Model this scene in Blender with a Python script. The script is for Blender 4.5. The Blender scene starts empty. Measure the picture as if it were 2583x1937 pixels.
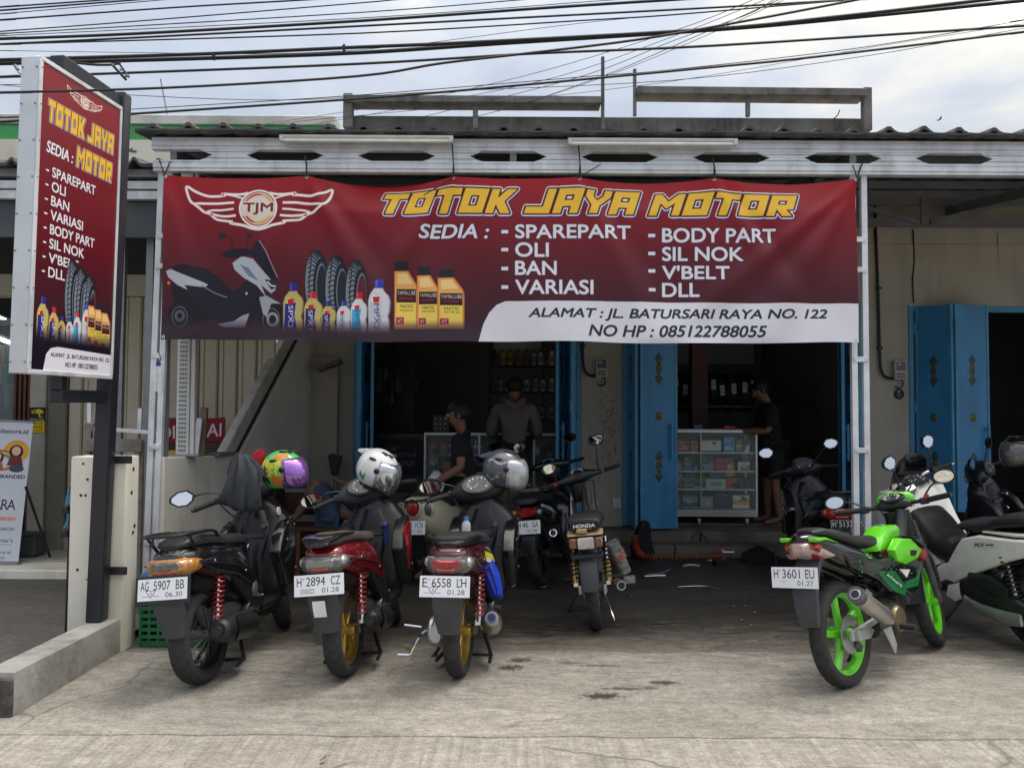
import bpy, bmesh, math, random
import numpy as np
from mathutils import Vector, Matrix
random.seed(7)
R = math.radians
scene = bpy.context.scene
COL = scene.collection

# ---------------------------------------------------------------- camera
FPX, CX, CY, HCAM = 2000.0, 1291.5, 968.5, 1.53      # focal length and centre in pixels of the 2583 x 1937 photograph
cam_data = bpy.data.cameras.new("camera")
cam_data.sensor_width = 36.0
cam_data.lens = FPX / 2583.0 * 36.0
cam_data.clip_start = 0.05
cam_data.clip_end = 1000.0
cam = bpy.data.objects.new("camera", cam_data)
COL.objects.link(cam)
CAMROT = Matrix.Rotation(R(90 + 2.06), 3, 'X') @ Matrix.Rotation(R(0.3), 3, 'Z')
cam.matrix_world = Matrix.Translation((0, 0, HCAM)) @ CAMROT.to_4x4()
scene.camera = cam

# ---------------------------------------------------------------- sky and sun (bright overcast, sun behind cloud at upper right)
SUN_EL, SUN_AZ = R(70), R(65)
SUN_DIR = Vector((math.sin(SUN_AZ) * math.cos(SUN_EL), math.cos(SUN_AZ) * math.cos(SUN_EL), math.sin(SUN_EL)))
world = bpy.data.worlds.new("World")
scene.world = world
world.use_nodes = True
wn, wl = world.node_tree.nodes, world.node_tree.links
wn.clear()
w_out = wn.new("ShaderNodeOutputWorld")
w_sky = wn.new("ShaderNodeTexSky"); w_sky.sky_type = 'NISHITA'; w_sky.sun_disc = False
w_sky.sun_elevation = SUN_EL; w_sky.sun_rotation = SUN_AZ
w_b1 = wn.new("ShaderNodeBackground"); w_b1.inputs[1].default_value = 0.10
wl.new(w_sky.outputs[0], w_b1.inputs[0])
w_tc = wn.new("ShaderNodeTexCoord")
w_map = wn.new("ShaderNodeMapping"); w_map.inputs['Scale'].default_value = (1.0, 1.0, 2.2)
wl.new(w_tc.outputs['Generated'], w_map.inputs[0])
w_n1 = wn.new("ShaderNodeTexNoise"); w_n1.inputs['Scale'].default_value = 3.1; w_n1.inputs['Detail'].default_value = 7; w_n1.inputs['Roughness'].default_value = 0.55
w_n2 = wn.new("ShaderNodeTexNoise"); w_n2.inputs['Scale'].default_value = 7.5; w_n2.inputs['Detail'].default_value = 8; w_n2.inputs['Distortion'].default_value = 0.5
wl.new(w_map.outputs[0], w_n1.inputs[0]); wl.new(w_map.outputs[0], w_n2.inputs[0])
w_dot = wn.new("ShaderNodeVectorMath"); w_dot.operation = 'DOT_PRODUCT'; w_dot.inputs[1].default_value = SUN_DIR
wl.new(w_tc.outputs['Generated'], w_dot.inputs[0])
def w_math(op, a, b, clamp=False):
 n = wn.new("ShaderNodeMath"); n.operation = op; n.use_clamp = clamp
 for k, x in enumerate((a, b)):
  if isinstance(x, (int, float)): n.inputs[k].default_value = x
  else: wl.new(x, n.inputs[k])
 return n.outputs[0]
# cloud brightness: thin veil to the left, bright cloud towards the hidden sun
glow = w_math('MULTIPLY', w_math('ADD', w_dot.outputs['Value'], -0.42, True), 2.3)
mott = w_math('ADD', w_math('MULTIPLY', w_n1.outputs[0], 0.6), w_math('MULTIPLY', w_n2.outputs[0], 0.4))
lum = w_math('ADD', w_math('ADD', glow, w_math('MULTIPLY', mott, 2.6)), -1.10, True)
w_ramp = wn.new("ShaderNodeValToRGB")
w_ramp.color_ramp.elements[0].position = 0.10; w_ramp.color_ramp.elements[0].color = (0.39, 0.435, 0.515, 1)
w_ramp.color_ramp.elements[1].position = 1.0; w_ramp.color_ramp.elements[1].color = (1.30, 1.24, 1.14, 1)
e = w_ramp.color_ramp.elements.new(0.90); e.color = (0.72, 0.69, 0.62, 1)
e = w_ramp.color_ramp.elements.new(0.45); e.color = (0.48, 0.515, 0.57, 1)
wl.new(lum, w_ramp.inputs[0])
w_b2 = wn.new("ShaderNodeBackground")
# overcast sky: luminance rises from the horizon to the zenith as (1 + 2 sin e) / 3
w_sep = wn.new("ShaderNodeSeparateXYZ"); wl.new(w_tc.outputs['Generated'], w_sep.inputs[0])
w_gr = w_math('MULTIPLY_ADD', w_math('MAXIMUM', w_sep.outputs['Z'], 0.0), 1.17); w_gr.node.inputs[2].default_value = 0.55
wl.new(w_math('MULTIPLY', w_gr, 0.80), w_b2.inputs[1])
wl.new(w_ramp.outputs[0], w_b2.inputs[0])
w_mix = wn.new("ShaderNodeMixShader"); w_mix.inputs[0].default_value = 0.93
wl.new(w_b1.outputs[0], w_mix.inputs[1]); wl.new(w_b2.outputs[0], w_mix.inputs[2])
wl.new(w_mix.outputs[0], w_out.inputs[0])
sun_data = bpy.data.lights.new("sun", 'SUN')
sun_data.energy = 1.0; sun_data.angle = R(18); sun_data.color = (1.0, 0.96, 0.9)
sun = bpy.data.objects.new("sun", sun_data); COL.objects.link(sun)
sun.rotation_euler = (-SUN_DIR).to_track_quat('-Z', 'Y').to_euler()
sun.location = SUN_DIR * 50

scene.view_settings.view_transform = 'Standard'
scene.view_settings.look = 'None'
scene.view_settings.exposure = 0.95
scene.view_settings.gamma = 1.0
scene.view_settings.use_curve_mapping = False

# ---------------------------------------------------------------- helpers
def at(px, py, Y):
 """world point at depth Y seen at pixel (px, py) of the photograph"""
 d = CAMROT @ Vector(((px - CX) / FPX, -(py - CY) / FPX, -1.0))
 t = Y / d.y
 return Vector((d.x * t, Y, HCAM + d.z * t))
def X_at(px, Y): return at(px, 1040, Y).x
def Z_at(py, Y, px=1291): return at(px, py, Y).z

def lin(c):
 return tuple(((x / 255) / 12.92 if x / 255 <= 0.04045 else ((x / 255 + 0.055) / 1.055) ** 2.4) for x in c)

def tag(o, label=None, cat=None, group=None, kind=None):
 if label: o['label'] = label
 if cat: o['category'] = cat
 if group: o['group'] = group
 if kind: o['kind'] = kind
 return o
def empty(name, loc=(0, 0, 0), rot=(0, 0, 0), label=None, cat=None, group=None):
 o = bpy.data.objects.new(name, None); COL.objects.link(o)
 o.empty_display_size = 0.1; o.location = loc; o.rotation_euler = rot
 return tag(o, label, cat, group)
def link_mesh(name, me, parent=None):
 o = bpy.data.objects.new(name, me); COL.objects.link(o)
 if parent: o.parent = parent
 return o
def copy_tree(o, parent=None):
 c = o.copy(); COL.objects.link(c)
 c.parent = parent
 for ch in list(o.children): copy_tree(ch, c)
 return c

class MB:
 """collects shapes for one mesh"""
 def __init__(s, xf=None): s.v = []; s.f = []; s.m = []; s.xf = xf; s.mi = 0
 def add(s, vs, fs):
  b = len(s.v)
  for p in vs:
   p = Vector(p)
   s.v.append(s.xf @ p if s.xf else p)
  for f in fs:
   s.f.append([i + b for i in f]); s.m.append(s.mi)
  return s
 def box(s, c, size, rot=None):
  hx, hy, hz = size[0] / 2, size[1] / 2, size[2] / 2
  vs = [Vector((x, y, z)) for x in (-hx, hx) for y in (-hy, hy) for z in (-hz, hz)]
  if rot is not None: vs = [rot @ v for v in vs]
  c = Vector(c)
  return s.add([v + c for v in vs], [(0, 1, 3, 2), (4, 6, 7, 5), (0, 4, 5, 1), (2, 3, 7, 6), (0, 2, 6, 4), (1, 5, 7, 3)])
 def span(s, a, b):
  return s.box([(a[i] + b[i]) / 2 for i in range(3)], [abs(b[i] - a[i]) for i in range(3)])
 def beam(s, p, q, w, h, up=(0, 0, 1)):
  p, q = Vector(p), Vector(q); d = q - p; L = d.length; d.normalize()
  u = Vector(up)
  if abs(d.dot(u)) > 0.98: u = Vector((0, 1, 0))
  y = u.cross(d).normalized(); z = d.cross(y)
  return s.box((p + q) / 2, (L, w, h), Matrix((d, y, z)).transposed())
 def rings(s, rs, close=True, cap=True):
  n = len(rs[0]); vs = [p for r in rs for p in r]; fs = []
  for i in range(len(rs) - 1):
   for j in range(n if close else n - 1):
    k = (j + 1) % n
    fs.append((i * n + j, i * n + k, (i + 1) * n + k, (i + 1) * n + j))
  if cap and close:
   fs.append(tuple(range(n - 1, -1, -1))); fs.append(tuple((len(rs) - 1) * n + j for j in range(n)))
  return s.add(vs, fs)
 def tube(s, pts, r, n=8, closed=False):
  pts = [Vector(p) for p in pts]; m = len(pts)
  rr = r if isinstance(r, (list, tuple)) else [r] * m
  rs = []; prev = None
  for i, p in enumerate(pts):
   if closed: t = pts[(i + 1) % m] - pts[i - 1]
   else: t = pts[min(i + 1, m - 1)] - pts[max(i - 1, 0)]
   t.normalize()
   if prev is None:
    a = Vector((0, 0, 1)) if abs(t.z) < 0.9 else Vector((1, 0, 0))
    u = t.cross(a).normalized()
   else:
    u = (prev - t * prev.dot(t)).normalized()
   prev = u; w = t.cross(u)
   rs.append([p + (u * math.cos(2 * math.pi * k / n) + w * math.sin(2 * math.pi * k / n)) * rr[i] for k in range(n)])
  if closed: rs.append(rs[0])
  return s.rings(rs, cap=not closed)
 def lathe(s, prof, n=32, c=(0, 0, 0), axis='y', cap=True, closed=False):
  """prof: list of (radius, offset along axis)"""
  rs = []
  prof = list(prof) + ([prof[0]] if closed else [])
  for (r, a) in prof:
   ring = []
   for k in range(n):
    t = 2 * math.pi * k / n; x, y = r * math.cos(t), r * math.sin(t)
    v = {'y': (x, a, y), 'z': (x, y, a), 'x': (a, x, y)}[axis]
    ring.append(Vector(v) + Vector(c))
   rs.append(ring)
  return s.rings(rs, cap=cap and not closed)
 def xloft(s, secs, n=16, yoff=0.0):
  """sections (x, zc, half width, half height[, exponent]) along x"""
  rs = []
  for q in secs:
   x, zc, hw, hh = q[:4]; e = q[4] if len(q) > 4 else 2.5
   yo = q[5] if len(q) > 5 else yoff
   ring = []
   for k in range(n):
    t = 2 * math.pi * (k + 0.5) / n; cc, ss = math.cos(t), math.sin(t)
    ring.append((x, yo + hw * math.copysign(abs(cc) ** (2 / e), cc), zc + hh * math.copysign(abs(ss) ** (2 / e), ss)))
   rs.append(ring)
  return s.rings(rs)
 def zloft(s, secs, n=16):
  """sections (z, xc, hx, hy[, exponent, yc]) along z"""
  rs = []
  for q in secs:
   z, xc, hx, hy = q[:4]; e = q[4] if len(q) > 4 else 2.5; yc = q[5] if len(q) > 5 else 0
   ring = []
   for k in range(n):
    t = 2 * math.pi * (k + 0.5) / n; cc, ss = math.cos(t), math.sin(t)
    ring.append((xc + hx * math.copysign(abs(cc) ** (2 / e), cc), yc + hy * math.copysign(abs(ss) ** (2 / e), ss), z))
   rs.append(ring)
  return s.rings(rs)
 def yloft(s, secs, n=16):
  """sections (y, xc, zc, rx, rz[, exponent]) along y"""
  rs = []
  for q in secs:
   y, xc, zc, rx, rz = q[:5]; e = q[5] if len(q) > 5 else 2.2
   ring = []
   for k in range(n):
    t = 2 * math.pi * (k + 0.5) / n; cc, ss = math.cos(t), math.sin(t)
    ring.append((xc + rx * math.copysign(abs(cc) ** (2 / e), cc), y, zc + rz * math.copysign(abs(ss) ** (2 / e), ss)))
   rs.append(ring)
  return s.rings(rs)
 def prism(s, poly, a, b, axis='y'):
  """2d polygon extruded between a and b. axis y: poly=(x,z); x: (y,z); z: (x,y)"""
  def V(p, t): return {'y': (p[0], t, p[1]), 'x': (t, p[0], p[1]), 'z': (p[0], p[1], t)}[axis]
  n = len(poly)
  vs = [V(p, a) for p in poly] + [V(p, b) for p in poly]
  fs = [tuple(range(n)), tuple(range(2 * n - 1, n - 1, -1))] + [(i, i + n, (i + 1) % n + n, (i + 1) % n) for i in range(n)]
  return s.add(vs, fs)
 def strip(s, secs):
  """sheet through rows of points, both with thickness handled by caller"""
  n = len(secs[0])
  return s.add([p for r in secs for p in r], [(i * n + j, i * n + j + 1, (i + 1) * n + j + 1, (i + 1) * n + j) for i in range(len(secs) - 1) for j in range(n - 1)])
 def sphere(s, c, r, seg=16, rings=10, sc=(1, 1, 1), rot=None):
  rs = []
  for i in range(rings + 1):
   ph = math.pi * i / rings
   rr = max(math.sin(ph), 0.001)
   ring = []
   for k in range(seg):
    t = 2 * math.pi * k / seg
    v = Vector((rr * math.cos(t) * sc[0], rr * math.sin(t) * sc[1], math.cos(ph) * sc[2])) * r
    if rot is not None: v = rot @ v
    ring.append(v + Vector(c))
   rs.append(ring)
  return s.rings(rs)
 def build(s, name, mat, parent=None, bevel=0, seg=1, smooth=35, thick=0):
  me = bpy.data.meshes.new(name)
  me.from_pydata([tuple(v) for v in s.v], [], s.f)
  mats = mat if isinstance(mat, (list, tuple)) else [mat]
  for m in mats: me.materials.append(m)
  if len(mats) > 1: me.polygons.foreach_set('material_index', s.m)
  bm = bmesh.new(); bm.from_mesh(me)
  bmesh.ops.recalc_face_normals(bm, faces=bm.faces)
  if bevel:
   bm.normal_update()
   ed = [e for e in bm.edges if len(e.link_faces) == 2 and e.calc_face_angle(0) > R(35)]
   if ed: bmesh.ops.bevel(bm, geom=ed, offset=bevel, segments=seg, profile=0.6, affect='EDGES', clamp_overlap=True)
  bm.to_mesh(me); bm.free()
  if smooth:
   me.polygons.foreach_set('use_smooth', [True] * len(me.polygons))
   me.set_sharp_from_angle(angle=R(smooth))
  me.update()
  o = link_mesh(name, me, parent)
  if thick:
   md = o.modifiers.new('thickness', 'SOLIDIFY'); md.thickness = thick; md.offset = 0
  return o

def smooth_path(pts, n=6):
 """Catmull-Rom through pts"""
 P = [Vector(p) for p in pts]; out = []
 for i in range(len(P) - 1):
  p0, p1, p2, p3 = P[max(i - 1, 0)], P[i], P[i + 1], P[min(i + 2, len(P) - 1)]
  for k in range(n):
   t = k / n
   out.append(0.5 * ((2 * p1) + (p2 - p0) * t + (2 * p0 - 5 * p1 + 4 * p2 - p3) * t * t + (3 * p1 - p0 - 3 * p2 + p3) * t ** 3))
 out.append(P[-1]); return out

# ---------------------------------------------------------------- materials
def new_mat(name):
 m = bpy.data.materials.new(name); m.use_nodes = True
 nt = m.node_tree; b = nt.nodes['Principled BSDF']
 return m, nt, b
_cache = {}
def mat(name, col, rough=0.5, metal=0.0, var=0.12, scale=8.0, bump=0.0, bscale=60.0, dirt=None, dirt_amt=0.0, coat=0.0, spec=None, rvar=0.08, streak=0.0):
 """procedural material: base colour with noise variation, optional dirt blotches, roughness variation and fine relief"""
 if name in _cache: return _cache[name]
 m, nt, b = new_mat(name); N, L = nt.nodes, nt.links
 tc = N.new('ShaderNodeTexCoord')
 no = N.new('ShaderNodeTexNoise'); no.inputs['Scale'].default_value = scale; no.inputs['Detail'].default_value = 5
 L.new(tc.outputs['Object'], no.inputs[0])
 rp = N.new('ShaderNodeValToRGB')
 rp.color_ramp.elements[0].position = 0.3; rp.color_ramp.elements[1].position = 0.7
 rp.color_ramp.elements[0].color = tuple(max(0, c * (1 - var)) for c in col) + (1,)
 rp.color_ramp.elements[1].color = tuple(min(1, c * (1 + var)) for c in col) + (1,)
 L.new(no.outputs[0], rp.inputs[0])
 out = rp.outputs[0]
 if dirt_amt > 0:
  n2 = N.new('ShaderNodeTexNoise'); n2.inputs['Scale'].default_value = scale * 0.45; n2.inputs['Detail'].default_value = 8; n2.inputs['Roughness'].default_value = 0.65
  if streak:      # rain and hand grime run downwards
   mp = N.new('ShaderNodeMapping'); mp.inputs['Scale'].default_value = (1.7, 1.7, streak); L.new(tc.outputs['Object'], mp.inputs[0]); L.new(mp.outputs[0], n2.inputs[0])
  else: L.new(tc.outputs['Object'], n2.inputs[0])
  r2 = N.new('ShaderNodeValToRGB'); r2.color_ramp.elements[0].position = 0.48; r2.color_ramp.elements[1].position = 0.72
  r2.color_ramp.elements[1].color = (dirt_amt,) * 3 + (1,); r2.color_ramp.elements[0].color = (0, 0, 0, 1)
  L.new(n2.outputs[0], r2.inputs[0])
  mx = N.new('ShaderNodeMix'); mx.data_type = 'RGBA'
  L.new(r2.outputs[0], mx.inputs[0]); L.new(out, mx.inputs[6]); mx.inputs[7].default_value = tuple(dirt) + (1,)
  out = mx.outputs[2]
 L.new(out, b.inputs['Base Color'])
 rr = N.new('ShaderNodeMapRange'); rr.inputs[3].default_value = max(0.02, rough - rvar); rr.inputs[4].default_value = min(1, rough + rvar)
 L.new(no.outputs[0], rr.inputs[0]); L.new(rr.outputs[0], b.inputs['Roughness'])
 b.inputs['Metallic'].default_value = metal
 if coat: b.inputs['Coat Weight'].default_value = coat; b.inputs['Coat Roughness'].default_value = 0.06
 if spec is not None: b.inputs['Specular IOR Level'].default_value = spec
 if bump:
  n3 = N.new('ShaderNodeTexNoise'); n3.inputs['Scale'].default_value = bscale; n3.inputs['Detail'].default_value = 6
  L.new(tc.outputs['Object'], n3.inputs[0])
  bp = N.new('ShaderNodeBump'); bp.inputs['Strength'].default_value = bump; bp.inputs['Distance'].default_value = 0.01
  L.new(n3.outputs[0], bp.inputs['Height']); L.new(bp.outputs[0], b.inputs['Normal'])
 _cache[name] = m
 return m
def glass_mat(name, col=(1, 1, 1), rough=0.02, ior=1.45, alpha=0.25):
 if name in _cache: return _cache[name]
 m, nt, b = new_mat(name)
 b.inputs['Base Color'].default_value = tuple(col) + (1,)
 b.inputs['Roughness'].default_value = rough; b.inputs['IOR'].default_value = ior
 b.inputs['Alpha'].default_value = alpha
 _cache[name] = m
 return m
def emit_mat(name, col, s):
 m, nt, b = new_mat(name)
 b.inputs['Base Color'].default_value = tuple(col) + (1,)
 b.inputs['Emission Color'].default_value = tuple(col) + (1,); b.inputs['Emission Strength'].default_value = s
 return m
# ---------------------------------------------------------------- flat print: drawn with numpy into images made in memory
class Canvas:
 def __init__(s, w, h, bg=(255, 255, 255)):
  s.w, s.h = w, h; s.a = np.zeros((h, w, 3), np.float32); s.a[:] = bg
 def paint(s, mask, col, alpha=1.0):
  m = (mask * alpha)[..., None]
  s.a = s.a * (1 - m) + (np.asarray(col, np.float32) if not isinstance(col, np.ndarray) else col) * m
 def poly(s, pts, col=None, alpha=1.0, holes=(), ss=3):
  m = s.poly_mask([pts] + list(holes), ss)
  if col is not None: s.paint(m, col, alpha)
  return m
 def poly_mask(s, polys, ss=3):
  allp = np.concatenate([np.asarray(p, np.float32) for p in polys])
  x0, y0 = np.maximum(np.floor(allp.min(0)).astype(int), 0); x1 = min(int(math.ceil(allp[:, 0].max())), s.w); y1 = min(int(math.ceil(allp[:, 1].max())), s.h)
  M = np.zeros((s.h, s.w), np.float32)
  if x1 <= x0 or y1 <= y0: return M
  gx = (np.arange((x1 - x0) * ss) + 0.5) / ss + x0; gy = (np.arange((y1 - y0) * ss) + 0.5) / ss + y0
  ins = np.zeros((len(gy), len(gx)), bool)
  for p in polys:
   n = len(p)
   for i in range(n):
    (xa, ya), (xb, yb) = p[i], p[(i + 1) % n]
    if ya == yb: continue
    rows = (gy >= min(ya, yb)) & (gy < max(ya, yb))
    if not rows.any(): continue
    xc = xa + (gy[rows] - ya) * (xb - xa) / (yb - ya)
    ins[rows] ^= gx[None, :] < xc[:, None]
  M[y0:y1, x0:x1] = ins.reshape(y1 - y0, ss, x1 - x0, ss).mean((1, 3))
  return M
 def line(s, pts, wd, col=None, alpha=1.0, taper=None):
  pts = [np.asarray(p, float) for p in pts]; L = []; Rr = []
  for i, p in enumerate(pts):
   t = pts[min(i + 1, len(pts) - 1)] - pts[max(i - 1, 0)]; t = t / (np.hypot(*t) + 1e-9); nrm = np.array([-t[1], t[0]])
   w = wd * (taper(i / (len(pts) - 1)) if taper else 1) / 2
   L.append(tuple(p + nrm * w)); Rr.append(tuple(p - nrm * w))
  return s.poly(L + Rr[::-1], col, alpha)
 def ellipse(s, c, rx, ry, col=None, alpha=1.0, hole=None, n=40):
  e = lambda k: [(c[0] + rx * k * math.cos(2 * math.pi * i / n), c[1] + ry * k * math.sin(2 * math.pi * i / n)) for i in range(n)]
  return s.poly(e(1), col, alpha, holes=[e(hole)] if hole else ())
 def rect(s, x0, y0, x1, y1, col, alpha=1.0): return s.poly([(x0, y0), (x1, y0), (x1, y1), (x0, y1)], col, alpha)
 def text_mask(s, txt, x0, y0, x1, y1, bold=0.0, shear=0.0, space=1.0, rot=0.0):
  g = max(0.0, bold) * abs(y1 - y0) * 1.1      # bold strokes: grown in the raster
  if g >= 0.6: x0 += g; x1 -= g; y0 += g; y1 -= g
  tris, bb = glyph_tris(txt, min(bold, 0.0), shear, space)
  T = tris.copy()
  sx = (x1 - x0) / (bb[2] - bb[0]); sy = (y1 - y0) / (bb[3] - bb[1])
  T[..., 0] = x0 + (T[..., 0] - bb[0]) * sx; T[..., 1] = y1 - (T[..., 1] - bb[1]) * sy
  if rot:
   c, sn = math.cos(rot), math.sin(rot); mx, my = (x0 + x1) / 2, (y0 + y1) / 2
   X = T[..., 0] - mx; Y = T[..., 1] - my
   T = np.stack([mx + X * c - Y * sn, my + X * sn + Y * c], -1)
  M = np.zeros((s.h * 2, s.w * 2), np.float32); T = T * 2
  for t in T:
   ax, ay = np.floor(t.min(0)).astype(int); bx, by = np.ceil(t.max(0)).astype(int) + 1
   ax = max(ax, 0); ay = max(ay, 0); bx = min(bx, s.w * 2); by = min(by, s.h * 2)
   if bx <= ax or by <= ay: continue
   gx = np.arange(ax, bx)[None, :] + 0.5; gy = np.arange(ay, by)[:, None] + 0.5
   (xa, ya), (xb, yb), (xc, yc) = t
   d = (yb - yc) * (xa - xc) + (xc - xb) * (ya - yc)
   if abs(d) < 1e-9: continue
   l1 = ((yb - yc) * (gx - xc) + (xc - xb) * (gy - yc)) / d; l2 = ((yc - ya) * (gx - xc) + (xa - xc) * (gy - yc)) / d
   ins = (l1 >= -1e-4) & (l2 >= -1e-4) & (l1 + l2 <= 1.0001)
   M[ay:by, ax:bx] = np.maximum(M[ay:by, ax:bx], ins)
  if g >= 0.6: M = dilate(M, 2 * g)
  return M.reshape(s.h, 2, s.w, 2).mean((1, 3))
 def text(s, txt, x0, y0, x1, y1, col, bold=0.0, shear=0.0, outline=0, ocol=None, space=1.0, rot=0.0, alpha=1.0):
  m = s.text_mask(txt, x0, y0, x1, y1, bold, shear, space, rot)
  if outline: s.paint(dilate(m, outline), ocol)
  s.paint(m, col, alpha); return m
 def noise(s, amt, seed=0):
  rng = np.random.default_rng(seed); s.a += rng.normal(0, amt, (s.h, s.w, 1)).astype(np.float32)
 def image(s, name):
  im = bpy.data.images.new(name, s.w, s.h)
  px = np.ones((s.h, s.w, 4), np.float32); px[..., :3] = np.clip(s.a[::-1] / 255, 0, 1)
  im.pixels.foreach_set(px.ravel()); im.update(); im.pack()
  return im
_gl = {}
def glyph_tris(txt, bold, shear, space):
 key = (txt, bold, shear, space)
 if key in _gl: return _gl[key]
 cu = bpy.data.curves.new('glyphs', 'FONT'); cu.body = txt; cu.size = 1.0; cu.offset = bold; cu.shear = shear; cu.space_character = space; cu.resolution_u = 5
 ob = bpy.data.objects.new('glyphs', cu)
 me = bpy.data.meshes.new_from_object(ob)
 me.calc_loop_triangles()
 co = np.array([v.co[:2] for v in me.vertices], np.float32)
 tr = np.array([t.vertices[:] for t in me.loop_triangles], int)
 T = co[tr]; bb = (co[:, 0].min(), co[:, 1].min(), co[:, 0].max(), co[:, 1].max())
 bpy.data.objects.remove(ob); bpy.data.curves.remove(cu); bpy.data.meshes.remove(me)
 _gl[key] = (T, bb); return _gl[key]
def dilate(m, r):
 b = m > 0.5; h, w = b.shape; out = np.zeros_like(b)
 ri = int(math.ceil(r))
 for dy in range(-ri, ri + 1):
  if abs(dy) > r: continue
  dx = int(math.sqrt(r * r - dy * dy))
  cs = np.cumsum(np.pad(b.astype(np.int32), ((0, 0), (dx + 1, dx))), 1)
  row = (cs[:, 2 * dx + 1:] - cs[:, :-(2 * dx + 1)]) > 0
  ys = slice(max(dy, 0), h + min(dy, 0)); yd = slice(max(-dy, 0), h + min(-dy, 0))
  out[yd] |= row[ys][:, :w]
 f = out.astype(np.float32)      # soften the edge
 f = (f + np.roll(f, 1, 0) + np.roll(f, -1, 0) + np.roll(f, 1, 1) + np.roll(f, -1, 1)) / 5
 return np.clip(f, 0, 1)
def print_mat(name, image, rough=0.5, wear=0.06, spec=0.3, bump=0.0):
 m, nt, b = new_mat(name); N, L = nt.nodes, nt.links
 tx = N.new('ShaderNodeTexImage'); tx.image = image; tx.extension = 'EXTEND'
 tc = N.new('ShaderNodeTexCoord'); no = N.new('ShaderNodeTexNoise'); no.inputs['Scale'].default_value = 6; no.inputs['Detail'].default_value = 6
 L.new(tc.outputs['Object'], no.inputs[0])
 mr = N.new('ShaderNodeMapRange'); mr.inputs[3].default_value = 1 - wear; mr.inputs[4].default_value = 1 + wear
 L.new(no.outputs[0], mr.inputs[0])
 mx = N.new('ShaderNodeVectorMath'); mx.operation = 'SCALE'
 L.new(tx.outputs[0], mx.inputs[0]); L.new(mr.outputs[0], mx.inputs['Scale'])
 L.new(mx.outputs[0], b.inputs['Base Color'])
 b.inputs['Roughness'].default_value = rough; b.inputs['Specular IOR Level'].default_value = spec
 return m
def print_quad(name, corners, material, parent=None, nu=1, nv=1):
 """flat printed sheet: corners = lower left, lower right, upper right, upper left"""
 a, b, c, d = [Vector(p) for p in corners]
 vs = []; uv = []
 for j in range(nv + 1):
  for i in range(nu + 1):
   u, v = i / nu, j / nv
   vs.append((a * (1 - u) + b * u) * (1 - v) + (d * (1 - u) + c * u) * v); uv.append((u, v))
 return uv_mesh(name, vs, uv, nu, nv, material, parent)
def uv_mesh(name, vs, uv, nu, nv, material, parent=None, smooth=True):
 fs = [(j * (nu + 1) + i, j * (nu + 1) + i + 1, (j + 1) * (nu + 1) + i + 1, (j + 1) * (nu + 1) + i) for j in range(nv) for i in range(nu)]
 me = bpy.data.meshes.new(name); me.from_pydata([tuple(v) for v in vs], [], fs)
 l = me.uv_layers.new(name='print')
 for lp in me.loops: l.data[lp.index].uv = uv[lp.vertex_index]
 me.materials.append(material)
 if smooth: me.polygons.foreach_set('use_smooth', [True] * len(me.polygons))
 me.update()
 return link_mesh(name, me, parent)

# lettering of the shop name: blocky italic capitals on a 10 x 10 grid (y up), outline then holes
def block_letter(ch):
 g = {
     'T': [[(0, 10), (10, 10), (10, 7.2), (6.7, 7.2), (6.7, 0), (3.3, 0), (3.3, 7.2), (0, 7.2)]],
     'O': [[(0, 0), (10, 0), (10, 10), (0, 10)], [(3.4, 3), (6.6, 3), (6.6, 7), (3.4, 7)]],
     'K': [[(0, 0), (3.4, 0), (3.4, 3.6), (6.3, 0), (10.4, 0), (6.6, 5), (10.4, 10), (6.3, 10), (3.4, 6.4), (3.4, 10), (0, 10)]],
     'J': [[(0, 0), (10, 0), (10, 10), (6.6, 10), (6.6, 2.8), (0, 2.8)]],
     'A': [[(0, 0), (3.4, 0), (3.4, 2.8), (6.6, 2.8), (6.6, 0), (10, 0), (10, 10), (0, 10)], [(3.4, 5.3), (6.6, 5.3), (6.6, 7.3), (3.4, 7.3)]],
     'Y': [[(3.3, 0), (6.7, 0), (6.7, 3.6), (10, 7), (10, 10), (6.9, 10), (6.9, 7.6), (5, 5.8), (3.1, 7.6), (3.1, 10), (0, 10), (0, 7), (3.3, 3.6)]],
     'M': [[(0, 0), (3.2, 0), (3.2, 5.6), (6, 3), (8.8, 5.6), (8.8, 0), (12, 0), (12, 10), (9.3, 10), (6, 6.4), (2.7, 10), (0, 10)]],
     'R': [[(0, 0), (3.4, 0), (3.4, 3), (6.4, 0), (10.4, 0), (7.2, 3), (10, 3), (10, 10), (0, 10)], [(3.4, 5.4), (6.6, 5.4), (6.6, 7.3), (3.4, 7.3)]],
 }
 return g[ch]
def block_mask(cv, txt, x0, y0, x1, y1, shear=0.28, gap=1.0):
 polys = []; x = 0
 for ch in txt:
  if ch == ' ': x += 4.2; continue
  L = block_letter(ch); w = 12 if ch == 'M' else 10
  polys.append([[(p[0] + x + p[1] * shear, p[1]) for p in q] for q in L]); x += w + gap
 tot = x - gap + 10 * shear
 M = np.zeros((cv.h, cv.w), np.float32)
 for L in polys:
  M = np.maximum(M, cv.poly_mask([[(x0 + p[0] / tot * (x1 - x0), y1 - p[1] / 10 * (y1 - y0)) for p in q] for q in L]))
 return M
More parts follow.
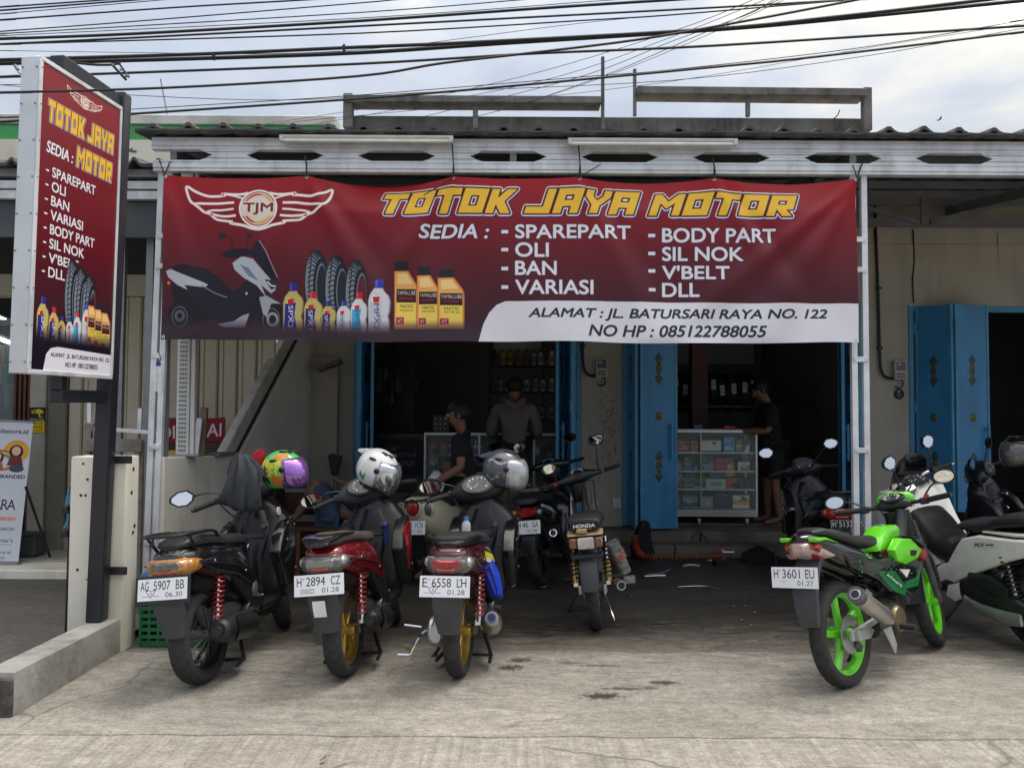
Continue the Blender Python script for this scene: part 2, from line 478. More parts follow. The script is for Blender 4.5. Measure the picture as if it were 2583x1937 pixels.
def shop_name(cv, parts, k, shear):
 """parts: (text, x0, y0, x1, y1); gold letters, black rim, white rim, blue drop"""
 M = np.zeros((cv.h, cv.w), np.float32)
 for t in parts: M = np.maximum(M, block_mask(cv, *t, shear=shear))
 w = dilate(M, 8 * k); blu = np.roll(np.roll(dilate(M, 8.5 * k), int(3.5 * k), 0), int(1 * k), 1)
 cv.paint(blu, (42, 30, 128)); cv.paint(w, (236, 236, 244)); cv.paint(dilate(M, 4.6 * k), (40, 28, 22))
 yy = np.linspace(0, 1, cv.h, dtype=np.float32)[:, None, None]
 cv.paint(M, (222, 120, 36))
 inner = 1 - dilate(1 - M, 1.2 * k)
 sh = np.roll(np.roll(inner, int(round(-1.0 * k)), 0), int(round(1.4 * k)), 1) * M
 cv.paint(sh, (238, 190, 58))
def wings_logo(cv, cx, cy, S, col=(242, 236, 232)):
 """white winged roundel with TJM; S = half wing span"""
 def P(x, y): return (cx + x * S, cy + y * S)
 def cr(pts, n=8): return [(p[0], p[1]) for p in smooth_path([(x, y, 0) for x, y in pts], n)]
 for sg in (-1, 1):
  pt = lambda L: [P(sg * x, y) for x, y in cr(L)]
  wd = S * 0.030
  cv.line(pt([(0.14, -0.24), (0.28, -0.215), (0.50, -0.225), (0.47, -0.20), (0.68, -0.19), (0.86, -0.25), (0.97, -0.315), (0.985, -0.27), (0.93, -0.12), (0.86, -0.07)]), wd * 1.25, col)
  cv.line(pt([(0.22, -0.16), (0.36, -0.20), (0.48, -0.215)]), wd * 0.8, col)
  cv.line(pt([(0.33, -0.10), (0.55, -0.085), (0.80, -0.085), (0.86, -0.07), (0.80, -0.02), (0.74, 0.03), (0.65, 0.06)]), wd * 1.2, col)
  cv.line(pt([(0.33, -0.01), (0.50, 0.01), (0.62, 0.01), (0.70, 0.03)]), wd, col)
  cv.line(pt([(0.30, 0.08), (0.45, 0.095), (0.60, 0.07), (0.66, 0.05), (0.57, 0.13), (0.45, 0.155), (0.34, 0.165)]), wd * 1.15, col)
  cv.line(pt([(0.34, 0.165), (0.37, 0.185), (0.20, 0.215), (0.10, 0.25), (0.0, 0.27)]), wd * 1.3, col)
 cv.ellipse((cx, cy - 0.02 * S), 0.262 * S, 0.27 * S, col)
 cv.ellipse((cx, cy - 0.02 * S), 0.235 * S, 0.243 * S, (150, 34, 44))
 cv.ellipse((cx, cy - 0.02 * S), 0.222 * S, 0.23 * S, (226, 216, 204))
 for a0, a1, c in ((200, 290, (205, 92, 62)), (285, 345, (222, 176, 88)), (20, 110, (222, 176, 88)), (100, 160, (205, 92, 62))):
  arc = [P(0.19 * math.cos(R(a)), -0.02 + 0.2 * math.sin(R(a))) for a in range(a0, a1 + 1, 6)]
  cv.line(arc, 0.035 * S, c, taper=lambda t: math.sin(math.pi * t) ** 0.5 + 0.05)
 cv.rect(cx - 0.232 * S, cy - 0.115 * S, cx + 0.232 * S, cy + 0.085 * S, (226, 216, 204))
 cv.text('TJM', cx - 0.205 * S, cy - 0.10 * S, cx + 0.205 * S, cy + 0.07 * S, (120, 26, 36), bold=0.03)
def draw_tyres(cv, x, y, w, h, n=3, step=0.28):
 """row of three printed tyres, the front one at the right"""
 for k in range(n):
  tx = x + k * step * w; ty = y + k * 0.08 * h
  cv.ellipse((tx + 0.24 * w, ty + 0.5 * h), 0.25 * w, 0.52 * h, (24, 28, 38))
  cv.ellipse((tx + 0.20 * w, ty + 0.5 * h), 0.19 * w, 0.50 * h, (120, 132, 146))
  for i in range(16):
   a = -1.35 + i * 0.17
   p = [(tx + 0.06 * w + 0.05 * w * (1 - math.cos(a)), ty + 0.5 * h + 0.47 * h * math.sin(a)), (tx + 0.17 * w, ty + 0.46 * h + 0.49 * h * math.sin(a)), (tx + 0.30 * w, ty + 0.5 * h + 0.46 * h * math.sin(a + 0.12))]
   cv.line(p, 0.030 * w, (26, 30, 40))
  cv.line([(tx + 0.15 * w, ty + 0.02 * h), (tx + 0.09 * w, ty + 0.5 * h), (tx + 0.15 * w, ty + 0.98 * h)], 0.02 * w, (30, 34, 44))
  cv.ellipse((tx + 0.33 * w, ty + 0.54 * h), 0.15 * w, 0.42 * h, (20, 24, 34))
  cv.ellipse((tx + 0.345 * w, ty + 0.55 * h), 0.115 * w, 0.36 * h, (104, 116, 130))
  cv.ellipse((tx + 0.355 * w, ty + 0.56 * h), 0.10 * w, 0.33 * h, (92, 28, 42) if k == n - 1 else (28, 32, 42))
def draw_bottle(cv, x, y, w, h, body, cap, lab, txt, tcol=(240, 240, 250), emblem=(206, 28, 48)):
 bl = [(x + 0.30 * w, y + 0.16 * h), (x + 0.68 * w, y + 0.16 * h), (x + 0.74 * w, y + 0.22 * h), (x + 0.93 * w, y + 0.30 * h), (x + w, y + 0.40 * h), (x + 0.97 * w, y + 0.60 * h), (x + 0.9 * w, y + 0.68 * h), (x + 0.96 * w, y + 0.80 * h), (x + 0.97 * w, y + h), (x + 0.03 * w, y + h), (x + 0.02 * w, y + 0.40 * h), (x + 0.10 * w, y + 0.28 * h)]
 cv.poly(bl, tuple(c * 0.72 for c in body))
 cv.poly([((px - x) * 0.9 + x + 0.03 * w, (py - y) * 0.98 + y + 0.005 * h) for px, py in bl], body)
 cv.poly([(x + 0.16 * w, y + 0.4 * h), (x + 0.24 * w, y + 0.3 * h), (x + 0.3 * w, y + 0.28 * h), (x + 0.22 * w, y + 0.42 * h)], tuple(min(255, c * 1.25) for c in body))
 cv.rect(x + 0.32 * w, y, x + 0.68 * w, y + 0.15 * h, cap)
 cv.rect(x + 0.34 * w, y + 0.0 * h, x + 0.42 * w, y + 0.15 * h, tuple(min(255, c + 40) for c in cap))
 cv.poly([(x + 0.12 * w, y + 0.42 * h), (x + 0.62 * w, y + 0.40 * h), (x + 0.56 * w, y + 0.62 * h), (x + 0.68 * w, y + 0.97 * h), (x + 0.08 * w, y + 0.97 * h)], lab)
 cv.poly([(x + 0.22 * w, y + 0.33 * h), (x + 0.54 * w, y + 0.32 * h), (x + 0.48 * w, y + 0.43 * h), (x + 0.27 * w, y + 0.43 * h)], emblem)
 cv.text(txt, x + 0.10 * w - 0.11 * h, y + 0.64 * h, x + 0.10 * w + 0.37 * h, y + 0.64 * h + 0.22 * w, tcol, bold=0.03, rot=math.pi / 2)
 cv.text('OIL', x + 0.48 * w - 0.06 * h, y + 0.72 * h, x + 0.48 * w + 0.10 * h, y + 0.72 * h + 0.10 * w, tcol, bold=0.03, rot=math.pi / 2)
def draw_jug(cv, x, y, w, h):
 bl = [(x, y + 0.14 * h), (x + 0.60 * w, y + 0.13 * h), (x + 0.95 * w, y + 0.33 * h), (x + w, y + 0.42 * h), (x + w, y + h), (x + 0.02 * w, y + h)]
 cv.poly(bl, (206, 122, 62)); cv.poly([(x + 0.04 * w, y + 0.15 * h), (x + 0.56 * w, y + 0.145 * h), (x + 0.9 * w, y + 0.34 * h), (x + 0.94 * w, y + 0.44 * h), (x + 0.94 * w, y + 0.98 * h), (x + 0.05 * w, y + 0.98 * h)], (226, 168, 92))
 cv.poly([(x + 0.12 * w, y + 0.18 * h), (x + 0.52 * w, y + 0.17 * h), (x + 0.78 * w, y + 0.32 * h), (x + 0.14 * w, y + 0.33 * h)], (240, 204, 140))
 cv.rect(x + 0.04 * w, y, x + 0.62 * w, y + 0.125 * h, (28, 28, 44))
 cv.rect(x + 0.10 * w, y + 0.40 * h, x + 0.92 * w, y + 0.60 * h, (44, 22, 26)); cv.rect(x + 0.10 * w, y + 0.60 * h, x + 0.92 * w, y + 0.92 * h, (232, 206, 92))
 cv.text('YAMALUBE', x + 0.13 * w, y + 0.425 * h, x + 0.90 * w, y + 0.485 * h, (242, 238, 230), bold=0.03)
 cv.rect(x + 0.2 * w, y + 0.515 * h, x + 0.8 * w, y + 0.555 * h, (120, 26, 40))
 cv.text('MATIC', x + 0.26 * w, y + 0.63 * h, x + 0.82 * w, y + 0.68 * h, (50, 40, 24), bold=0.03)
 cv.text('MOTOR OIL', x + 0.26 * w, y + 0.70 * h, x + 0.84 * w, y + 0.73 * h, (70, 56, 30), bold=0.02)
 cv.rect(x + 0.10 * w, y + 0.82 * h, x + 0.42 * w, y + 0.92 * h, (170, 28, 70)); cv.text('AT', x + 0.16 * w, y + 0.845 * h, x + 0.36 * w, y + 0.90 * h, (250, 240, 244), bold=0.03)
def draw_scooter(cv, x, y, w, h):
 """printed maxi scooter facing right"""
 P = lambda L: [(x + a * w, y + b * h) for a, b in L]
 cv.poly(P([(0.04, .50), (.30, .58), (.38, .86), (.22, .93), (.08, .80)]), (24, 22, 32)); cv.poly(P([(.79, .60), (.87, .60), (.93, .88), (.87, .88)]), (30, 28, 38))
 cv.ellipse((x + 0.12 * w, y + 0.83 * h), 0.10 * w, 0.15 * h, (26, 22, 34)); cv.ellipse((x + 0.12 * w, y + 0.84 * h), 0.07 * w, 0.11 * h, (90, 88, 98), hole=0.86); cv.ellipse((x + 0.12 * w, y + 0.83 * h), 0.045 * w, 0.06 * h, (84, 88, 100), hole=0.5)
 cv.ellipse((x + 0.90 * w, y + 0.84 * h), 0.11 * w, 0.16 * h, (26, 22, 34)); cv.ellipse((x + 0.90 * w, y + 0.86 * h), 0.075 * w, 0.12 * h, (96, 94, 104), hole=0.88); cv.ellipse((x + 0.91 * w, y + 0.86 * h), 0.05 * w, 0.075 * h, (150, 152, 160), hole=0.6)
 cv.poly(P([(0.02, 0.38), (0.12, 0.33), (0.30, 0.36), (0.44, 0.46), (0.58, 0.58), (0.66, 0.50), (0.70, 0.44), (0.84, 0.62), (0.80, 0.80), (0.70, 0.94), (0.50, 0.92), (0.34, 0.84), (0.24, 0.66), (0.14, 0.56)]), (30, 26, 40))
 cv.poly(P([(0.0, 0.38), (0.04, 0.36), (0.20, 0.43), (0.36, 0.51), (0.33, 0.54), (0.16, 0.52), (0.19, 0.57), (0.10, 0.52), (0.02, 0.44)]), (178, 184, 196))
 cv.poly(P([(0.05, 0.33), (0.16, 0.31), (0.34, 0.35), (0.46, 0.45), (0.54, 0.56), (0.50, 0.60), (0.32, 0.49), (0.08, 0.38)]), (26, 24, 36))
 cv.poly(P([(0.56, 0.29), (0.64, 0.22), (0.74, 0.25), (0.90, 0.46), (0.94, 0.56), (0.90, 0.60), (0.82, 0.52), (0.86, 0.64), (0.78, 0.52), (0.66, 0.44), (0.58, 0.36)]), (176, 182, 194))
 cv.poly(P([(0.62, 0.30), (0.70, 0.34), (0.80, 0.48), (0.70, 0.42)]), (116, 124, 140))
 cv.poly(P([(0.72, 0.16), (0.78, 0.06), (0.84, 0.16), (0.95, 0.46), (0.90, 0.46), (0.76, 0.25), (0.69, 0.19)]), (24, 24, 40)); cv.line(P([(0.79, 0.06), (0.86, 0.18), (0.955, 0.44)]), 0.008 * w, (150, 156, 170))
 cv.poly(P([(0.85, 0.46), (0.94, 0.47), (0.95, 0.54), (0.90, 0.56)]), (40, 44, 58)); cv.line(P([(0.87, 0.48), (0.90, 0.52), (0.94, 0.53)]), 0.012 * w, (226, 232, 240))
 cv.poly(P([(0.46, 0.20), (0.56, 0.15), (0.70, 0.14), (0.72, 0.20), (0.60, 0.24), (0.52, 0.24)]), (28, 26, 38))
 cv.line(P([(0.55, 0.16), (0.56, 0.08), (0.52, 0.03)]), 0.008 * w, (28, 26, 38)); cv.ellipse((x + 0.475 * w, y + 0.015 * h), 0.036 * w, 0.03 * h, (34, 34, 50))
 cv.line(P([(0.68, 0.15), (0.69, 0.04)]), 0.008 * w, (28, 26, 38)); cv.ellipse((x + 0.71 * w, y + 0.01 * h), 0.022 * w, 0.025 * h, (34, 34, 50))
 cv.poly(P([(0.80, 0.64), (0.86, 0.62), (0.98, 0.70), (0.90, 0.70), (0.86, 0.84), (0.83, 0.80)]), (160, 166, 178))
 cv.poly(P([(0.44, 0.91), (0.58, 0.88), (0.66, 0.82), (0.72, 0.80), (0.68, 0.94), (0.50, 0.94)]), (150, 156, 170))
 cv.line(P([(0.30, 0.52), (0.42, 0.60), (0.52, 0.64)]), 0.01 * w, (120, 126, 140))
 cv.ellipse((x + 0.025 * w, y + 0.5 * h), 0.014 * w, 0.017 * h, (226, 120, 60)); cv.ellipse((x + 0.69 * w, y + 0.6 * h), 0.012 * w, 0.015 * h, (170, 174, 184))
BOTTLES = [  # x, y, w, h in the print (fractions of the block), body, cap, label, text
 (0.000, 0.24, 0.125, 0.76, (198, 182, 112), (40, 44, 150), (36, 42, 130), 'SPX2'),
 (0.122, 0.38, 0.110, 0.62, (198, 182, 112), (196, 32, 44), (40, 42, 120), 'SPX1'),
 (0.220, 0.52, 0.088, 0.48, (192, 176, 104), (40, 44, 130), (36, 40, 110), 'SPX2'),
 (0.308, 0.51, 0.086, 0.49, (206, 208, 214), (44, 52, 150), (196, 198, 206), 'MPX2'),
 (0.386, 0.38, 0.098, 0.62, (214, 216, 222), (200, 34, 44), (60, 170, 214), 'MPX3'),
 (0.482, 0.18, 0.128, 0.82, (212, 212, 220), (44, 56, 170), (200, 202, 212), 'MPX2')]
def draw_bottles(cv, x, y, w, h):
 for (bx, by, bw, bh, body, cap, lab, t) in BOTTLES:
  tc = (240, 240, 250) if 'S' in t else (52, 60, 150)
  draw_bottle(cv, x + bx * w, y + by * h, bw * w, bh * h, body, cap, lab, t, tc)
# ---------------------------------------------------------------- ground
def concrete_mat(name, base, dark, stain_amt, stains=(), brush=0.0, cracks=0.0, wet=0.75, streak=True, y_blend=None):
 m, nt, b = new_mat(name); N, L = nt.nodes, nt.links
 tc = N.new('ShaderNodeTexCoord')
 def noise(scale, detail=8, rough=0.6, sc=(1, 1, 1), dist=0.0):
  mp = N.new('ShaderNodeMapping'); mp.inputs['Scale'].default_value = sc; L.new(tc.outputs['Object'], mp.inputs[0])
  n = N.new('ShaderNodeTexNoise'); n.inputs['Scale'].default_value = scale; n.inputs['Detail'].default_value = detail; n.inputs['Roughness'].default_value = rough; n.inputs['Distortion'].default_value = dist
  L.new(mp.outputs[0], n.inputs[0]); return n.outputs[0]
 def ramp(x, p0, p1, c0=(0, 0, 0), c1=(1, 1, 1)):
  r = N.new('ShaderNodeValToRGB'); r.color_ramp.elements[0].position = p0; r.color_ramp.elements[1].position = p1
  r.color_ramp.elements[0].color = tuple(c0) + (1,); r.color_ramp.elements[1].color = tuple(c1) + (1,)
  L.new(x, r.inputs[0]); return r.outputs[0]
 def mix(f, a, c, mode='MIX'):
  x = N.new('ShaderNodeMix'); x.data_type = 'RGBA'; x.blend_type = mode
  for sk, v in ((0, f), (6, a), (7, c)):
   if isinstance(v, (int, float)): x.inputs[sk].default_value = v
   elif isinstance(v, tuple): x.inputs[sk].default_value = v + (1,)
   else: L.new(v, x.inputs[sk])
  return x.outputs[2]
 def mul(f, k):
  q = N.new('ShaderNodeMath'); q.operation = 'MULTIPLY'; L.new(f, q.inputs[0]); q.inputs[1].default_value = k; return q.outputs[0]
 big = noise(0.9, 9, 0.62, (1, 1.6, 1), 0.6); mid = noise(5.5, 10, 0.7, (0.7, 2.2, 1), 0.8); fine = noise(70, 6, 0.7)
 c = mix(ramp(mid, 0.35, 0.66), tuple(x * 0.80 for x in base), tuple(min(1, x * 1.13) for x in base))
 c = mix(mul(ramp(big, 0.42, 0.68), stain_amt), c, dark)
 if streak:
  st = noise(2.6, 10, 0.75, (0.6, 2.4, 1), 1.6)
  c = mix(mul(ramp(st, 0.46, 0.66), 0.7 * stain_amt + 0.1), c, tuple(x * 0.5 for x in base))
  s2 = noise(6.0, 8, 0.7, (0.6, 2.0, 1), 1.4)
  c = mix(mul(ramp(s2, 0.60, 0.78), 0.35), c, tuple(min(1, x * 1.35) for x in base))
 if y_blend:      # second colour mixed in by noise, its amount changing along y
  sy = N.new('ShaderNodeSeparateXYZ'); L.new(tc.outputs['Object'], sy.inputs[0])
  my = N.new('ShaderNodeMapRange'); my.inputs[1].default_value = y_blend[1]; my.inputs[2].default_value = y_blend[2]; my.inputs[3].default_value = y_blend[3]; my.inputs[4].default_value = y_blend[4]; L.new(sy.outputs[1], my.inputs[0])
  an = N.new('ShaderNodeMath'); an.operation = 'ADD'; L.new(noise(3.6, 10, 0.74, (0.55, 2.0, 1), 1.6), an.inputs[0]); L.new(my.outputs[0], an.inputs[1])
  c = mix(mul(ramp(an.outputs[0], 0.56, 0.90), 0.85), c, y_blend[0])
 c = mix(0.8, c, ramp(noise(17, 9, 0.78, (0.8, 1.3, 1), 0.4), 0.40, 0.60, (0.66,) * 3, (1.08,) * 3), 'MULTIPLY')
 spk = noise(160, 3, 0.5); c = mix(mul(ramp(spk, 0.60, 0.70), 0.5), c, tuple(x * 0.45 for x in base))
 c = mix(0.6, c, ramp(fine, 0.34, 0.66, (0.36,) * 3, (1.2,) * 3), 'MULTIPLY')
 vo = N.new('ShaderNodeTexVoronoi'); vo.inputs['Scale'].default_value = 55
 L.new(tc.outputs['Object'], vo.inputs[0])
 peb = ramp(vo.outputs['Distance'], 0.08, 0.22)
 c = mix(mul(ramp(noise(9, 4), 0.55, 0.7), 0.5), c, mix(1.0, c, peb, 'MULTIPLY'))
 h = fine
 if brush:
  br = noise(34, 3, 0.6, (1.0, 0.03, 1)); c = mix(brush, c, ramp(br, 0.3, 0.62, (0.62, 0.6, 0.58)), 'MULTIPLY')
 if cracks:
  nd = N.new('ShaderNodeTexNoise'); nd.inputs['Scale'].default_value = 3; nd.inputs['Detail'].default_value = 6; L.new(tc.outputs['Object'], nd.inputs[0])
  av = N.new('ShaderNodeMix'); av.data_type = 'VECTOR'; av.inputs[0].default_value = 0.28
  L.new(tc.outputs['Object'], av.inputs[4]); L.new(nd.outputs['Color'], av.inputs[5])
  ve = N.new('ShaderNodeTexVoronoi'); ve.feature = 'DISTANCE_TO_EDGE'; ve.inputs['Scale'].default_value = 1.05
  L.new(av.outputs[1], ve.inputs[0])
  ck = ramp(ve.outputs['Distance'], 0.004, 0.011, (1, 1, 1), (0, 0, 0))
  msk = ramp(noise(0.8, 2), 0.50, 0.56)
  mm = N.new('ShaderNodeMath'); mm.operation = 'MULTIPLY'; L.new(ck, mm.inputs[0]); L.new(msk, mm.inputs[1])
  c = mix(mul(mm.outputs[0], cracks), c, tuple(x * 0.28 for x in base))
 rough = N.new('ShaderNodeMapRange'); rough.inputs[3].default_value = wet - 0.14; rough.inputs[4].default_value = wet + 0.12; L.new(mid, rough.inputs[0])
 if stains:      # oil drips with a shape of their own
  nn = noise(22, 5, 0.7); tot = None
  for (sx, sy, rx, ry, k) in stains:
   mp = N.new('ShaderNodeVectorMath'); mp.operation = 'MULTIPLY_ADD'; L.new(tc.outputs['Object'], mp.inputs[0])
   mp.inputs[1].default_value = (.62 / rx, .62 / ry, 0); mp.inputs[2].default_value = (-.62 * sx / rx, -.62 * sy / ry, 0)
   ln = N.new('ShaderNodeVectorMath'); ln.operation = 'LENGTH'; L.new(mp.outputs[0], ln.inputs[0])
   ad = N.new('ShaderNodeMath'); ad.operation = 'MULTIPLY_ADD'; L.new(nn, ad.inputs[0]); ad.inputs[1].default_value = 2.2; L.new(ln.outputs['Value'], ad.inputs[2])
   mr = N.new('ShaderNodeMapRange'); mr.inputs[1].default_value = 1.55; mr.inputs[2].default_value = 2.1; mr.inputs[3].default_value = k; mr.inputs[4].default_value = 0.0
   L.new(ad.outputs[0], mr.inputs[0])
   if tot is None: tot = mr.outputs[0]
   else:
    mx_ = N.new('ShaderNodeMath'); mx_.operation = 'MAXIMUM'; L.new(tot, mx_.inputs[0]); L.new(mr.outputs[0], mx_.inputs[1]); tot = mx_.outputs[0]
  c = mix(tot, c, (0.035, 0.028, 0.022))
 L.new(c, b.inputs['Base Color']); L.new(rough.outputs[0], b.inputs['Roughness'])
 hb = N.new('ShaderNodeMath'); hb.operation = 'ADD'; L.new(fine, hb.inputs[0]); L.new(mid, hb.inputs[1])
 bp = N.new('ShaderNodeBump'); bp.inputs['Strength'].default_value = 0.55; bp.inputs['Distance'].default_value = 0.012
 L.new(hb.outputs[0], bp.inputs['Height']); L.new(bp.outputs[0], b.inputs['Normal'])
 return m

def ground_sheet(name, poly, z, material, nsub=0, amp=0.0, seed=1):
 """a horizontal sheet; nsub subdivides it and lets it undulate by amp"""
 bm = bmesh.new()
 f = bm.faces.new([bm.verts.new((x, y, z)) for x, y in poly])
 if nsub:
  bmesh.ops.subdivide_edges(bm, edges=bm.edges[:], cuts=nsub, use_grid_fill=True)
  from mathutils import noise as nz
  for v in bm.verts: v.co.z += amp * nz.noise(Vector((v.co.x * 1.3, v.co.y * 1.3, seed)))
 me = bpy.data.meshes.new(name); bm.to_mesh(me); bm.free(); me.materials.append(material)
 for p in me.polygons: p.use_smooth = True
 return tag(link_mesh(name, me), kind='structure')

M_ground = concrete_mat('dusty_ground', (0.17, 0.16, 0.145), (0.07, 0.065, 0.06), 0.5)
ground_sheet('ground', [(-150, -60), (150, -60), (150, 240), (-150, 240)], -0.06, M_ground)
stains = [(0.0 + X_at(1315, 4.95), 4.95, 0.05, 0.035, 0.9), (X_at(1290, 4.78), 4.80, 0.06, 0.045, 0.95), (X_at(1520, 4.33), 4.33, 0.10, 0.04, 1.0), (X_at(1580, 4.42), 4.45, 0.10, 0.02, 0.8),
          (X_at(1678, 4.52), 4.55, 0.06, 0.03, 0.95), (X_at(1520, 4.85), 4.85, 0.09, 0.02, 0.6), (X_at(1440, 4.9), 4.9, 0.06, 0.025, 0.5), (X_at(2040, 4.15), 4.15, 0.12, 0.06, 0.3), (X_at(1640, 4.44), 4.46, 0.04, 0.02, 0.7)]
M_fore = concrete_mat('forecourt_concrete', (0.41, 0.38, 0.33), (0.20, 0.18, 0.155), 0.65, stains, cracks=0.75, y_blend=((0.085, 0.075, 0.065), 4.5, 5.15, -.16, .20))  # dark streaks grow denser towards the rear lip
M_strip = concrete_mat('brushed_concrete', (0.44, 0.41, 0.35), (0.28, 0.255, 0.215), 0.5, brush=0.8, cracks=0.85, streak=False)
M_dark = concrete_mat('oily_floor', (0.085, 0.077, 0.068), (0.018, 0.017, 0.018), 0.9, wet=0.50, y_blend=((0.30, 0.27, 0.225), 5.05, 6.3, .34, -.12))  # paler streaks at the front edge, fewer towards the back
M_yard = concrete_mat('yard_concrete', (0.15, 0.14, 0.125), (0.07, 0.066, 0.06), 0.6)
ground_sheet('roadside_strip', [(-9, -3), (11, -3), (11, 3.84), (-9, 3.84)], 0.0, M_strip)
# forecourt with a slightly ragged rear lip where the concrete of the workshop floor begins
def ragged(x0, x1, y, n, a, seed):
 rg = random.Random(seed); return [(x0 + (x1 - x0) * i / n, y + rg.uniform(-a, a)) for i in range(n + 1)]
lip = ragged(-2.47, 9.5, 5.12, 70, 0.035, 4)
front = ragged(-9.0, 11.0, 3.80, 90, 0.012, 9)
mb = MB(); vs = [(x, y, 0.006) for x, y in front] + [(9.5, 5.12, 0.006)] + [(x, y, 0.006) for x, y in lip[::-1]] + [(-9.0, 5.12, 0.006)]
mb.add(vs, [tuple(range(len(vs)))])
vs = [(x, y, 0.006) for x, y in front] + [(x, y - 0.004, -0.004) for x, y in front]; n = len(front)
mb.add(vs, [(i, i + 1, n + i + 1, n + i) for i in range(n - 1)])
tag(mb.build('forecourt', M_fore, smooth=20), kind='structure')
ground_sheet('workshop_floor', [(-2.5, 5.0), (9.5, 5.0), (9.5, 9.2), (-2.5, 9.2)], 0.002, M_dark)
ground_sheet('neighbour_yard', [(-12, 4.05), (-2.60, 4.05), (-2.60, 8.3), (-12, 8.3)], 0.010, M_yard)

# ---------------------------------------------------------------- plaster, metal, paint
M_wall = mat('beige_plaster', (0.49, 0.445, 0.365), 0.85, var=0.06, scale=3, bump=0.25, bscale=40, dirt=(0.24, 0.21, 0.17), dirt_amt=0.55, streak=.3)
M_cream = mat('cream_plaster', (0.72, 0.69, 0.60), 0.8, var=0.05, scale=4, bump=0.2, bscale=50, dirt=(0.38, 0.33, 0.26), dirt_amt=0.5, streak=.35)
M_side = mat('grey_beige_plaster', (0.74, 0.70, 0.61), 0.85, var=0.06, scale=3, bump=0.3, bscale=30, dirt=(0.3, 0.27, 0.22), dirt_amt=0.45, streak=.5)
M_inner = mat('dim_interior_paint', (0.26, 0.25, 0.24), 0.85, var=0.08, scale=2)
M_rawc = mat('weathered_concrete', (0.17, 0.16, 0.15), 0.9, var=0.25, scale=5, bump=0.5, bscale=25, dirt=(0.035, 0.033, 0.032), dirt_amt=0.95, streak=.4)
M_step = mat('worn_step_concrete', (0.16, 0.145, 0.125), 0.85, var=0.25, scale=6, bump=0.5, bscale=30, dirt=(0.05, 0.045, 0.04), dirt_amt=0.7)
M_blue = mat('blue_door_paint', (0.05, 0.27, 0.53), 0.42, var=0.10, scale=4, dirt=(0.05, 0.10, 0.14), dirt_amt=0.55, streak=.25)
M_blue2 = mat('light_blue_frame_paint', (0.075, 0.31, 0.52), 0.45, var=0.08, scale=6, dirt=(0.03, 0.1, 0.18), dirt_amt=0.35)
M_gold = mat('door_ornament_gold', (0.20, 0.15, 0.05), 0.45, 0.6)
M_green_o = mat('door_ornament_grey', (0.06, 0.10, 0.10), 0.5, 0.3)
M_galv = mat('galvanised_steel', (0.72, 0.74, 0.78), 0.45, 0.30, var=0.10, scale=7, dirt=(0.30, 0.29, 0.29), dirt_amt=0.6, streak=.6)
M_galvd = mat('dull_galvanised', (0.25, 0.26, 0.28), 0.5, 0.5, var=0.12, scale=6)
M_roof = mat('dark_roof_sheet', (0.055, 0.055, 0.06), 0.7, 0.0, var=0.35, scale=6, dirt=(0.11, 0.105, 0.10), dirt_amt=0.5, bump=0.2)
M_roofu = mat('roof_underside', (0.085, 0.09, 0.105), 0.6, 0.3, var=0.2, scale=5)
M_black = mat('black_paint', (0.012, 0.013, 0.017), 0.38, var=0.2, scale=9)
M_pole = mat('charcoal_pole_paint', (0.017, 0.019, 0.027), 0.42, var=0.15, scale=5)
M_white = mat('white_paint', (0.74, 0.74, 0.72), 0.45, var=0.04)
M_plast = mat('grey_white_plastic', (0.55, 0.55, 0.52), 0.5, var=0.06, dirt=(0.3, 0.28, 0.25), dirt_amt=0.3)
M_rubber = mat('black_rubber', (0.016, 0.016, 0.017), 0.75, var=0.2, bump=0.15)
M_wood = mat('worn_timber', (0.20, 0.135, 0.085), 0.8, var=0.3, scale=10, bump=0.3)
M_greyw = mat('weathered_timber', (0.20, 0.175, 0.15), 0.85, var=0.3, scale=10, bump=0.3)
M_brown = mat('brown_varnished_timber', (0.075, 0.028, 0.014), 0.55, var=0.3, scale=8)
M_rust = mat('brown_folding_door', (0.11, 0.040, 0.022), 0.6, var=0.25, scale=6)
M_tile = mat('pale_wall_tile', (0.34, 0.32, 0.28), 0.45, var=0.08)

# ---------------------------------------------------------------- own shop building: facade, openings, interior, steps
FY = 9.1          # facade plane
DOORS = [(-1.81, 0.79), (1.27, 3.95), (4.56, 7.10)]
DTOP, FLOORZ = 2.78, 0.25
shop = empty('shop_building', (0, FY, 0), label='beige single storey workshop with blue folding steel doors and raw concrete roof parapet', cat='building')
OFF = Vector((0, -FY, 0))
def SB(): return MB(Matrix.Translation(OFF))
mb = SB()
xs = [-2.30] + [x for d in DOORS for x in d] + [9.5]
for i in range(0, len(xs) - 1, 2): mb.span((xs[i], FY, FLOORZ - 0.25), (xs[i + 1], FY + 0.18, DTOP))
mb.span((-2.30, FY, DTOP), (9.5, FY + 0.18, 4.25))
mb.span((-2.28, FY - 0.10, 0.0), (-1.98, FY - 0.002, 2.15)); mb.span((-2.28, FY - 0.002, 4.25), (9.5, FY + 6, 4.4))
mb.build('wall', M_wall, shop, bevel=0.006)
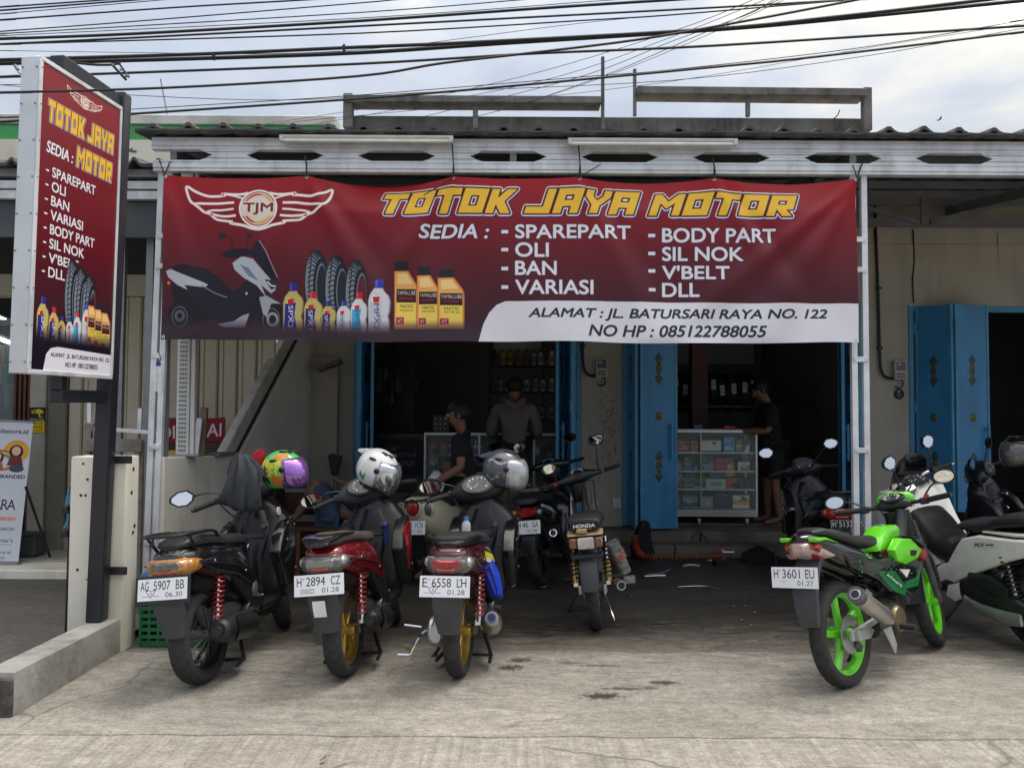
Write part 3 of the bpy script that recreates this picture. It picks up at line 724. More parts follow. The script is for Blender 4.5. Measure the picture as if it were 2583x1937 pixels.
# plaster band line above the right door
mb = SB(); mb.span((4.05, FY - 0.012, 3.15), (9.5, FY + 0.001, 3.50)); mb.span((5.6, FY - 0.02, 3.30), (5.64, FY + 0.001, 3.62)); mb.build('plaster_band', M_wall, shop, bevel=0.004)
mb = SB()
mb.span((-2.0, FY + 0.18, FLOORZ - 0.1), (9.5, FY + 4.2, FLOORZ)); mb.build('shop_floor', M_step, shop)
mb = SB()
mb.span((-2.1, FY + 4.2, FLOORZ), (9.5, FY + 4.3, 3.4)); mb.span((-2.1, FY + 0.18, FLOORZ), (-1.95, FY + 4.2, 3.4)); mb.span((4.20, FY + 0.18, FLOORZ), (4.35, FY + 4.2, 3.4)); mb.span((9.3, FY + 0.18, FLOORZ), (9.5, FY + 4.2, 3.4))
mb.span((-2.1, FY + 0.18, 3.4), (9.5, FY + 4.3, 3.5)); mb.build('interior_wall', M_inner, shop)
mb = SB(); mb.span((2.32, FY + 1.1, FLOORZ), (2.52, FY + 1.3, 3.4)); mb.build('pillar', mat('reddish_post', (0.10, 0.04, 0.035), 0.7), shop)
rg = random.Random(3)
for (x0, x1, y0, y1, z0, z1) in ((-2.28, 9.5, 8.74, FY + 0.18, 0.0, FLOORZ - 0.012), (-2.28, 9.5, 8.48, 8.74, 0.0, 0.125)):
 # steps broken into lengths of slightly different height
 x = x0
 while x < x1 - 0.05:
  w = min(rg.uniform(0.9, 1.6), x1 - x); mb = SB()
  mb.span((x, y0 + rg.uniform(0, 0.02), z0), (x + w - 0.008, y1 - 0.003, z1 + rg.uniform(-0.006, 0.006))); mb.build('step', M_step, shop, bevel=0.012, seg=2); x += w
# raw parapet above the roof
PY = 9.35
mb = SB(); mb.span((X_at(868, PY), PY, 4.40), (X_at(2192, PY), PY + 0.15, Z_at(294, PY)))
par = mb.build('parapet_wall', M_rawc, shop, bevel=0.01)
def raw_beam(a, b, w, h, name='parapet_beam'):
 m = SB(); m.beam(a, b, w, h); return m.build(name, M_rawc, shop, bevel=0.008)
zl, zr = Z_at(265, PY), Z_at(240, PY)
raw_beam((X_at(864, PY), PY - 0.05, zl), (X_at(1512, PY), PY - 0.05, zl), 0.26, 0.085); raw_beam((X_at(1602, PY), PY - 0.05, zr), (X_at(2180, PY), PY - 0.05, zr - 0.015), 0.26, 0.095)
for px, pt, pb, w in ((874, 250, 335, 0.11), (1195, 272, 335, 0.06), (1517, 152, 335, 0.04), (1598, 182, 300, 0.04), (1884, 250, 300, 0.05), (2184, 228, 335, 0.10)):
 raw_beam((X_at(px, PY), PY - 0.10, Z_at(pb, PY)), (X_at(px, PY), PY - 0.10, Z_at(pt, PY)), w, w, 'parapet_post')
for px, py in ((1125, 275), (1120, 275)):
 pass
mb = SB(); a = at(2118, 278, PY - 0.12); mb.tube(smooth_path([a + Vector((0.0, 0, 0.0)), a + Vector((-0.03, 0, -0.07)), a + Vector((-0.10, 0, -0.13)), a + Vector((-0.11, 0, -0.2))], 5), 0.007, 5)
a = at(2170, 232, PY - 0.12); mb.tube(smooth_path([a + Vector((-0.02, 0, 0.0)), a + Vector((-0.08, 0, 0.03)), a + Vector((-0.14, 0, 0.0))], 5), 0.006, 5); mb.build('bent_rebar', M_rust, shop)
# steel door leaves
def ornament(parent, c, u, nrm, sc=1.0):
 """stack of lozenges on a leaf: c centre, u horizontal unit vector, nrm outwards"""
 c, u, nrm = Vector(c), Vector(u), Vector(nrm); z = Vector((0, 0, 1))
 g = MB(); gd = MB()
 for dz, s, tgt in ((0.13, 0.075, g), (-0.13, 0.075, g), (0.045, 0.05, gd), (-0.045, 0.05, gd), (0.0, 0.06, g)):
  p = c + z * dz * sc; s *= sc
  q = [p + u * s, p + z * s * 1.35, p - u * s, p - z * s * 1.35]
  k = 0.012 if tgt is gd else 0.008
  tgt.add([v - nrm * 0.004 for v in q] + [p + nrm * k], [(0, 1, 4), (1, 2, 4), (2, 3, 4), (3, 0, 4)])
 g.build('lozenge_ornament', M_green_o, parent, smooth=0); gd.build('lozenge_ornament', M_gold, parent, smooth=0)
def leaf(x0, y0, x1, y1, handle=None, orn=True, mt=None, zt=DTOP - 0.03):
 """door leaf from plan point to plan point, facing -y side"""
 a, b2 = Vector((x0, y0, 0)), Vector((x1, y1, 0)); d = (b2 - a); Lg = d.length; d.normalize(); nrm = Vector((d.y, -d.x, 0))
 if nrm.y > 0: nrm = -nrm
 m = MB(Matrix.Translation(OFF)); zc = (FLOORZ + 0.015 + zt) / 2; h = zt - FLOORZ - 0.015
 m.beam(Vector((x0, y0, zc)), Vector((x1, y1, zc)), 0.022, h)
 lf = m.build('door_leaf', mt or M_blue, shop, bevel=0.003)
 f = MB(Matrix.Translation(OFF))
 for p in (a + d * 0.014, b2 - d * 0.014): f.box(p + Vector((0, 0, zc)), (0.032, 0.036, h + 0.004), Matrix((d, nrm, Vector((0, 0, 1)))).transposed())
 f.build('leaf_frame', M_blue2, lf, bevel=0.003)
 if Lg > 0.2 and orn:
  mid = (a + b2) / 2 + OFF + nrm * 0.013
  for z in (2.02, 0.95): ornament(lf, mid + Vector((0, 0, z)), d, nrm, 0.85 if Lg > 0.3 else 0.7)
  g = MB(); rot = Matrix((d, nrm, Vector((0, 0, 1)))).transposed()
  g.sphere(mid + Vector((0, 0, 1.50)), 0.045, 12, 8, (0.9, 0.25, 1), rot); g.sphere(mid + Vector((0, 0, 1.50)) + nrm * 0.008, 0.02, 10, 6, (1, 0.6, 1), rot); g.build('round_boss', M_gold, lf)
 if handle is not None:
  p = a + d * handle + nrm * 0.055 + OFF
  g = MB(); g.tube([p + Vector((0, 0, 1.02)), p + Vector((0, 0, 1.42))], 0.016, 8)
  for z in (1.07, 1.37): g.tube([p + Vector((0, 0, z)), p + Vector((0, 0, z)) - nrm * 0.055], 0.010, 6)
  g.build('handle', M_blue2, lf)
 for z in (0.6, 1.55, 2.45): hg = MB(Matrix.Translation(OFF)); hg.tube([a + Vector((0, 0, z)) + nrm * 0.02, a + Vector((0, 0, z + 0.14)) + nrm * 0.02], 0.012, 6); hg.build('hinge', M_blue2, lf)
 return lf
for (x0, x1) in DOORS:
 f = SB(); f.span((x0, FY - 0.012, FLOORZ), (x0 + 0.055, FY + 0.06, DTOP)); f.span((x1 - 0.055, FY - 0.012, FLOORZ), (x1, FY + 0.06, DTOP)); f.span((x0 + 0.055, FY - 0.012, DTOP - 0.07), (x1 - 0.055, FY + 0.06, DTOP))
 f.build('door_frame', M_blue2, shop, bevel=0.004)
D1, D2, D3 = DOORS
leaf(D1[0] + 0.07, FY - 0.01, D1[0] + 0.12, FY - 0.40); leaf(D1[0] + 0.135, FY - 0.40, D1[0] + 0.19, FY - 0.01); leaf(D1[0] + 0.21, FY - 0.02, D1[0] + 0.27, FY - 0.36, handle=0.27)
leaf(D1[1] - 0.06, FY - 0.01, D1[1] - 0.11, FY - 0.40); leaf(D1[1] - 0.125, FY - 0.40, D1[1] - 0.18, FY - 0.01); leaf(D1[1] - 0.20, FY - 0.02, D1[1] - 0.29, FY - 0.34, handle=0.27)
leaf(D2[0] + 0.07, FY - 0.01, D2[0] + 0.10, FY - 0.38); leaf(D2[0] + 0.14, FY - 0.38, D2[0] + 0.56, FY - 0.30, handle=0.35)
leaf(D2[1] - 0.06, FY - 0.01, D2[1] - 0.11, FY - 0.40); leaf(D2[1] - 0.125, FY - 0.40, D2[1] - 0.18, FY - 0.01); leaf(D2[1] - 0.20, FY - 0.02, D2[1] - 0.29, FY - 0.34, handle=0.27)
leaf(D3[0] + 0.08, FY - 0.01, D3[0] + 0.27, FY - 0.42); leaf(D3[0] + 0.30, FY - 0.41, D3[0] + 0.74, FY - 0.28, handle=0.40)
leaf(D3[1] - 0.06, FY - 0.01, D3[1] - 0.2, FY - 0.40); leaf(D3[1] - 0.22, FY - 0.40, D3[1] - 0.6, FY - 0.3)

# ---------------------------------------------------------------- left side wall with its sloping concrete gusset
side = empty('side_wall', (-2.62, 6.0, 0), label='plastered side wall left of the scooters, low at the front and sloping up to the shop', cat='wall')
ang = math.atan2(0.35, 3.1)
SW = Matrix.Rotation(-ang, 4, 'Z')
m = MB(SW); m.prism([(0.0, 0), (3.11, 0), (3.11, 2.80), (2.60, 2.26), (1.26, 1.13), (0.0, 1.18)], -0.12, 0.0, 'x'); m.build('wall_body', M_side, side, bevel=0.008)
m = MB(SW); m.prism([(1.02, 1.142), (1.24, 1.136), (3.10, 2.71), (3.10, 2.84), (2.95, 2.80)], -0.125, -0.04, 'x'); m.build('sloping_coping', mat('pale_coping', (0.58, 0.55, 0.49), 0.85, var=0.15, dirt=(0.12, 0.11, 0.1), dirt_amt=0.4), side, bevel=0.01)
m = MB(SW); m.tube([(-0.03, 1.25, 1.15), (-0.03, 2.1, 1.87), (-0.03, 3.0, 2.62)], 0.014, 6); m.build('conduit', M_rubber, side)
m = MB(SW); m.box((-0.03, 0.95, 1.155), (0.15, 0.35, 0.03)); m.build('coping_slab', M_rawc, side, bevel=0.006)
brk = MB(); brk.box((0, 0, 0), (0.26, 0.22, 0.035), Matrix.Rotation(R(-22), 3, 'Y')); b_ = brk.build('wall_shelf', M_rawc); b_.location = (X_at(828, 8.8), 8.85, Z_at(925, 8.8)); tag(b_, 'short dark slanting shelf board fixed high beside the blue doors', 'shelf')

# ornate perforated upright standing on the side wall
orn = empty('perforated_upright', (X_at(463, 6.37), 6.37, 1.165), label='white perforated steel upright standing on top of the low side wall', cat='post')
m = MB(); m.span((-0.05, -0.02, 0), (0.05, 0.02, 2.4)); m.span((0.055, -0.01, 0), (0.09, 0.03, 2.4)); m.build('upright_body', mat('white_coated_steel', (0.66, 0.66, 0.64), 0.5, 0.1, dirt=(0.4, 0.38, 0.35), dirt_amt=0.3), orn, bevel=0.004)
m = MB(); z = 0.05; k = 0
while z < 2.15:
 s = 1 if k % 2 else -1
 for dx in (-0.022, 0.0, 0.022):
  m.box((dx, -0.0215, z), (0.016, 0.006, 0.016), Matrix.Rotation(R(38 * s), 3, 'Y'))
 z += 0.036; k += 1
o_ = m.build('punched_pattern', M_galvd, orn); o_['kind'] = 'stuff'
m = MB(); m.box((0.03, 0, 0.01), (0.24, 0.12, 0.02)); m.build('foot_plate', M_galvd, orn, bevel=0.004)

# ---------------------------------------------------------------- column, kerb wall
colm = empty('gate_column', (-2.63, 5.15, 0), label='cream plastered gate column beside the sign pole', cat='column')
m = MB(); m.span((-0.18, -0.08, 0), (0.173, 0.10, 1.235)); cb = m.build('column_shaft', M_cream, colm, bevel=0.012, seg=2)
m = MB(); rg = random.Random(5)
for x, z in ((-0.1, 1.19), (-0.07, 1.09), (-0.02, 1.09), (-0.11, 0.99), (-0.08, 0.99), (-0.12, 0.52), (-0.06, 0.46)): m.lathe([(0.001, -0.083), (rg.uniform(0.005, 0.010), -0.0825)], 8, (x, 0, z), 'y')
for y, z in ((0.02, 1.15), (0.0, 1.0), (0.05, 0.78), (0.03, 0.74)): m.lathe([(0.001, 0.176), (0.014, 0.1745)], 7, (0, y, z), 'x')
m.build('drill_hole', M_black, colm)
kerb = empty('kerb_wall', (-2.555, 4.0, 0), label='low grey plastered kerb wall running from the gate column to the road', cat='wall')
m = MB(); m.prism([(0.0, -0.05), (1.075, -0.05), (1.075, 0.215), (0.0, 0.225)], -0.085, 0.085, 'x'); m.build('kerb_body', mat('stained_grey_render', (0.30, 0.29, 0.27), 0.9, var=0.15, scale=6, bump=0.6, bscale=24, dirt=(0.06, 0.058, 0.055), dirt_amt=0.75), kerb, bevel=0.012, seg=2)
m = MB(); m.box((0.0, -0.004, 0.09), (0.165, 0.02, 0.215)); m.build('mossy_end', mat('black_algae_concrete', (0.05, 0.048, 0.045), 0.95, var=0.5, scale=14, bump=0.9, bscale=40, dirt=(0.2, 0.19, 0.17), dirt_amt=0.6), kerb, bevel=0.01)

# ---------------------------------------------------------------- pole sign
pole_x, pole_y = -2.585, 5.0
sign = empty('pole_sign', (pole_x, pole_y, 0.218), label='tall red illuminated box sign on a black steel pole with TOTOK JAYA MOTOR lettering', cat='sign')
LEANX = 0.075 / 3.3
SH = Matrix(((1, 0, LEANX, 0), (0, 1, 0, 0), (0, 0, 1, 0), (0, 0, 0, 1)))
m = MB(SH); m.box((0, 0, 1.665), (0.095, 0.095, 3.33)); m.build('pole', M_pole, sign, bevel=0.008, seg=2)
m = MB(SH)
for z in (1.0, 0.30): m = MB(SH); m.box((0.03, 0.052, z), (0.24, 0.012, 0.05)); m.build('wall_clamp', M_black, sign, bevel=0.003)
# box: rear edge at the pole, front edge swung towards the road
zb, zt = Z_at(966, 4.9, 286) - 0.218, Z_at(275, 4.95, 300) - 0.218
ra = at(280, 600, 4.93); fa = at(66, 600, 4.20)
u = Vector((fa.x - ra.x, fa.y - ra.y, 0)); W_S = u.length; u.normalize(); nrm = Vector((-u.y, u.x, 0))
if nrm.x < 0: nrm = -nrm
ox, oy = ra.x - pole_x, ra.y - pole_y
H0, H1 = Z_at(956, 4.93, 285) - 0.218, Z_at(272, 4.93, 300) - 0.218
def SP(a, t, z): return Vector((ox, oy, 0)) + u * a + nrm * t + Vector((LEANX * z * 0.6, 0, z))
TH = 0.105
m = MB(); vs = [SP(a, t, z) for a in (0, W_S) for t in (-TH, 0) for z in (H0, H1)]
m.add(vs, [(0, 1, 3, 2), (4, 6, 7, 5), (0, 4, 5, 1), (2, 3, 7, 6), (0, 2, 6, 4), (1, 5, 7, 3)]); m.build('sign_box', mat('aluminium_sheet', (0.66, 0.68, 0.70), 0.38, 0.55, var=0.08, scale=4), sign, bevel=0.004)
m = MB(); fr = 0.022
for a0, a1, z0, z1 in ((0, W_S, H1 - fr, H1 + 0.003), (0, W_S, H0 - 0.003, H0 + fr), (-0.003, fr * 0.8, H0 + fr, H1 - fr), (W_S - fr, W_S + 0.004, H0 + fr, H1 - fr)):
 vs = [SP(a, t, z) for a in (a0, a1) for t in (0.0015, 0.012) for z in (z0, z1)]
 m.add(vs, [(0, 1, 3, 2), (4, 6, 7, 5), (0, 4, 5, 1), (2, 3, 7, 6), (0, 2, 6, 4), (1, 5, 7, 3)])
m.build('sign_frame', M_galv, sign, bevel=0.003)
m = MB()
for k in range(9):
 z = H0 + 0.06 + (H1 - H0 - 0.12) * k / 8
 for t in (-TH + 0.012, -0.012): m.sphere(SP(W_S + 0.002, t, z), 0.006, 6, 4)
 m.sphere(SP(W_S - fr / 2, 0.012, z), 0.005, 6, 4)
o_ = m.build('rivet', M_galvd, sign); o_['kind'] = 'stuff'
# face print
SWp, SHp = 420, 1230
cv = Canvas(SWp, SHp)
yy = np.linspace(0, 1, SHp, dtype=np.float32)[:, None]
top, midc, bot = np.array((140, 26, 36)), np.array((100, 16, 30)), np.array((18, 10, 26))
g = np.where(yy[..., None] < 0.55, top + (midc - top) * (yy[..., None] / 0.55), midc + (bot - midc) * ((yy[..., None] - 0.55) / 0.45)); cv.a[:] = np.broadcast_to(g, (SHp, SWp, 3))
wings_logo(cv, 0.52 * SWp, 0.052 * SHp, 0.23 * SWp)
shop_name(cv, [('TOTOK JAYA', 0.08 * SWp, 0.108 * SHp, 0.93 * SWp, 0.182 * SHp), ('MOTOR', 0.44 * SWp, 0.215 * SHp, 0.92 * SWp, 0.288 * SHp)], 0.62, 0.10)
def stext(t, x0, y0, x1, y1, sh=0.0): cv.text(t, x0 * SWp, y0 * SHp, x1 * SWp, y1 * SHp, (232, 232, 240), bold=0.03, shear=sh, outline=2, ocol=(60, 14, 34))
stext('SEDIA :', 0.08, 0.245, 0.40, 0.285, 0.15)
for k, (t, w) in enumerate((('SPAREPART', 0.55), ('OLI', 0.17), ('BAN', 0.22), ('VARIASI', 0.40), ('BODY PART', 0.56), ('SIL NOK', 0.43), ("V'BELT", 0.36), ('DLL', 0.20))):
 y = 0.325 + k * 0.0475; stext(t, 0.155, y, 0.155 + w, y + 0.035); stext('-', 0.085, y + 0.016, 0.12, y + 0.022)
draw_tyres(cv, 0.36 * SWp, 0.615 * SHp, 0.40 * SWp, 0.24 * SHp)
draw_bottles(cv, 0.045 * SWp, 0.715 * SHp, 1.12 * SWp, 0.19 * SHp)
for k in range(3): draw_jug(cv, (0.66 + k * 0.095) * SWp, (0.735 + 0.008 * k) * SHp, 0.13 * SWp, 0.165 * SHp)
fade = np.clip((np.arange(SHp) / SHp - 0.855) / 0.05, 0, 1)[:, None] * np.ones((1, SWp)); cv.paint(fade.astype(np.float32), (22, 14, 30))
cv.poly([(0.14 * SWp, SHp), (0.17 * SWp, 0.945 * SHp), (0.22 * SWp, 0.925 * SHp), (0.30 * SWp, 0.918 * SHp), (SWp, 0.925 * SHp), (SWp, SHp)], (226, 224, 234))
cv.text('ALAMAT : JL. BATURSARI RAYA NO. 122', 0.22 * SWp, 0.938 * SHp, 0.985 * SWp, 0.957 * SHp, (36, 34, 48), bold=0.025); cv.text('NO HP : 085122788055', 0.40 * SWp, 0.966 * SHp, 0.82 * SWp, 0.984 * SHp, (36, 34, 48), bold=0.025)
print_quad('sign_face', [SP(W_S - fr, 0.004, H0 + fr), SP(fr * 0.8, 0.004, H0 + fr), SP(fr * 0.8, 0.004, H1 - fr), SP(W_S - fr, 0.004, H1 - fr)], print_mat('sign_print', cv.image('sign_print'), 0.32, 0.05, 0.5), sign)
# arms that carry the box
m = MB()
m.beam(SP(-0.03, -0.06, H1 + 0.045), SP(0.52, -0.06, H1 + 0.06), 0.09, 0.09); m.build('top_arm', M_pole, sign, bevel=0.006)
m = MB(); m.beam((0, -0.02, H0 - 0.11), SP(0.42, -0.06, H0 - 0.115), 0.075, 0.075); m.box(SP(0.40, -0.06, H0 - 0.035), (0.07, 0.07, 0.09)); m.build('bottom_arm', M_pole, sign, bevel=0.006)

# ---------------------------------------------------------------- canopy of our shop
EY = 5.95       # eave line
canopy = empty('canopy', (0, EY, 0), label='galvanised steel canopy with dark corrugated roof and hexagon cut fascia over the parked motorcycles', cat='canopy')
def CB(): return MB(Matrix.Translation((0, -EY, 0)))
CX0, CX1 = X_at(374, EY), 9.0
def chord(z0, z1, name):
 h = z1 - z0; m = CB()
 prof = [(0, 0), (-0.006, 0.004), (-0.006, 0.18 * h), (0.004, 0.22 * h), (0.004, 0.28 * h), (-0.010, 0.34 * h), (-0.010, 0.68 * h), (0.004, 0.74 * h), (0.004, 0.80 * h), (-0.006, 0.85 * h), (-0.006, h), (0.055, h), (0.055, h - 0.004), (0.0, h - 0.004)]
 prof = [(EY + y, z0 + z) for y, z in prof] + [(EY + 0.004, z0 + 0.004), (EY + 0.055, z0 + 0.004), (EY + 0.055, z0)]
 m.prism(prof, CX0 + rg.uniform(-0.03, 0.0), CX1, 'x'); return m.build(name, M_galv, canopy, smooth=0)
zA, zB, zC, zD = Z_at(352, EY), Z_at(382, EY), Z_at(409, EY), Z_at(437, EY)
chord(zB, zA, 'top_chord'); chord(zD, zC, 'bottom_chord')
hx = [X_at(425 + 284.5 * (k - 0) , EY) for k in range(-1, 14)]
HL = 0.295; t_ = 0.10
for k in range(len(hx) - 1):
 a, b2 = hx[k], hx[k + 1]; x0, x1 = a + HL, b2 - HL
 if k == 0: continue
 zm = (zB + zC) / 2; m = CB()
 for (u0, u1, o) in ((0.0, 0.16, -0.003), (0.16, 0.27, 0.006), (0.27, 0.73, -0.005), (0.73, 0.84, 0.006), (0.84, 1.0, -0.003)):
  za, zb2 = zC + (zB - zC) * u0, zC + (zB - zC) * u1
  w0 = t_ * abs(2 * u0 - 1); w1 = t_ * abs(2 * u1 - 1)
  if u0 < 0.5 < u1: pts = [(x0 - w0, za), (x1 + w0, za), (x1, zm), (x1 + w1, zb2), (x0 - w1, zb2), (x0, zm)]
  else: pts = [(x0 - w0, za), (x1 + w0, za), (x1 + w1, zb2), (x0 - w1, zb2)]
  pts = [(max(p[0], CX0), p[1]) for p in pts]
  m.prism(pts, EY + o, EY + 0.02, 'y')
 m.build('fascia_plate', M_galv, canopy, smooth=0)
# corrugated roof
def corrugated(name, x0, x1, y0, z0, y1, z1, pitch, hgt, material, parent, wob=0.0, seed=1):
 rg2 = random.Random(seed); prof = []; x = x0
 while x < x1:
  j = rg2.uniform(-wob, wob)
  prof += [(x, 0), (x + pitch * 0.30, 0.006), (x + pitch * 0.40, hgt * 0.55 + j), (x + pitch * 0.46, hgt + j), (x + pitch * 0.56, hgt + j), (x + pitch * 0.66, hgt * 0.45 + j), (x + pitch * 0.78, 0.004)]
  x += pitch
 prof.append((x, 0)); n = len(prof); vs = []
 for (y, z) in ((y0, z0), (y1, z1)):
  for (px, pz) in prof: vs.append((px, y, z + pz))
 for (y, z) in ((y0, z0), (y1, z1)):
  for (px, pz) in prof: vs.append((px, y, z + pz - 0.028))
 fs = []
 for i in range(n - 1):
  fs += [(i, i + 1, n + i + 1, n + i), (2 * n + i, 3 * n + i, 3 * n + i + 1, 2 * n + i + 1), (i, 2 * n + i, 2 * n + i + 1, i + 1), (n + i, n + i + 1, 3 * n + i + 1, 3 * n + i)]
 m = MB(Matrix.Translation((0, -EY, 0)) if parent is canopy else None); m.add(vs, fs); return m.build(name, material, parent, smooth=0)
RZ0, RZ1 = zA + 0.012, 4.02
corrugated('roof_sheet', X_at(340, EY), CX1 + 0.3, EY - 0.10, RZ0 + 0.02, FY + 0.05, RZ1, 0.262, 0.046, M_roof, canopy, 0.007)
# ridge capping pieces lying in the roof's hollows near the eave show as a thick scalloped edge
mb = CB(); rg = random.Random(11); x = X_at(345, EY)
while x < CX1:
 w = 0.262; mb.xloft([(x, RZ0 + 0.012, 0.03, 0.012), (x + 0.1, RZ0 + 0.008 + rg.uniform(-0.006, 0.006), 0.05, 0.016), (x + w, RZ0 + 0.014, 0.03, 0.011)], 8, yoff=EY - 0.075); x += w
o_ = mb.build('eave_lip', M_roof, canopy); o_['kind'] = 'stuff'
for y in (6.5, 7.1, 7.7, 8.3, 8.95):
 z = RZ0 + (RZ1 - RZ0) * (y - EY) / (FY - EY) - 0.055
 m = CB(); m.span((CX0, y, z - 0.03), (CX1, y + 0.045, z + 0.035)); m.build('purlin', M_galvd, canopy)
for x in (-2.6, 0.0, 2.6, 5.0, 7.6):
 m = CB(); m.beam((x, EY + 0.05, RZ0 - 0.13), (x, FY - 0.05, RZ1 - 0.15), 0.05, 0.10); m.build('rafter', M_galvd, canopy)
# trusses along the shop wall
TY = 8.75
zt1, zt2 = Z_at(500, TY), Z_at(556, TY)
for z in (zt1, zt2): 
 m = CB(); m.span((-2.25, TY, z - 0.045), (CX1, TY + 0.05, z + 0.045)); m.span((-2.25, TY - 0.006, z - 0.045), (CX1, TY, z - 0.03)); m.build('truss_chord', M_galvd, canopy)
for x in (-0.9, 1.5, X_at(2338, TY), 7.0):
 m = CB(); m.span((x - 0.045, TY - 0.03, zt2 - 0.03), (x + 0.045, TY - 0.008, zt1 + 0.20)); m.build('truss_post', M_galvd, canopy, bevel=0.004)
 for s in (-1, 1):
  m = CB(); m.beam((x + s * 0.06, TY - 0.02, zt2 - 0.01), (x + s * 1.1, TY - 0.02, zt1 + 0.03), 0.02, 0.05); m.build('truss_brace', M_galvd, canopy)
# paired posts
PY_ = EY + 0.03
def post_pair(pxa, pxb, lean, name):
 for k, px in enumerate((pxa, pxb)):
  x = X_at(px, PY_); m = CB()
  prof = [(-0.0185, -0.02), (0.0185, -0.02), (0.0185, 0.02), (0.008, 0.02), (0.008, 0.012), (0.0145, 0.012), (0.0145, -0.014), (-0.0145, -0.014), (-0.0145, 0.012), (-0.008, 0.012), (-0.008, 0.02), (-0.0185, 0.02)]
  rs = [[(x + lean * (z - 1.8) + p[0] * 1.15, PY_ + 0.02 + p[1], z) for p in prof] for z in (0.0, zD)]
  m.rings(rs); m.build('post', M_galv, canopy, smooth=0)
 xa, xb = X_at(pxa, PY_), X_at(pxb, PY_)
 for z in [Z_at(q, PY_) for q in (600, 676, 902, 1131, 1373)]:
  m = CB(); d = lean * (z - 1.8); m.span((min(xa, xb) + d - 0.012, PY_ - 0.010, z - 0.020), (max(xa, xb) + d + 0.012, PY_ - 0.002, z + 0.020)); m.sphere((xa + d, PY_ - .012, z), 0.006, 6, 4); m.sphere((xb + d, PY_ - .012, z), 0.006, 6, 4); m.build('post_strap', M_galv, canopy, bevel=0.002)
post_pair(384, 405, 0.018, 'l'); post_pair(2158, 2187, -0.002, 'r')
m = CB(); x = X_at(416, EY + .12); m.span((x - 0.02, EY + .10, 0), (x + 0.02, EY + .15, zD)); m.build('dark_post', M_galvd, canopy)
m = CB(); m.beam((2.56, EY + .08, 2.75), (2.56, EY + .9, RZ0 + 0.02), 0.035, 0.035); m.build('post_brace', M_galvd, canopy)

# tube lamps on the fascia
for k, (a, b2, y) in enumerate(((695, 1138, 350), (1430, 1863, 354))):
 LYc = EY - 0.09; xa, xb = X_at(a, LYc), X_at(b2, LYc); z = Z_at(y + 5, LYc)
 t = empty('tube_lamp', ((xa + xb) / 2, LYc, z), label=('unlit white tube lamp batten on the fascia above the winged emblem side' if k == 0 else 'unlit white tube lamp batten on the fascia above the shop name end'), cat='lamp', group='tube lamps on the canopy')
 L = (xb - xa) / 2
 m = MB(); m.prism([(-0.025, 0.028), (0.03, 0.028), (0.03, -0.012), (0.0, -0.012), (-0.025, 0.012)], -L, L, 'x'); m.build('lamp_body', M_plast, t, bevel=0.003)
 m = MB(); m.tube([(-L + 0.03, -0.014, -0.012), (L - 0.03, -0.014, -0.012)], 0.012, 10); m.build('glass_tube', mat('white_tube_glass', (0.7, 0.71, 0.7), 0.2), t)
 for s in (-1, 1): m = MB(); m.box((s * (L - 0.018), -0.012, -0.006), (0.028, 0.045, 0.036)); m.build('lamp_holder', M_plast, t, bevel=0.004)
# ---------------------------------------------------------------- cloth banner between the posts
BY = EY - 0.03
BX0, BX1, BZ0, BZ1 = X_at(402, BY), X_at(2166, BY), Z_at(862, BY), Z_at(446, BY)
PK = 2048 / 1764.0
cv = Canvas(2048, 484)
H, W = 484, 2048
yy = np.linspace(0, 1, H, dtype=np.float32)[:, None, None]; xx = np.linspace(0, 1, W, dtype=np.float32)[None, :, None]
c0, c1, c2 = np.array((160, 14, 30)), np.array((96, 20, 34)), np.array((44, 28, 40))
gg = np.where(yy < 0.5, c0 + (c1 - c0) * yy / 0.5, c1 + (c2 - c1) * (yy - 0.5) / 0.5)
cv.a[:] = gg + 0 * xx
def bp(px, py): return ((px - 402) * PK, (py - 445) * PK)
def b4(x, y, s=2.011, ox=1100, oy=420): return bp(ox + x / s, oy + y / s)
def b3(x, y): return b4(x, y, 2.6976, 380, 420)
c = b3(708, 300); wings_logo(cv, c[0], c[1], 507 / 2.6976 * PK)
a, b_ = b3(85, 470), b3(885, 1145); draw_scooter(cv, a[0], a[1], b_[0] - a[0], b_[1] - a[1])
a, b_ = b3(1035, 585), b3(1300, 1010); draw_tyres(cv, a[0], a[1], (b_[0] - a[0]) * 1.25, b_[1] - a[1], 3, 0.42)
a, b_ = b3(880, 700), b3(2100, 1135); draw_bottles(cv, a[0], a[1], (b_[0] - a[0]), b_[1] - a[1])
for (x, y, x2, y2) in ((1645, 655, 1805, 1110), (1798, 685, 1950, 1110), (1940, 703, 2125, 1110)):
 a, b_ = b3(x, y), b3(x2, y2); draw_jug(cv, a[0], a[1], b_[0] - a[0], b_[1] - a[1])
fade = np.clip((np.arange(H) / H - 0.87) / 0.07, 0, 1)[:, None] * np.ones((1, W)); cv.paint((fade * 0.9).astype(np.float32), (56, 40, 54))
PXW = [(800, 395, 1)]
def ovb(x, y): return bp(x * 1.16772, y * 1.16772)
parts = []
for t, x0, y0, x1, y1 in (('TOTOK', 808, 405, 1114, 461), ('JAYA', 1128, 405, 1386, 461), ('MOTOR', 1400, 411, 1730, 463)):
 a, b_ = ovb(x0, y0), ovb(x1, y1); parts.append((t, a[0], a[1], b_[0], b_[1]))
shop_name(cv, parts, 1.0, 0.33)
def btext(t, x0, y0, x1, y1, shear=0.0):
 a, b_ = b4(x0, y0), b4(x1, y1); cv.text(t, a[0], a[1], b_[0], b_[1], (226, 224, 234), bold=0.035, shear=shear, outline=3, ocol=(64, 34, 60))
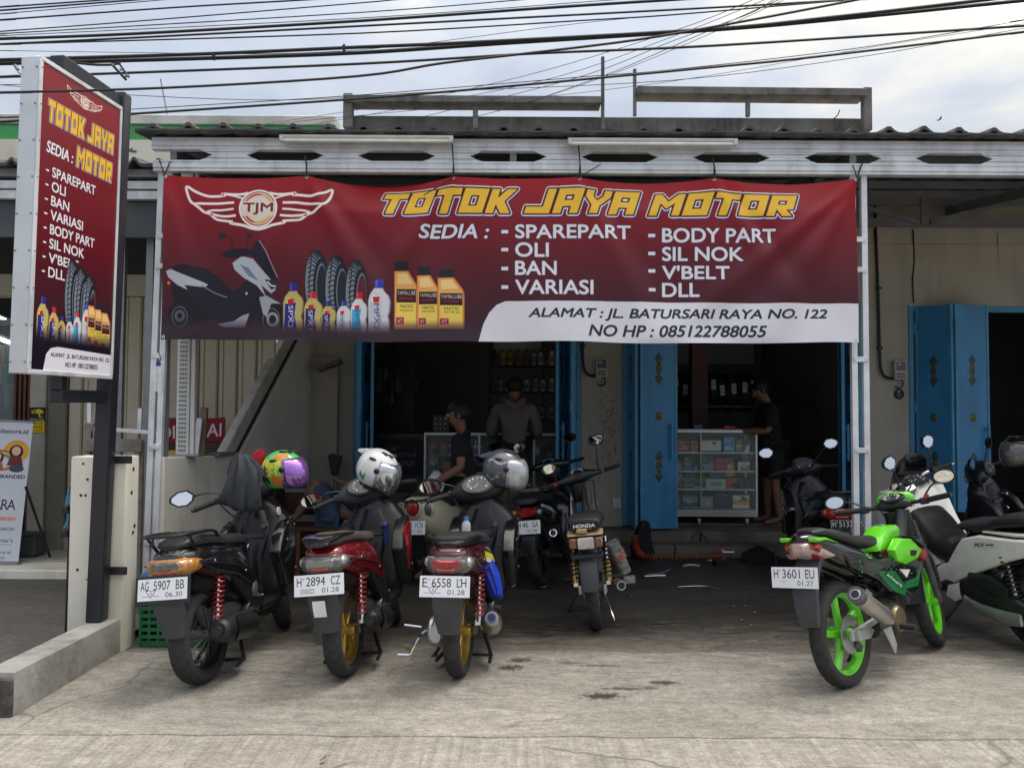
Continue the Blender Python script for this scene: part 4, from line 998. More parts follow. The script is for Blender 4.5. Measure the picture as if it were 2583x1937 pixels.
a, b_ = ovb(900, 484), ovb(1054, 516); cv.text('SEDIA :', a[0], a[1], b_[0], b_[1], (226, 224, 234), bold=0.035, shear=0.2, outline=3, ocol=(64, 34, 60))
for t, x1, y0, y1 in (('SPAREPART', 988, 292, 366), ('OLI', 568, 384, 460), ('BAN', 608, 478, 552), ('VARIASI', 795, 574, 650)): btext(t, 394, y0, x1, y1)
for t, x1, y0, y1 in (('BODY PART', 1730, 305, 382), ('SIL NOK', 1562, 402, 476), ("V'BELT", 1492, 496, 568), ('DLL', 1338, 584, 658)): btext(t, 1146, y0, x1, y1)
for y in (332, 424, 520, 614): btext('-', 324, y - 10, 360, y + 8)
for y in (346, 438, 526, 622): btext('-', 1076, y - 10, 1112, y + 8)
foot = [b4(205, 900), b4(232, 800), b4(262, 742), b4(300, 702), b4(345, 684), b4(700, 682), b4(2150, 690), b4(2160, 905)]
cv.poly(foot, (222, 222, 232))
a, b_ = b4(462, 718), b4(1990, 782); cv.text('ALAMAT : JL. BATURSARI RAYA NO. 122', a[0], a[1], b_[0], b_[1], (44, 44, 60), bold=0.03, shear=0.22)
a, b_ = b4(768, 800), b4(1678, 860); cv.text('NO HP : 085122788055', a[0], a[1], b_[0], b_[1], (44, 44, 60), bold=0.03, shear=0.22)
cv.noise(2.0, 3)
banner = empty('cloth_banner', ((BX0 + BX1) / 2, BY, BZ0), label='wide dark red printed cloth banner with winged emblem and TOTOK JAYA MOTOR in gold letters', cat='banner')
NU, NV = 170, 44
ties = [(348 * 1.16772 - 402) / 1764, (658 * 1.16772 - 402) / 1764, (975 * 1.16772 - 402) / 1764, (1248 * 1.16772 - 402) / 1764, (1545 * 1.16772 - 402) / 1764, 1.0]
ties[0] = 0.0
sags = [0.016, 0.052, 0.010, 0.030, 0.030]
vs = []; uv = []
for j in range(NV + 1):
 for i in range(NU + 1):
  u_, v_ = i / NU, j / NV        # v up
  k = max(q for q in range(5) if u_ >= ties[q] - 1e-6); t = (u_ - ties[k]) / (ties[k + 1] - ties[k]); t = min(max(t, 0), 1)
  sg = sags[k] * 4 * t * (1 - t)
  z = BZ0 + (BZ1 - BZ0) * v_ - sg * v_ ** 6
  y = 0.0
  # tension folds falling from each tie
  for q, (tu, s, dirn) in enumerate(((ties[1], 1, 0.30), (ties[1], 1, -0.22), (ties[2], 1.1, -0.34), (ties[3], 0.8, 0.25), (ties[4], 0.8, 0.32), (ties[5], 1.5, -0.30), (ties[5], 1.2, -0.62), (ties[0], 0.8, 0.10))):
   ul = tu + dirn * (1 - v_) * 0.45
   wv = 0.006 + 0.030 * (1 - v_)
   y += -0.028 * s * math.exp(-((u_ - ul) / wv) ** 2) * (v_ ** 0.4) * min(1, (1 - v_) * 6 + 0.15)
   y += 0.018 * s * math.exp(-((u_ - ul - 1.6 * wv) / wv) ** 2) * (v_ ** 0.4) * min(1, (1 - v_) * 6 + 0.15)
  # the slack top edge between ties tips backwards
  y += sg * 2.2 * max(0, v_ - 0.80) / 0.20
  y += 0.016 * math.sin(u_ * 17 + 1.5 * v_) * (1 - v_) + 0.006 * math.sin(u_ * 41 + v_ * 7) * (0.4 + 0.6 * (1 - v_)) + 0.003 * math.sin(u_ * 90 - v_ * 5)
  z += (0.006 * math.sin(u_ * 15) + 0.004 * math.sin(u_ * 33 + 1)) * (1 - v_) ** 4
  x = BX0 + (BX1 - BX0) * u_ + 0.006 * (1 - v_) * math.sin(3 * u_)
  vs.append((x - banner.location.x, y, z - BZ0)); uv.append((u_, v_))
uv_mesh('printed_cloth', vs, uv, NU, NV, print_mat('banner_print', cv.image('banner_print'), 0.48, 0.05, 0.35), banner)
def bsurf(u_, v_): return Vector(vs[int(round(v_ * NV)) * (NU + 1) + int(round(u_ * NU))])
m = MB()
for q, tu in enumerate(ties):
 p = bsurf(tu, 1.0) + Vector((0.012 if q == 0 else -0.012 if q == 5 else 0, -0.008, -0.014))
 m.lathe([(0.006, 0), (0.012, 0), (0.012, 0.003), (0.006, 0.003)], 12, p, 'y', closed=True)
for u_ in (0.0, 1.0): m.lathe([(0.006, 0), (0.012, 0), (0.012, 0.003), (0.006, 0.003)], 12, bsurf(u_, 0) + Vector((0.02 if u_ == 0 else -0.02, -0.006, 0.02)), 'y', closed=True)
m.build('eyelet', M_galv, banner)
for q, tu in enumerate(ties):
 p = bsurf(tu, 1.0) + Vector((0, -0.008, -0.014)); zt_ = Z_at(437, EY) - BZ0
 m = MB()
 if q in (0, 5): m.tube([p, p + Vector((0.02 if q else -0.02, 0.03, 0.05)), p + Vector((0.05 if q else -0.05, 0.03, 0.13))], 0.006, 5); m.tube([p, p + Vector((0.03 if q == 0 else -0.02, 0.03, 0.12))], 0.005, 5)
 else:
  top = (Z_at(360, EY) if q in (2, 3) else Z_at(400, EY)) - BZ0
  m.tube(smooth_path([p, p + Vector((0.004, -0.012, 0.06)), Vector((p.x - 0.012, -0.015, top))], 4), 0.006, 6)
  m.tube([p + Vector((-0.006, -0.004, 0.0)), Vector((p.x + 0.002, -0.012, zt_ + 0.06))], 0.005, 5)
  if q == 3: m.tube([p + Vector((0, -0.01, 0.01)), Vector((p.x + 0.16, -0.005, zt_ + 0.06))], 0.004, 5)
  if q == 2: m.tube([p, p + Vector((-0.22, -0.02, -0.14))], 0.004, 5)
 m.build('tie_cord', M_black, banner)

# ---------------------------------------------------------------- neighbour's building on the left
NY = 8.1
nb = empty('neighbour_building', (-4.5, NY, 0), label='cream and green neighbouring shop with beige accordion doors behind the pole sign', cat='building')
NO = Matrix.Translation((4.5, -NY, 0))
M_nbw = mat('neighbour_cream_wall', (0.52, 0.49, 0.40), 0.85, var=0.06, scale=3, dirt=(0.25, 0.23, 0.2), dirt_amt=0.3)
M_nbt = mat('neighbour_white_parapet', (0.60, 0.60, 0.56), 0.85, var=0.08, scale=4, dirt=(0.2, 0.21, 0.18), dirt_amt=0.6)
M_nbg = mat('neighbour_green_band', (0.055, 0.34, 0.10), 0.7, var=0.1, scale=4)
QY = 8.6
m = MB(NO); m.span((-11, QY, Z_at(425, QY)), (-1.95, QY + 0.2, Z_at(362, QY))); m.build('upper_wall', M_nbw, nb)
m = MB(NO); m.span((-11, QY - 0.03, Z_at(360, QY)), (-1.95, QY + 0.2, Z_at(323, QY) - 0.006)); m.build('green_band', M_nbg, nb)
m = MB(NO); m.prism([(-11, Z_at(322, QY)), (-1.95, Z_at(323, QY)), (-1.95, Z_at(305, QY) + 0.03), (-11, Z_at(300, QY) + 0.02)], QY - 0.05, QY + 0.2, 'y'); m.build('parapet', M_nbt, nb, bevel=0.01)
m = MB(NO); m.span((-11, QY - 0.05, Z_at(425, QY)), (-1.95, QY - 0.002, Z_at(362, QY))); m.build('cream_band', M_cream, nb)
# worn lettering on the cream band
for (px, py) in ((20, 405), (330, 380)):
 m = MB(NO); rg = random.Random(px)
 for k in range(5): 
  p = at(px + k * 5 - 8, py + rg.uniform(-4, 4), QY - 0.053); m.box(p, (0.02, 0.003, rg.uniform(0.02, 0.05)), Matrix.Rotation(rg.uniform(-0.7, 0.7), 3, 'Y'))
 m.build('worn_lettering', M_rawc, nb)
# neighbour canopy
m = MB(NO); zA2 = Z_at(415, 6.6)
corr = corrugated('neighbour_roof', -8.0, -2.85, 6.4, Z_at(418, 6.4), QY, Z_at(418, 6.4) + 0.35, 0.20, 0.05, M_roof, None, 0.006, 4)
corr.parent = nb; corr.location = (4.5, -NY, 0)
for (a, b_) in ((432, 452), (462, 482), (487, 508)):
 m = MB(NO); z0, z1 = Z_at(b_, 6.5), Z_at(a, 6.5); m.span((-8, 6.5, z0), (-2.8, 6.55, z1)); m.span((-8, 6.49, z0), (-2.8, 6.5, z0 + 0.012)); m.build('fascia_rail', M_galvd if a == 432 else M_galv, nb)
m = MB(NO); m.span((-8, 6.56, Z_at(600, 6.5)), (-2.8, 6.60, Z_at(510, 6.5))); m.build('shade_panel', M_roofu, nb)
for px in (300, 372):
 m = MB(NO); x = X_at(px, 6.7); m.span((x - 0.03, 6.68, 0.1), (x + 0.03, 6.73, Z_at(420, 6.5))); m.build('canopy_post', M_galvd, nb)
# dark band, lintel and accordion doors
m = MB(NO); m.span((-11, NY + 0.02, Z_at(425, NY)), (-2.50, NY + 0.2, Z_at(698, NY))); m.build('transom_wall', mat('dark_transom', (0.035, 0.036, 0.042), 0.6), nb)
m = MB(NO); m.span((-11, NY - 0.02, Z_at(698, NY)), (-2.52, NY + 0.2, Z_at(752, NY))); m.build('lintel', M_nbw, nb, bevel=0.006)
PX0, PX1 = X_at(172, NY), -2.52
m = MB(NO); m.span((X_at(80, NY), NY - 0.05, 0.0), (X_at(122, NY), NY + 0.2, Z_at(752, NY) - 0.004)); m.build('pillar', mat('grey_pillar', (0.40, 0.385, 0.34), 0.8), nb, bevel=0.008)
m = MB(NO); m.span((X_at(122, NY) + 0.003, NY - 0.03, 0.0), (PX0 - 0.003, NY + 0.1, Z_at(752, NY) - 0.004)); m.build('door_jamb', mat('brown_grey_jamb', (0.18, 0.16, 0.125), 0.7), nb, bevel=0.01)
M_acc = mat('beige_folding_slat', (0.55, 0.50, 0.38), 0.6, var=0.07, scale=3, dirt=(0.2, 0.17, 0.12), dirt_amt=0.3)
x = PX0; k = 0; zs0, zs1 = 0.26, Z_at(752, NY) - 0.01
slat_mesh = {}
while x < PX1:
 w = 0.135 if k % 2 == 0 else 0.062
 if k % 2 not in slat_mesh:
  m = MB(); dy = 0.0 if k % 2 == 0 else 0.02
  m.prism([(0.0, dy + 0.018), (0.012, dy), (w - 0.014, dy), (w - 0.002, dy + 0.018), (w - 0.002, dy + 0.03), (0.0, dy + 0.03)], zs0, zs1, 'z')
  o_ = m.build('door_slat', M_acc, nb, smooth=0); slat_mesh[k % 2] = o_.data
 else: o_ = link_mesh('door_slat', slat_mesh[k % 2], nb)
 o_.location = (x + 4.5, 0.0, 0); x += w; k += 1
m = MB(NO); m.span((PX0, NY + 0.055, 0.2), (PX1, NY + 0.07, Z_at(752, NY))); m.build('door_backing', M_acc, nb)  # added to close the slat gaps against sky light from behind
for k in range(9):      # brown folding stack at the glass shop
 m = MB(NO); xx_ = X_at(36, NY) + k * 0.024; m.span((xx_, NY - (0.05 if k % 2 else 0.02), 0.15), (xx_ + 0.020, NY + 0.05, Z_at(930, NY))); m.build('brown_slat', M_rust, nb)
m = MB(NO); m.span((-11, NY - 0.55, 0.01), (PX1 + 0.05, NY + 0.05, 0.118)); m.span((X_at(122, NY), NY - 0.02, 0.118), (PX1 + 0.05, NY + 0.1, 0.25)); m.build('threshold', M_tile, nb, bevel=0.006)
m = MB(NO); m.span((-11, NY - 0.95, 0.01), (-2.75, NY - 0.552, 0.10)); m.build('front_step', M_cream, nb, bevel=0.012)
# lit shop interior at the far left with a glass front
m = MB(NO); m.span((-11, NY + 2.5, 0), (-5.0, NY + 2.6, 3.2)); m.span((-5.05, NY + 0.2, 0), (-4.95, NY + 2.5, 3.2)); m.span((-11, NY + 0.2, 3.1), (-5, NY + 2.5, 3.2)); m.build('shop_interior', mat('dark_teal_interior', (0.03, 0.045, 0.045), 0.6), nb)
m = MB(NO); m.span((-11, NY + 0.05, 0.12), (X_at(30, NY), NY + 0.06, 2.45)); m.build('window_pane', glass_mat('shop_glass', (0.5, 0.6, 0.6), 0.03, alpha=0.16), nb)
for z in (0.12, 1.27, 2.40):
 m = MB(NO); m.span((-11, NY + 0.02, z), (X_at(30, NY), NY + 0.049, z + 0.06)); m.build('window_frame', M_galvd, nb)
M_tubeon = emit_mat('lit_tube', (0.85, 0.95, 1.0), 6.0)
for a, b_, yy_ in ((-30, 36, (798, 818)), (-30, 36, (852, 868))):
 p, q = at(a, yy_[0] - 8, NY + 0.9), at(b_, yy_[1], NY + 0.9)
 t = empty('lit_tube_lamp', (p + q) / 2, label='lit white tube lamp inside the glass fronted shop, ' + ('upper' if yy_[0] < 820 else 'lower') + ' of the two', cat='lamp', group='lit tubes in the neighbour shop')
 m = MB(Matrix.Translation(-(p + q) / 2)); m.tube([p, q], 0.022, 8); m.build('glowing_tube', M_tubeon, t); m = MB(Matrix.Translation(-(p + q) / 2)); m.beam(p + Vector((0, 0, 0.035)), q + Vector((0, 0, 0.035)), 0.05, 0.02); m.build('lamp_body', M_white, t)
# merchandise hanging in the lit shop
for k in range(7):
 p = at(4 + k * 5, 900 + (k % 3) * 50, NY + 1.2)
 m = MB(); m.zloft([(-0.13, 0, 0.04, 0.10, 3), (0.0, 0, 0.05, 0.11, 3), (0.12, 0, 0.04, 0.13, 3), (0.15, 0, 0.02, 0.05)], 10)
 o_ = m.build('hanging_shirt', mat('shirt_%d' % (k % 4), ((0.10, 0.16, 0.14), (0.2, 0.2, 0.19), (0.05, 0.09, 0.12), (0.16, 0.1, 0.08))[k % 4], 0.8)); o_.location = p
 tag(o_, 'small child shirt behind the neighbour shop glass, %s from its edge' % ('first', 'second', 'third', 'fourth', 'fifth', 'sixth', 'seventh')[6 - k], 'clothes', 'shirts in the neighbour shop window')

# CCTV notice on the pillar
cv = Canvas(180, 300, (26, 24, 22))
cv.poly([(20, 40), (120, 14), (170, 46), (150, 72), (40, 70)], (226, 196, 30)); cv.poly([(20, 40), (44, 34), (58, 68), (34, 70)], (190, 160, 20)); cv.ellipse((66, 50), 12, 12, (40, 36, 24)); cv.poly([(110, 70), (124, 70), (132, 104), (150, 104), (150, 116), (110, 112)], (226, 196, 30))
cv.text('PERHATIAN', 12, 128, 168, 150, (226, 214, 200), bold=0.02); cv.rect(0, 158, 180, 300, (222, 192, 24))
for k, t in enumerate(('AREA INI', 'DIAWASI', 'CCTV 24 JAM')): cv.text(t, 20, 170 + k * 44, 160, 200 + k * 44, (40, 32, 22) if k < 2 else (170, 30, 24), bold=0.03)
cs = empty('camera_notice', at(93, 1060, NY - 0.06), label='black and yellow camera surveillance notice stuck on the neighbour pillar', cat='notice')
m = MB(); m.span((-0.082, 0, -0.13), (0.082, 0.008, 0.13)); m.build('notice_board', M_black, cs); print_quad('notice_print', [(-0.08, -0.002, -0.128), (0.08, -0.002, -0.128), (0.08, -0.002, 0.128), (-0.08, -0.002, 0.128)], print_mat('camera_notice_print', cv.image('camera_notice')), cs)

# pull-up banner of the children's clothes shop
cv = Canvas(380, 900, (206, 210, 220))
cv.text('brandedkidsstore.id', 30, 44, 356, 74, (40, 38, 52), bold=0.03)
cv.ellipse((300, 190), 74, 74, (222, 164, 66)); 
for r_, col_ in ((70, (196, 84, 60)), (58, (222, 190, 110)), (46, (110, 150, 130))): cv.ellipse((200, 250), r_ + 40, r_, col_)
cv.ellipse((200, 262), 70, 42, (206, 210, 220))
for (x, y, s, hair, sh) in ((110, 190, 30, (44, 30, 28), (190, 120, 60)), (196, 226, 26, (40, 28, 26), (150, 110, 84)), (300, 186, 30, (48, 28, 30), (110, 44, 48))):
 cv.ellipse((x, y + 6), s * 1.35, s * 1.5, hair); cv.poly([(x - s * 1.6, y + s * 3.2), (x - s, y + s * 1.1), (x + s, y + s * 1.1), (x + s * 1.6, y + s * 3.2)], sh); cv.ellipse((x, y), s * 0.86, s, (226, 186, 160))
 cv.ellipse((x - 9, y), 2.5, 3, (40, 30, 30)); cv.ellipse((x + 9, y), 2.5, 3, (40, 30, 30)); cv.line([(x - 7, y + 12), (x, y + 15), (x + 7, y + 12)], 2.5, (150, 60, 60))
cv.ellipse((310, 300), 44, 24, (60, 74, 90)); cv.ellipse((110, 300), 40, 22, (120, 140, 70))
cv.text('BAJU ANAK BRANDED', 20, 340, 366, 372, (34, 36, 50), bold=0.03)
cv.text('ZARA', 160, 500, 330, 566, (30, 30, 36), bold=0.0, space=0.8)
cv.ellipse((150, 622), 60, 18, (30, 52, 110)); cv.text('OLD NAVY', 104, 614, 196, 630, (230, 232, 240), bold=0.02); cv.rect(250, 612, 336, 632, (206, 110, 84)); cv.text('GYMBOREE', 254, 615, 332, 629, (240, 226, 214), bold=0.02)
cv.text('kids', 120, 670, 200, 706, (40, 40, 60), bold=0.02, shear=0.2); cv.text('OSHKOSH', 240, 676, 336, 698, (40, 40, 50), bold=0.02)
cv.ellipse((166, 760), 36, 36, (80, 96, 110), hole=0.92); cv.text('cribs', 138, 748, 194, 772, (190, 110, 90), bold=0.02); cv.text("carter's", 230, 744, 336, 772, (60, 104, 150), bold=0.02); cv.rect(236, 784, 330, 788, (120, 140, 160))
cv.text('brandedkidsstore.id', 60, 822, 330, 844, (40, 40, 52), bold=0.02); cv.text('0812 2703 5577', 110, 862, 300, 884, (40, 40, 52), bold=0.02)
pu = empty('pull_up_banner', at(0, 1418, 7.4), label='white pull up stand banner with a cartoon family and clothing logos beside the glass shop', cat='banner')
b0 = pu.location; q = [at(-60, 1418, 7.38), at(46, 1420, 7.38), at(84, 1067, 7.52), at(-40, 1062, 7.52)]; q = [p - b0 for p in q]
wv = [(1.9, 0)]
ll = q[1] - (q[1] - q[0]).normalized() * 0.62; ul = q[2] - (q[2] - q[3]).normalized() * 0.62
print_quad('printed_sheet', [ll, q[1], q[2], ul], print_mat('pull_up_print', cv.image('pull_up_print'), 0.5), pu, 4, 8)
m = MB(); m.beam(ul + Vector((0, 0.005, 0.01)), q[2] + Vector((0, 0.005, 0.01)), 0.02, 0.02); m.beam(ll + Vector((0, 0.02, -0.01)), q[1] + Vector((0, 0.02, -0.01)), 0.06, 0.05); m.build('banner_rail', M_galvd, pu)
m = MB(); m.tube([(ul + q[2]) / 2 + Vector((0.1, 0.02, 0)), Vector(((ll.x + q[1].x) / 2 + 0.1, ll.y + 0.30, -0.03))], 0.012, 6); m.tube([q[1] + Vector((0.03, 0.03, 0.7)), q[1] + Vector((0.12, 0.3, 0.0))], 0.012, 6); m.build('banner_strut', M_black, pu)
bx = MB(); bx.box((0, 0, 0.11), (0.28, 0.2, 0.2)); bx.box((0, 0, 0.215), (0.30, 0.22, 0.02)); o_ = bx.build('plastic_tub', mat('grey_tub', (0.06, 0.062, 0.068), 0.6), bevel=0.012); o_.location = (X_at(75, 7.75), 7.75, 0.118); tag(o_, 'dark grey plastic tub on the floor behind the pull up banner', 'tub')

# folded timber and steel trestle, gate leaf, red board behind the column
tr = empty('timber_trestle', (X_at(255, 6.3), 6.3, 0.01), label='weathered timber trestle with white steel rail standing behind the gate column', cat='trestle')
T0 = -tr.location
def TP(px, py, Y): return at(px, py, Y) + T0
m = MB(); m.beam(TP(215, 1122, 6.3), TP(358, 1124, 6.3), 0.03, 0.10); m.build('plank', M_greyw, tr, bevel=0.004)
for px, t in ((227, 1068), (243, 1085), (352, 1110)):
 m = MB(); a = TP(px, t, 6.34); m.beam(a, Vector((a.x, a.y, 0)), 0.07, 0.04); m.build('leg', M_greyw, tr, bevel=0.004)
m = MB(); m.beam(TP(238, 1080, 6.26), TP(420, 1094, 6.26), 0.012, 0.03); m.build('steel_rail', M_galv, tr, bevel=0.002)
for q0, q1 in (((227, 1010), (227, 1066)), ((355, 1030), (352, 1090))): m = MB(); m.beam(TP(*q0, 6.40), TP(*q1, 6.40), 0.03, 0.03); m.build('steel_stub', M_galv, tr)
m = MB(); m.beam(TP(348, 1133, 6.33), TP(352, 1155, 6.33), 0.08, 0.04); m.build('block', M_greyw, tr)
bp_ = empty('sawn_prop', (X_at(508, 6.7), 6.7, 1.15), label='short timber and steel prop leaning in the side wall opening', cat='prop'); B0 = -bp_.location
m = MB(); m.beam(at(492, 1160, 6.7) + B0, at(504, 1055, 6.7) + B0, 0.045, 0.02); m.build('steel_strip', M_galv, bp_); m = MB(); m.beam(at(508, 1155, 6.74) + B0, at(516, 1028, 6.74) + B0, 0.055, 0.04); m.build('timber', M_wood, bp_)
cv = Canvas(420, 150, (128, 18, 28)); cv.text('DIPAKAI', 20, 34, 400, 120, (206, 200, 204), bold=0.02, space=1.0)
rb = empty('red_signboard', at(470, 1090, 7.6), label='red board with white capital letters stored behind the side wall', cat='sign'); B0 = -rb.location
print_quad('board_print', [p + B0 for p in (at(395, 1120, 7.58), at(566, 1112, 7.58), at(568, 1053, 7.58), at(395, 1062, 7.58))], print_mat('red_board_print', cv.image('red_board')), rb)
m = MB(); p0 = at(480, 1087, 7.62) + B0; m.box(p0, (0.66, 0.03, 0.25)); m.build('board', mat('dark_red_board', (0.16, 0.02, 0.03), 0.6), rb)
m = MB(); p0 = at(480, 1240, 7.62) + B0; m.box(p0, (0.62, 0.04, 0.95)); m.build('stand', M_brown, rb)
cv = Canvas(300, 160, (206, 176, 30)); cv.text('A 2', 120, 30, 280, 140, (30, 26, 20), bold=0.02)
yb = empty('yellow_signboard', at(430, 1145, 7.5), label='yellow board with black letters partly hidden behind the white perforated upright', cat='sign'); B0 = -yb.location
print_quad('board_print', [p + B0 for p in (at(385, 1180, 7.49), at(505, 1180, 7.49), at(505, 1136, 7.49), at(385, 1136, 7.49))], print_mat('yellow_board_print', cv.image('yellow_board')), yb); m = MB(); m.box(at(445, 1180, 7.52) + B0, (0.44, 0.03, 0.34)); m.build('board', M_gold, yb)
gt = empty('black_gate', (X_at(176, 5.35), 5.35, 0.01), label='folded black steel gate leaf tied with blue string left of the gate column', cat='gate'); G0 = -gt.location
m = MB(); a = at(188, 1225, 5.35) + G0; b2 = at(160, 1590, 5.35) + G0
m.beam((a.x, 0, a.z), (a.x - 0.01, 0, 0.0), 0.05, 0.04); m.beam((a.x + 0.02, 0.3, a.z), (a.x + 0.01, 0.3, 0.0), 0.05, 0.04); m.build('gate_upright', M_black, gt, bevel=0.004)
m = MB()
for z in (0.15, 0.6, 0.98): m.beam((a.x, 0, z), (a.x + 0.02, 0.3, z), 0.03, 0.03)
m.build('gate_rail', M_black, gt, bevel=0.003)
m = MB(); m.tube(smooth_path([(a.x - 0.02, -0.03, a.z - 0.03), (a.x - 0.035, -0.035, a.z - 0.12), (a.x - 0.02, -0.03, a.z - 0.2), (a.x - 0.04, -0.04, a.z - 0.28)], 5), 0.006, 5); m.tube(smooth_path([(a.x + 0.0, -0.03, a.z - 0.02), (a.x - 0.01, -0.035, a.z - 0.1), (a.x + 0.005, -0.03, a.z - 0.16)], 5), 0.006, 5); m.build('blue_string', mat('blue_string', (0.05, 0.28, 0.5), 0.7), gt)
for z in (0.70, 0.86):
 m = MB(); m.box((a.x - 0.04, -0.02, z), (0.05, 0.05, 0.05)); m.build('hinge_lug', M_black, gt, bevel=0.004)

# ---------------------------------------------------------------- cables across the sky
M_cable = mat('cable_sheath', (0.010, 0.010, 0.013), 0.6)
def cable(pts, rad, Y, label, name='overhead_cable', Y1=None):
 n = len(pts); P = []
 for i, (px, py) in enumerate(pts):
  P.append(at(px, py, Y + ((Y1 - Y) * (px - pts[0][0]) / (pts[-1][0] - pts[0][0]) if Y1 else 0)))
 # carry on beyond the frame at both ends
 P = [P[0] + (P[0] - P[1]).normalized() * 4] + P + [P[-1] + (P[-1] - P[-2]).normalized() * 4]
 o0 = P[0].copy(); m = MB(Matrix.Translation(-o0)); m.tube(smooth_path(P, 5), rad, 6); o = m.build(name, M_cable); o.location = o0
 return tag(o, label, 'cable', 'overhead cables')
CABS = [
 ([(-60, 24), (0, 19), (274, 0), (500, -16)], 0.0055, 5.6, 'black cable, topmost of those cutting the upper corner over the pole sign'),
 ([(-60, 31), (0, 27), (350, 0), (500, -12)], 0.006, 5.7, 'black cable second from the top over the pole sign corner'),
 ([(-60, 40), (0, 36), (418, 0), (560, -12)], 0.003, 5.7, 'thin cable third from the top over the pole sign corner'),
 ([(-60, 54), (0, 51), (422, 21), (780, 0), (1000, -14)], 0.006, 5.8, 'cable that leaves the top of the picture above the first tube lamp'),
 ([(-60, 84), (0, 80), (337, 55), (900, 9), (1000, 0), (1200, -16)], 0.0045, 5.9, 'cable leaving the top of the picture above the banner middle, upper of two'),
 ([(-60, 90), (0, 86), (900, 33), (1320, 0), (1500, -14)], 0.004, 5.9, 'cable that leaves the top above the second tube lamp'),
 ([(-60, 95), (0, 91), (900, 47), (1500, 4), (1700, -10)], 0.003, 6.0, 'thin cable just above the uppermost thick cable'),
 ([(-60, 102), (0, 99), (337, 86), (900, 54), (1388, 20), (1700, 0), (1900, -12)], 0.011, 6.0, 'thick black cable, uppermost of the thick ones over the roof'),
 ([(-60, 115), (0, 112), (337, 96), (900, 67), (1800, 20), (2080, 4), (2400, -12)], 0.008, 6.1, 'black cable hugging the underside of the uppermost thick cable'),
 ([(-60, 114), (0, 113), (84, 110), (900, 85), (1478, 52), (1700, 38), (2092, 5), (2300, -10)], 0.0055, 6.0, 'medium cable below the uppermost thick pair'),
 ([(-60, 126), (0, 128), (380, 134), (700, 136), (1000, 118), (1478, 58), (1900, 20)], 0.0022, 6.2, 'hair thin wire sagging between the two thick cable bundles'),
 ([(-60, 154), (0, 152), (506, 137), (900, 120), (1207, 107), (1800, 74), (2122, 42), (2440, 6), (2700, -24)], 0.013, 6.0, 'thick black cable, upper one of the lower thick pair'),
 ([(-60, 163), (0, 161), (506, 148), (900, 134), (1252, 111), (1800, 76), (2080, 52), (2583, 2), (2700, -10)], 0.015, 6.05, 'thickest black cable, lower one of the lower thick pair'),
 ([(-60, 198), (0, 195), (253, 187), (900, 162), (1342, 136), (1800, 116), (2583, 66), (2650, 62)], 0.0095, 5.9, 'single heavy cable below the thick pair crossing the whole sky'),
 ([(-60, 235), (0, 234), (422, 222), (900, 193), (1116, 160), (1342, 134), (1614, 100), (1890, 52), (2164, 0), (2300, -24)], 0.0065, 4.1, 'cable passing in front of the pole sign and climbing to the right'),
 ([(-60, 312), (0, 308), (316, 289), (900, 250), (1252, 221), (1800, 170), (2067, 143), (2583, 81), (2650, 72)], 0.0085, 5.6, 'heavy cable passing just over the roof parapet posts'),
 ([(-60, 298), (0, 297), (320, 277), (900, 241), (1478, 194), (1700, 176), (2164, 122), (2583, 52), (2650, 44)], 0.003, 5.7, 'thin wire running above the heavy cable over the parapet'),
 ([(-60, 216), (0, 215), (60, 220), (320, 240), (717, 253), (1100, 232), (1700, 203), (2164, 145), (2583, 72)], 0.0025, 5.8, 'thin slack wire sagging over the neighbour parapet'),
 ([(100, 300), (560, 322), (800, 302), (1210, 262), (1700, 205), (2200, 120), (2583, 60)], 0.0022, 7.0, 'hair thin wire dipping behind the roof parapet railing'),
]
for p, r_, Y, lb in CABS: cable(p, r_, Y, lb)
DROPS = [
 ([(2010, -30), (1952, 0), (1880, 40), (1700, 103), (1478, 190), (1162, 272), (880, 340)], 0.003, 4.6, 8.8), ([(1990, -30), (1930, 0), (1700, 92), (1400, 196), (1050, 268), (700, 330)], 0.0025, 4.6, 8.6),
 ([(2030, -30), (1965, 0), (1720, 108), (1500, 200), (1220, 290), (960, 334)], 0.003, 4.6, 9.0), ([(2050, -30), (1978, 0), (1750, 104), (1520, 196), (1260, 280), (1010, 334)], 0.0024, 4.6, 9.0),
 ([(1960, -30), (1900, 0), (1720, 72), (1440, 160), (1240, 212), (1000, 262), (560, 330)], 0.0025, 4.6, 8.4)]
for k, (p, r_, Y, Y1) in enumerate(DROPS):
 p = p[::-1]; P = [at(px, py, Y1 + (Y - Y1) * i / (len(p) - 1)) for i, (px, py) in enumerate(p)]
 o0 = P[0].copy(); m = MB(Matrix.Translation(-o0)); m.tube(smooth_path(P, 5), r_, 5); o = m.build('service_wire', M_cable); o.location = o0
 tag(o, 'thin service wire slanting to the roof, %s at its roof end' % ('third from the left', 'second from the left', 'second from the right', 'rightmost', 'leftmost')[k], 'wire', 'service wires to the roof')
cl = empty('cable_clamp', at(305, 178, 5.75), label='black cable suspension clamp hanging from the cables beside the pole sign', cat='clamp'); C0 = -cl.location
m = MB()
for a, b2, w in (((282, 163), (318, 202), 0.018), ((300, 160), (325, 196), 0.014), ((282, 163), (304, 160), 0.016), ((312, 196), (326, 190), 0.012)): m.beam(at(*a, 5.75) + C0, at(*b2, 5.75) + C0, w, w)
m.build('clamp_bracket', M_black, cl, bevel=0.002); m = MB()
for p in ((285, 165), (322, 192), (305, 176)): m.sphere(at(*p, 5.74) + C0, 0.010, 8, 6)
m.build('bolt', M_galvd, cl)
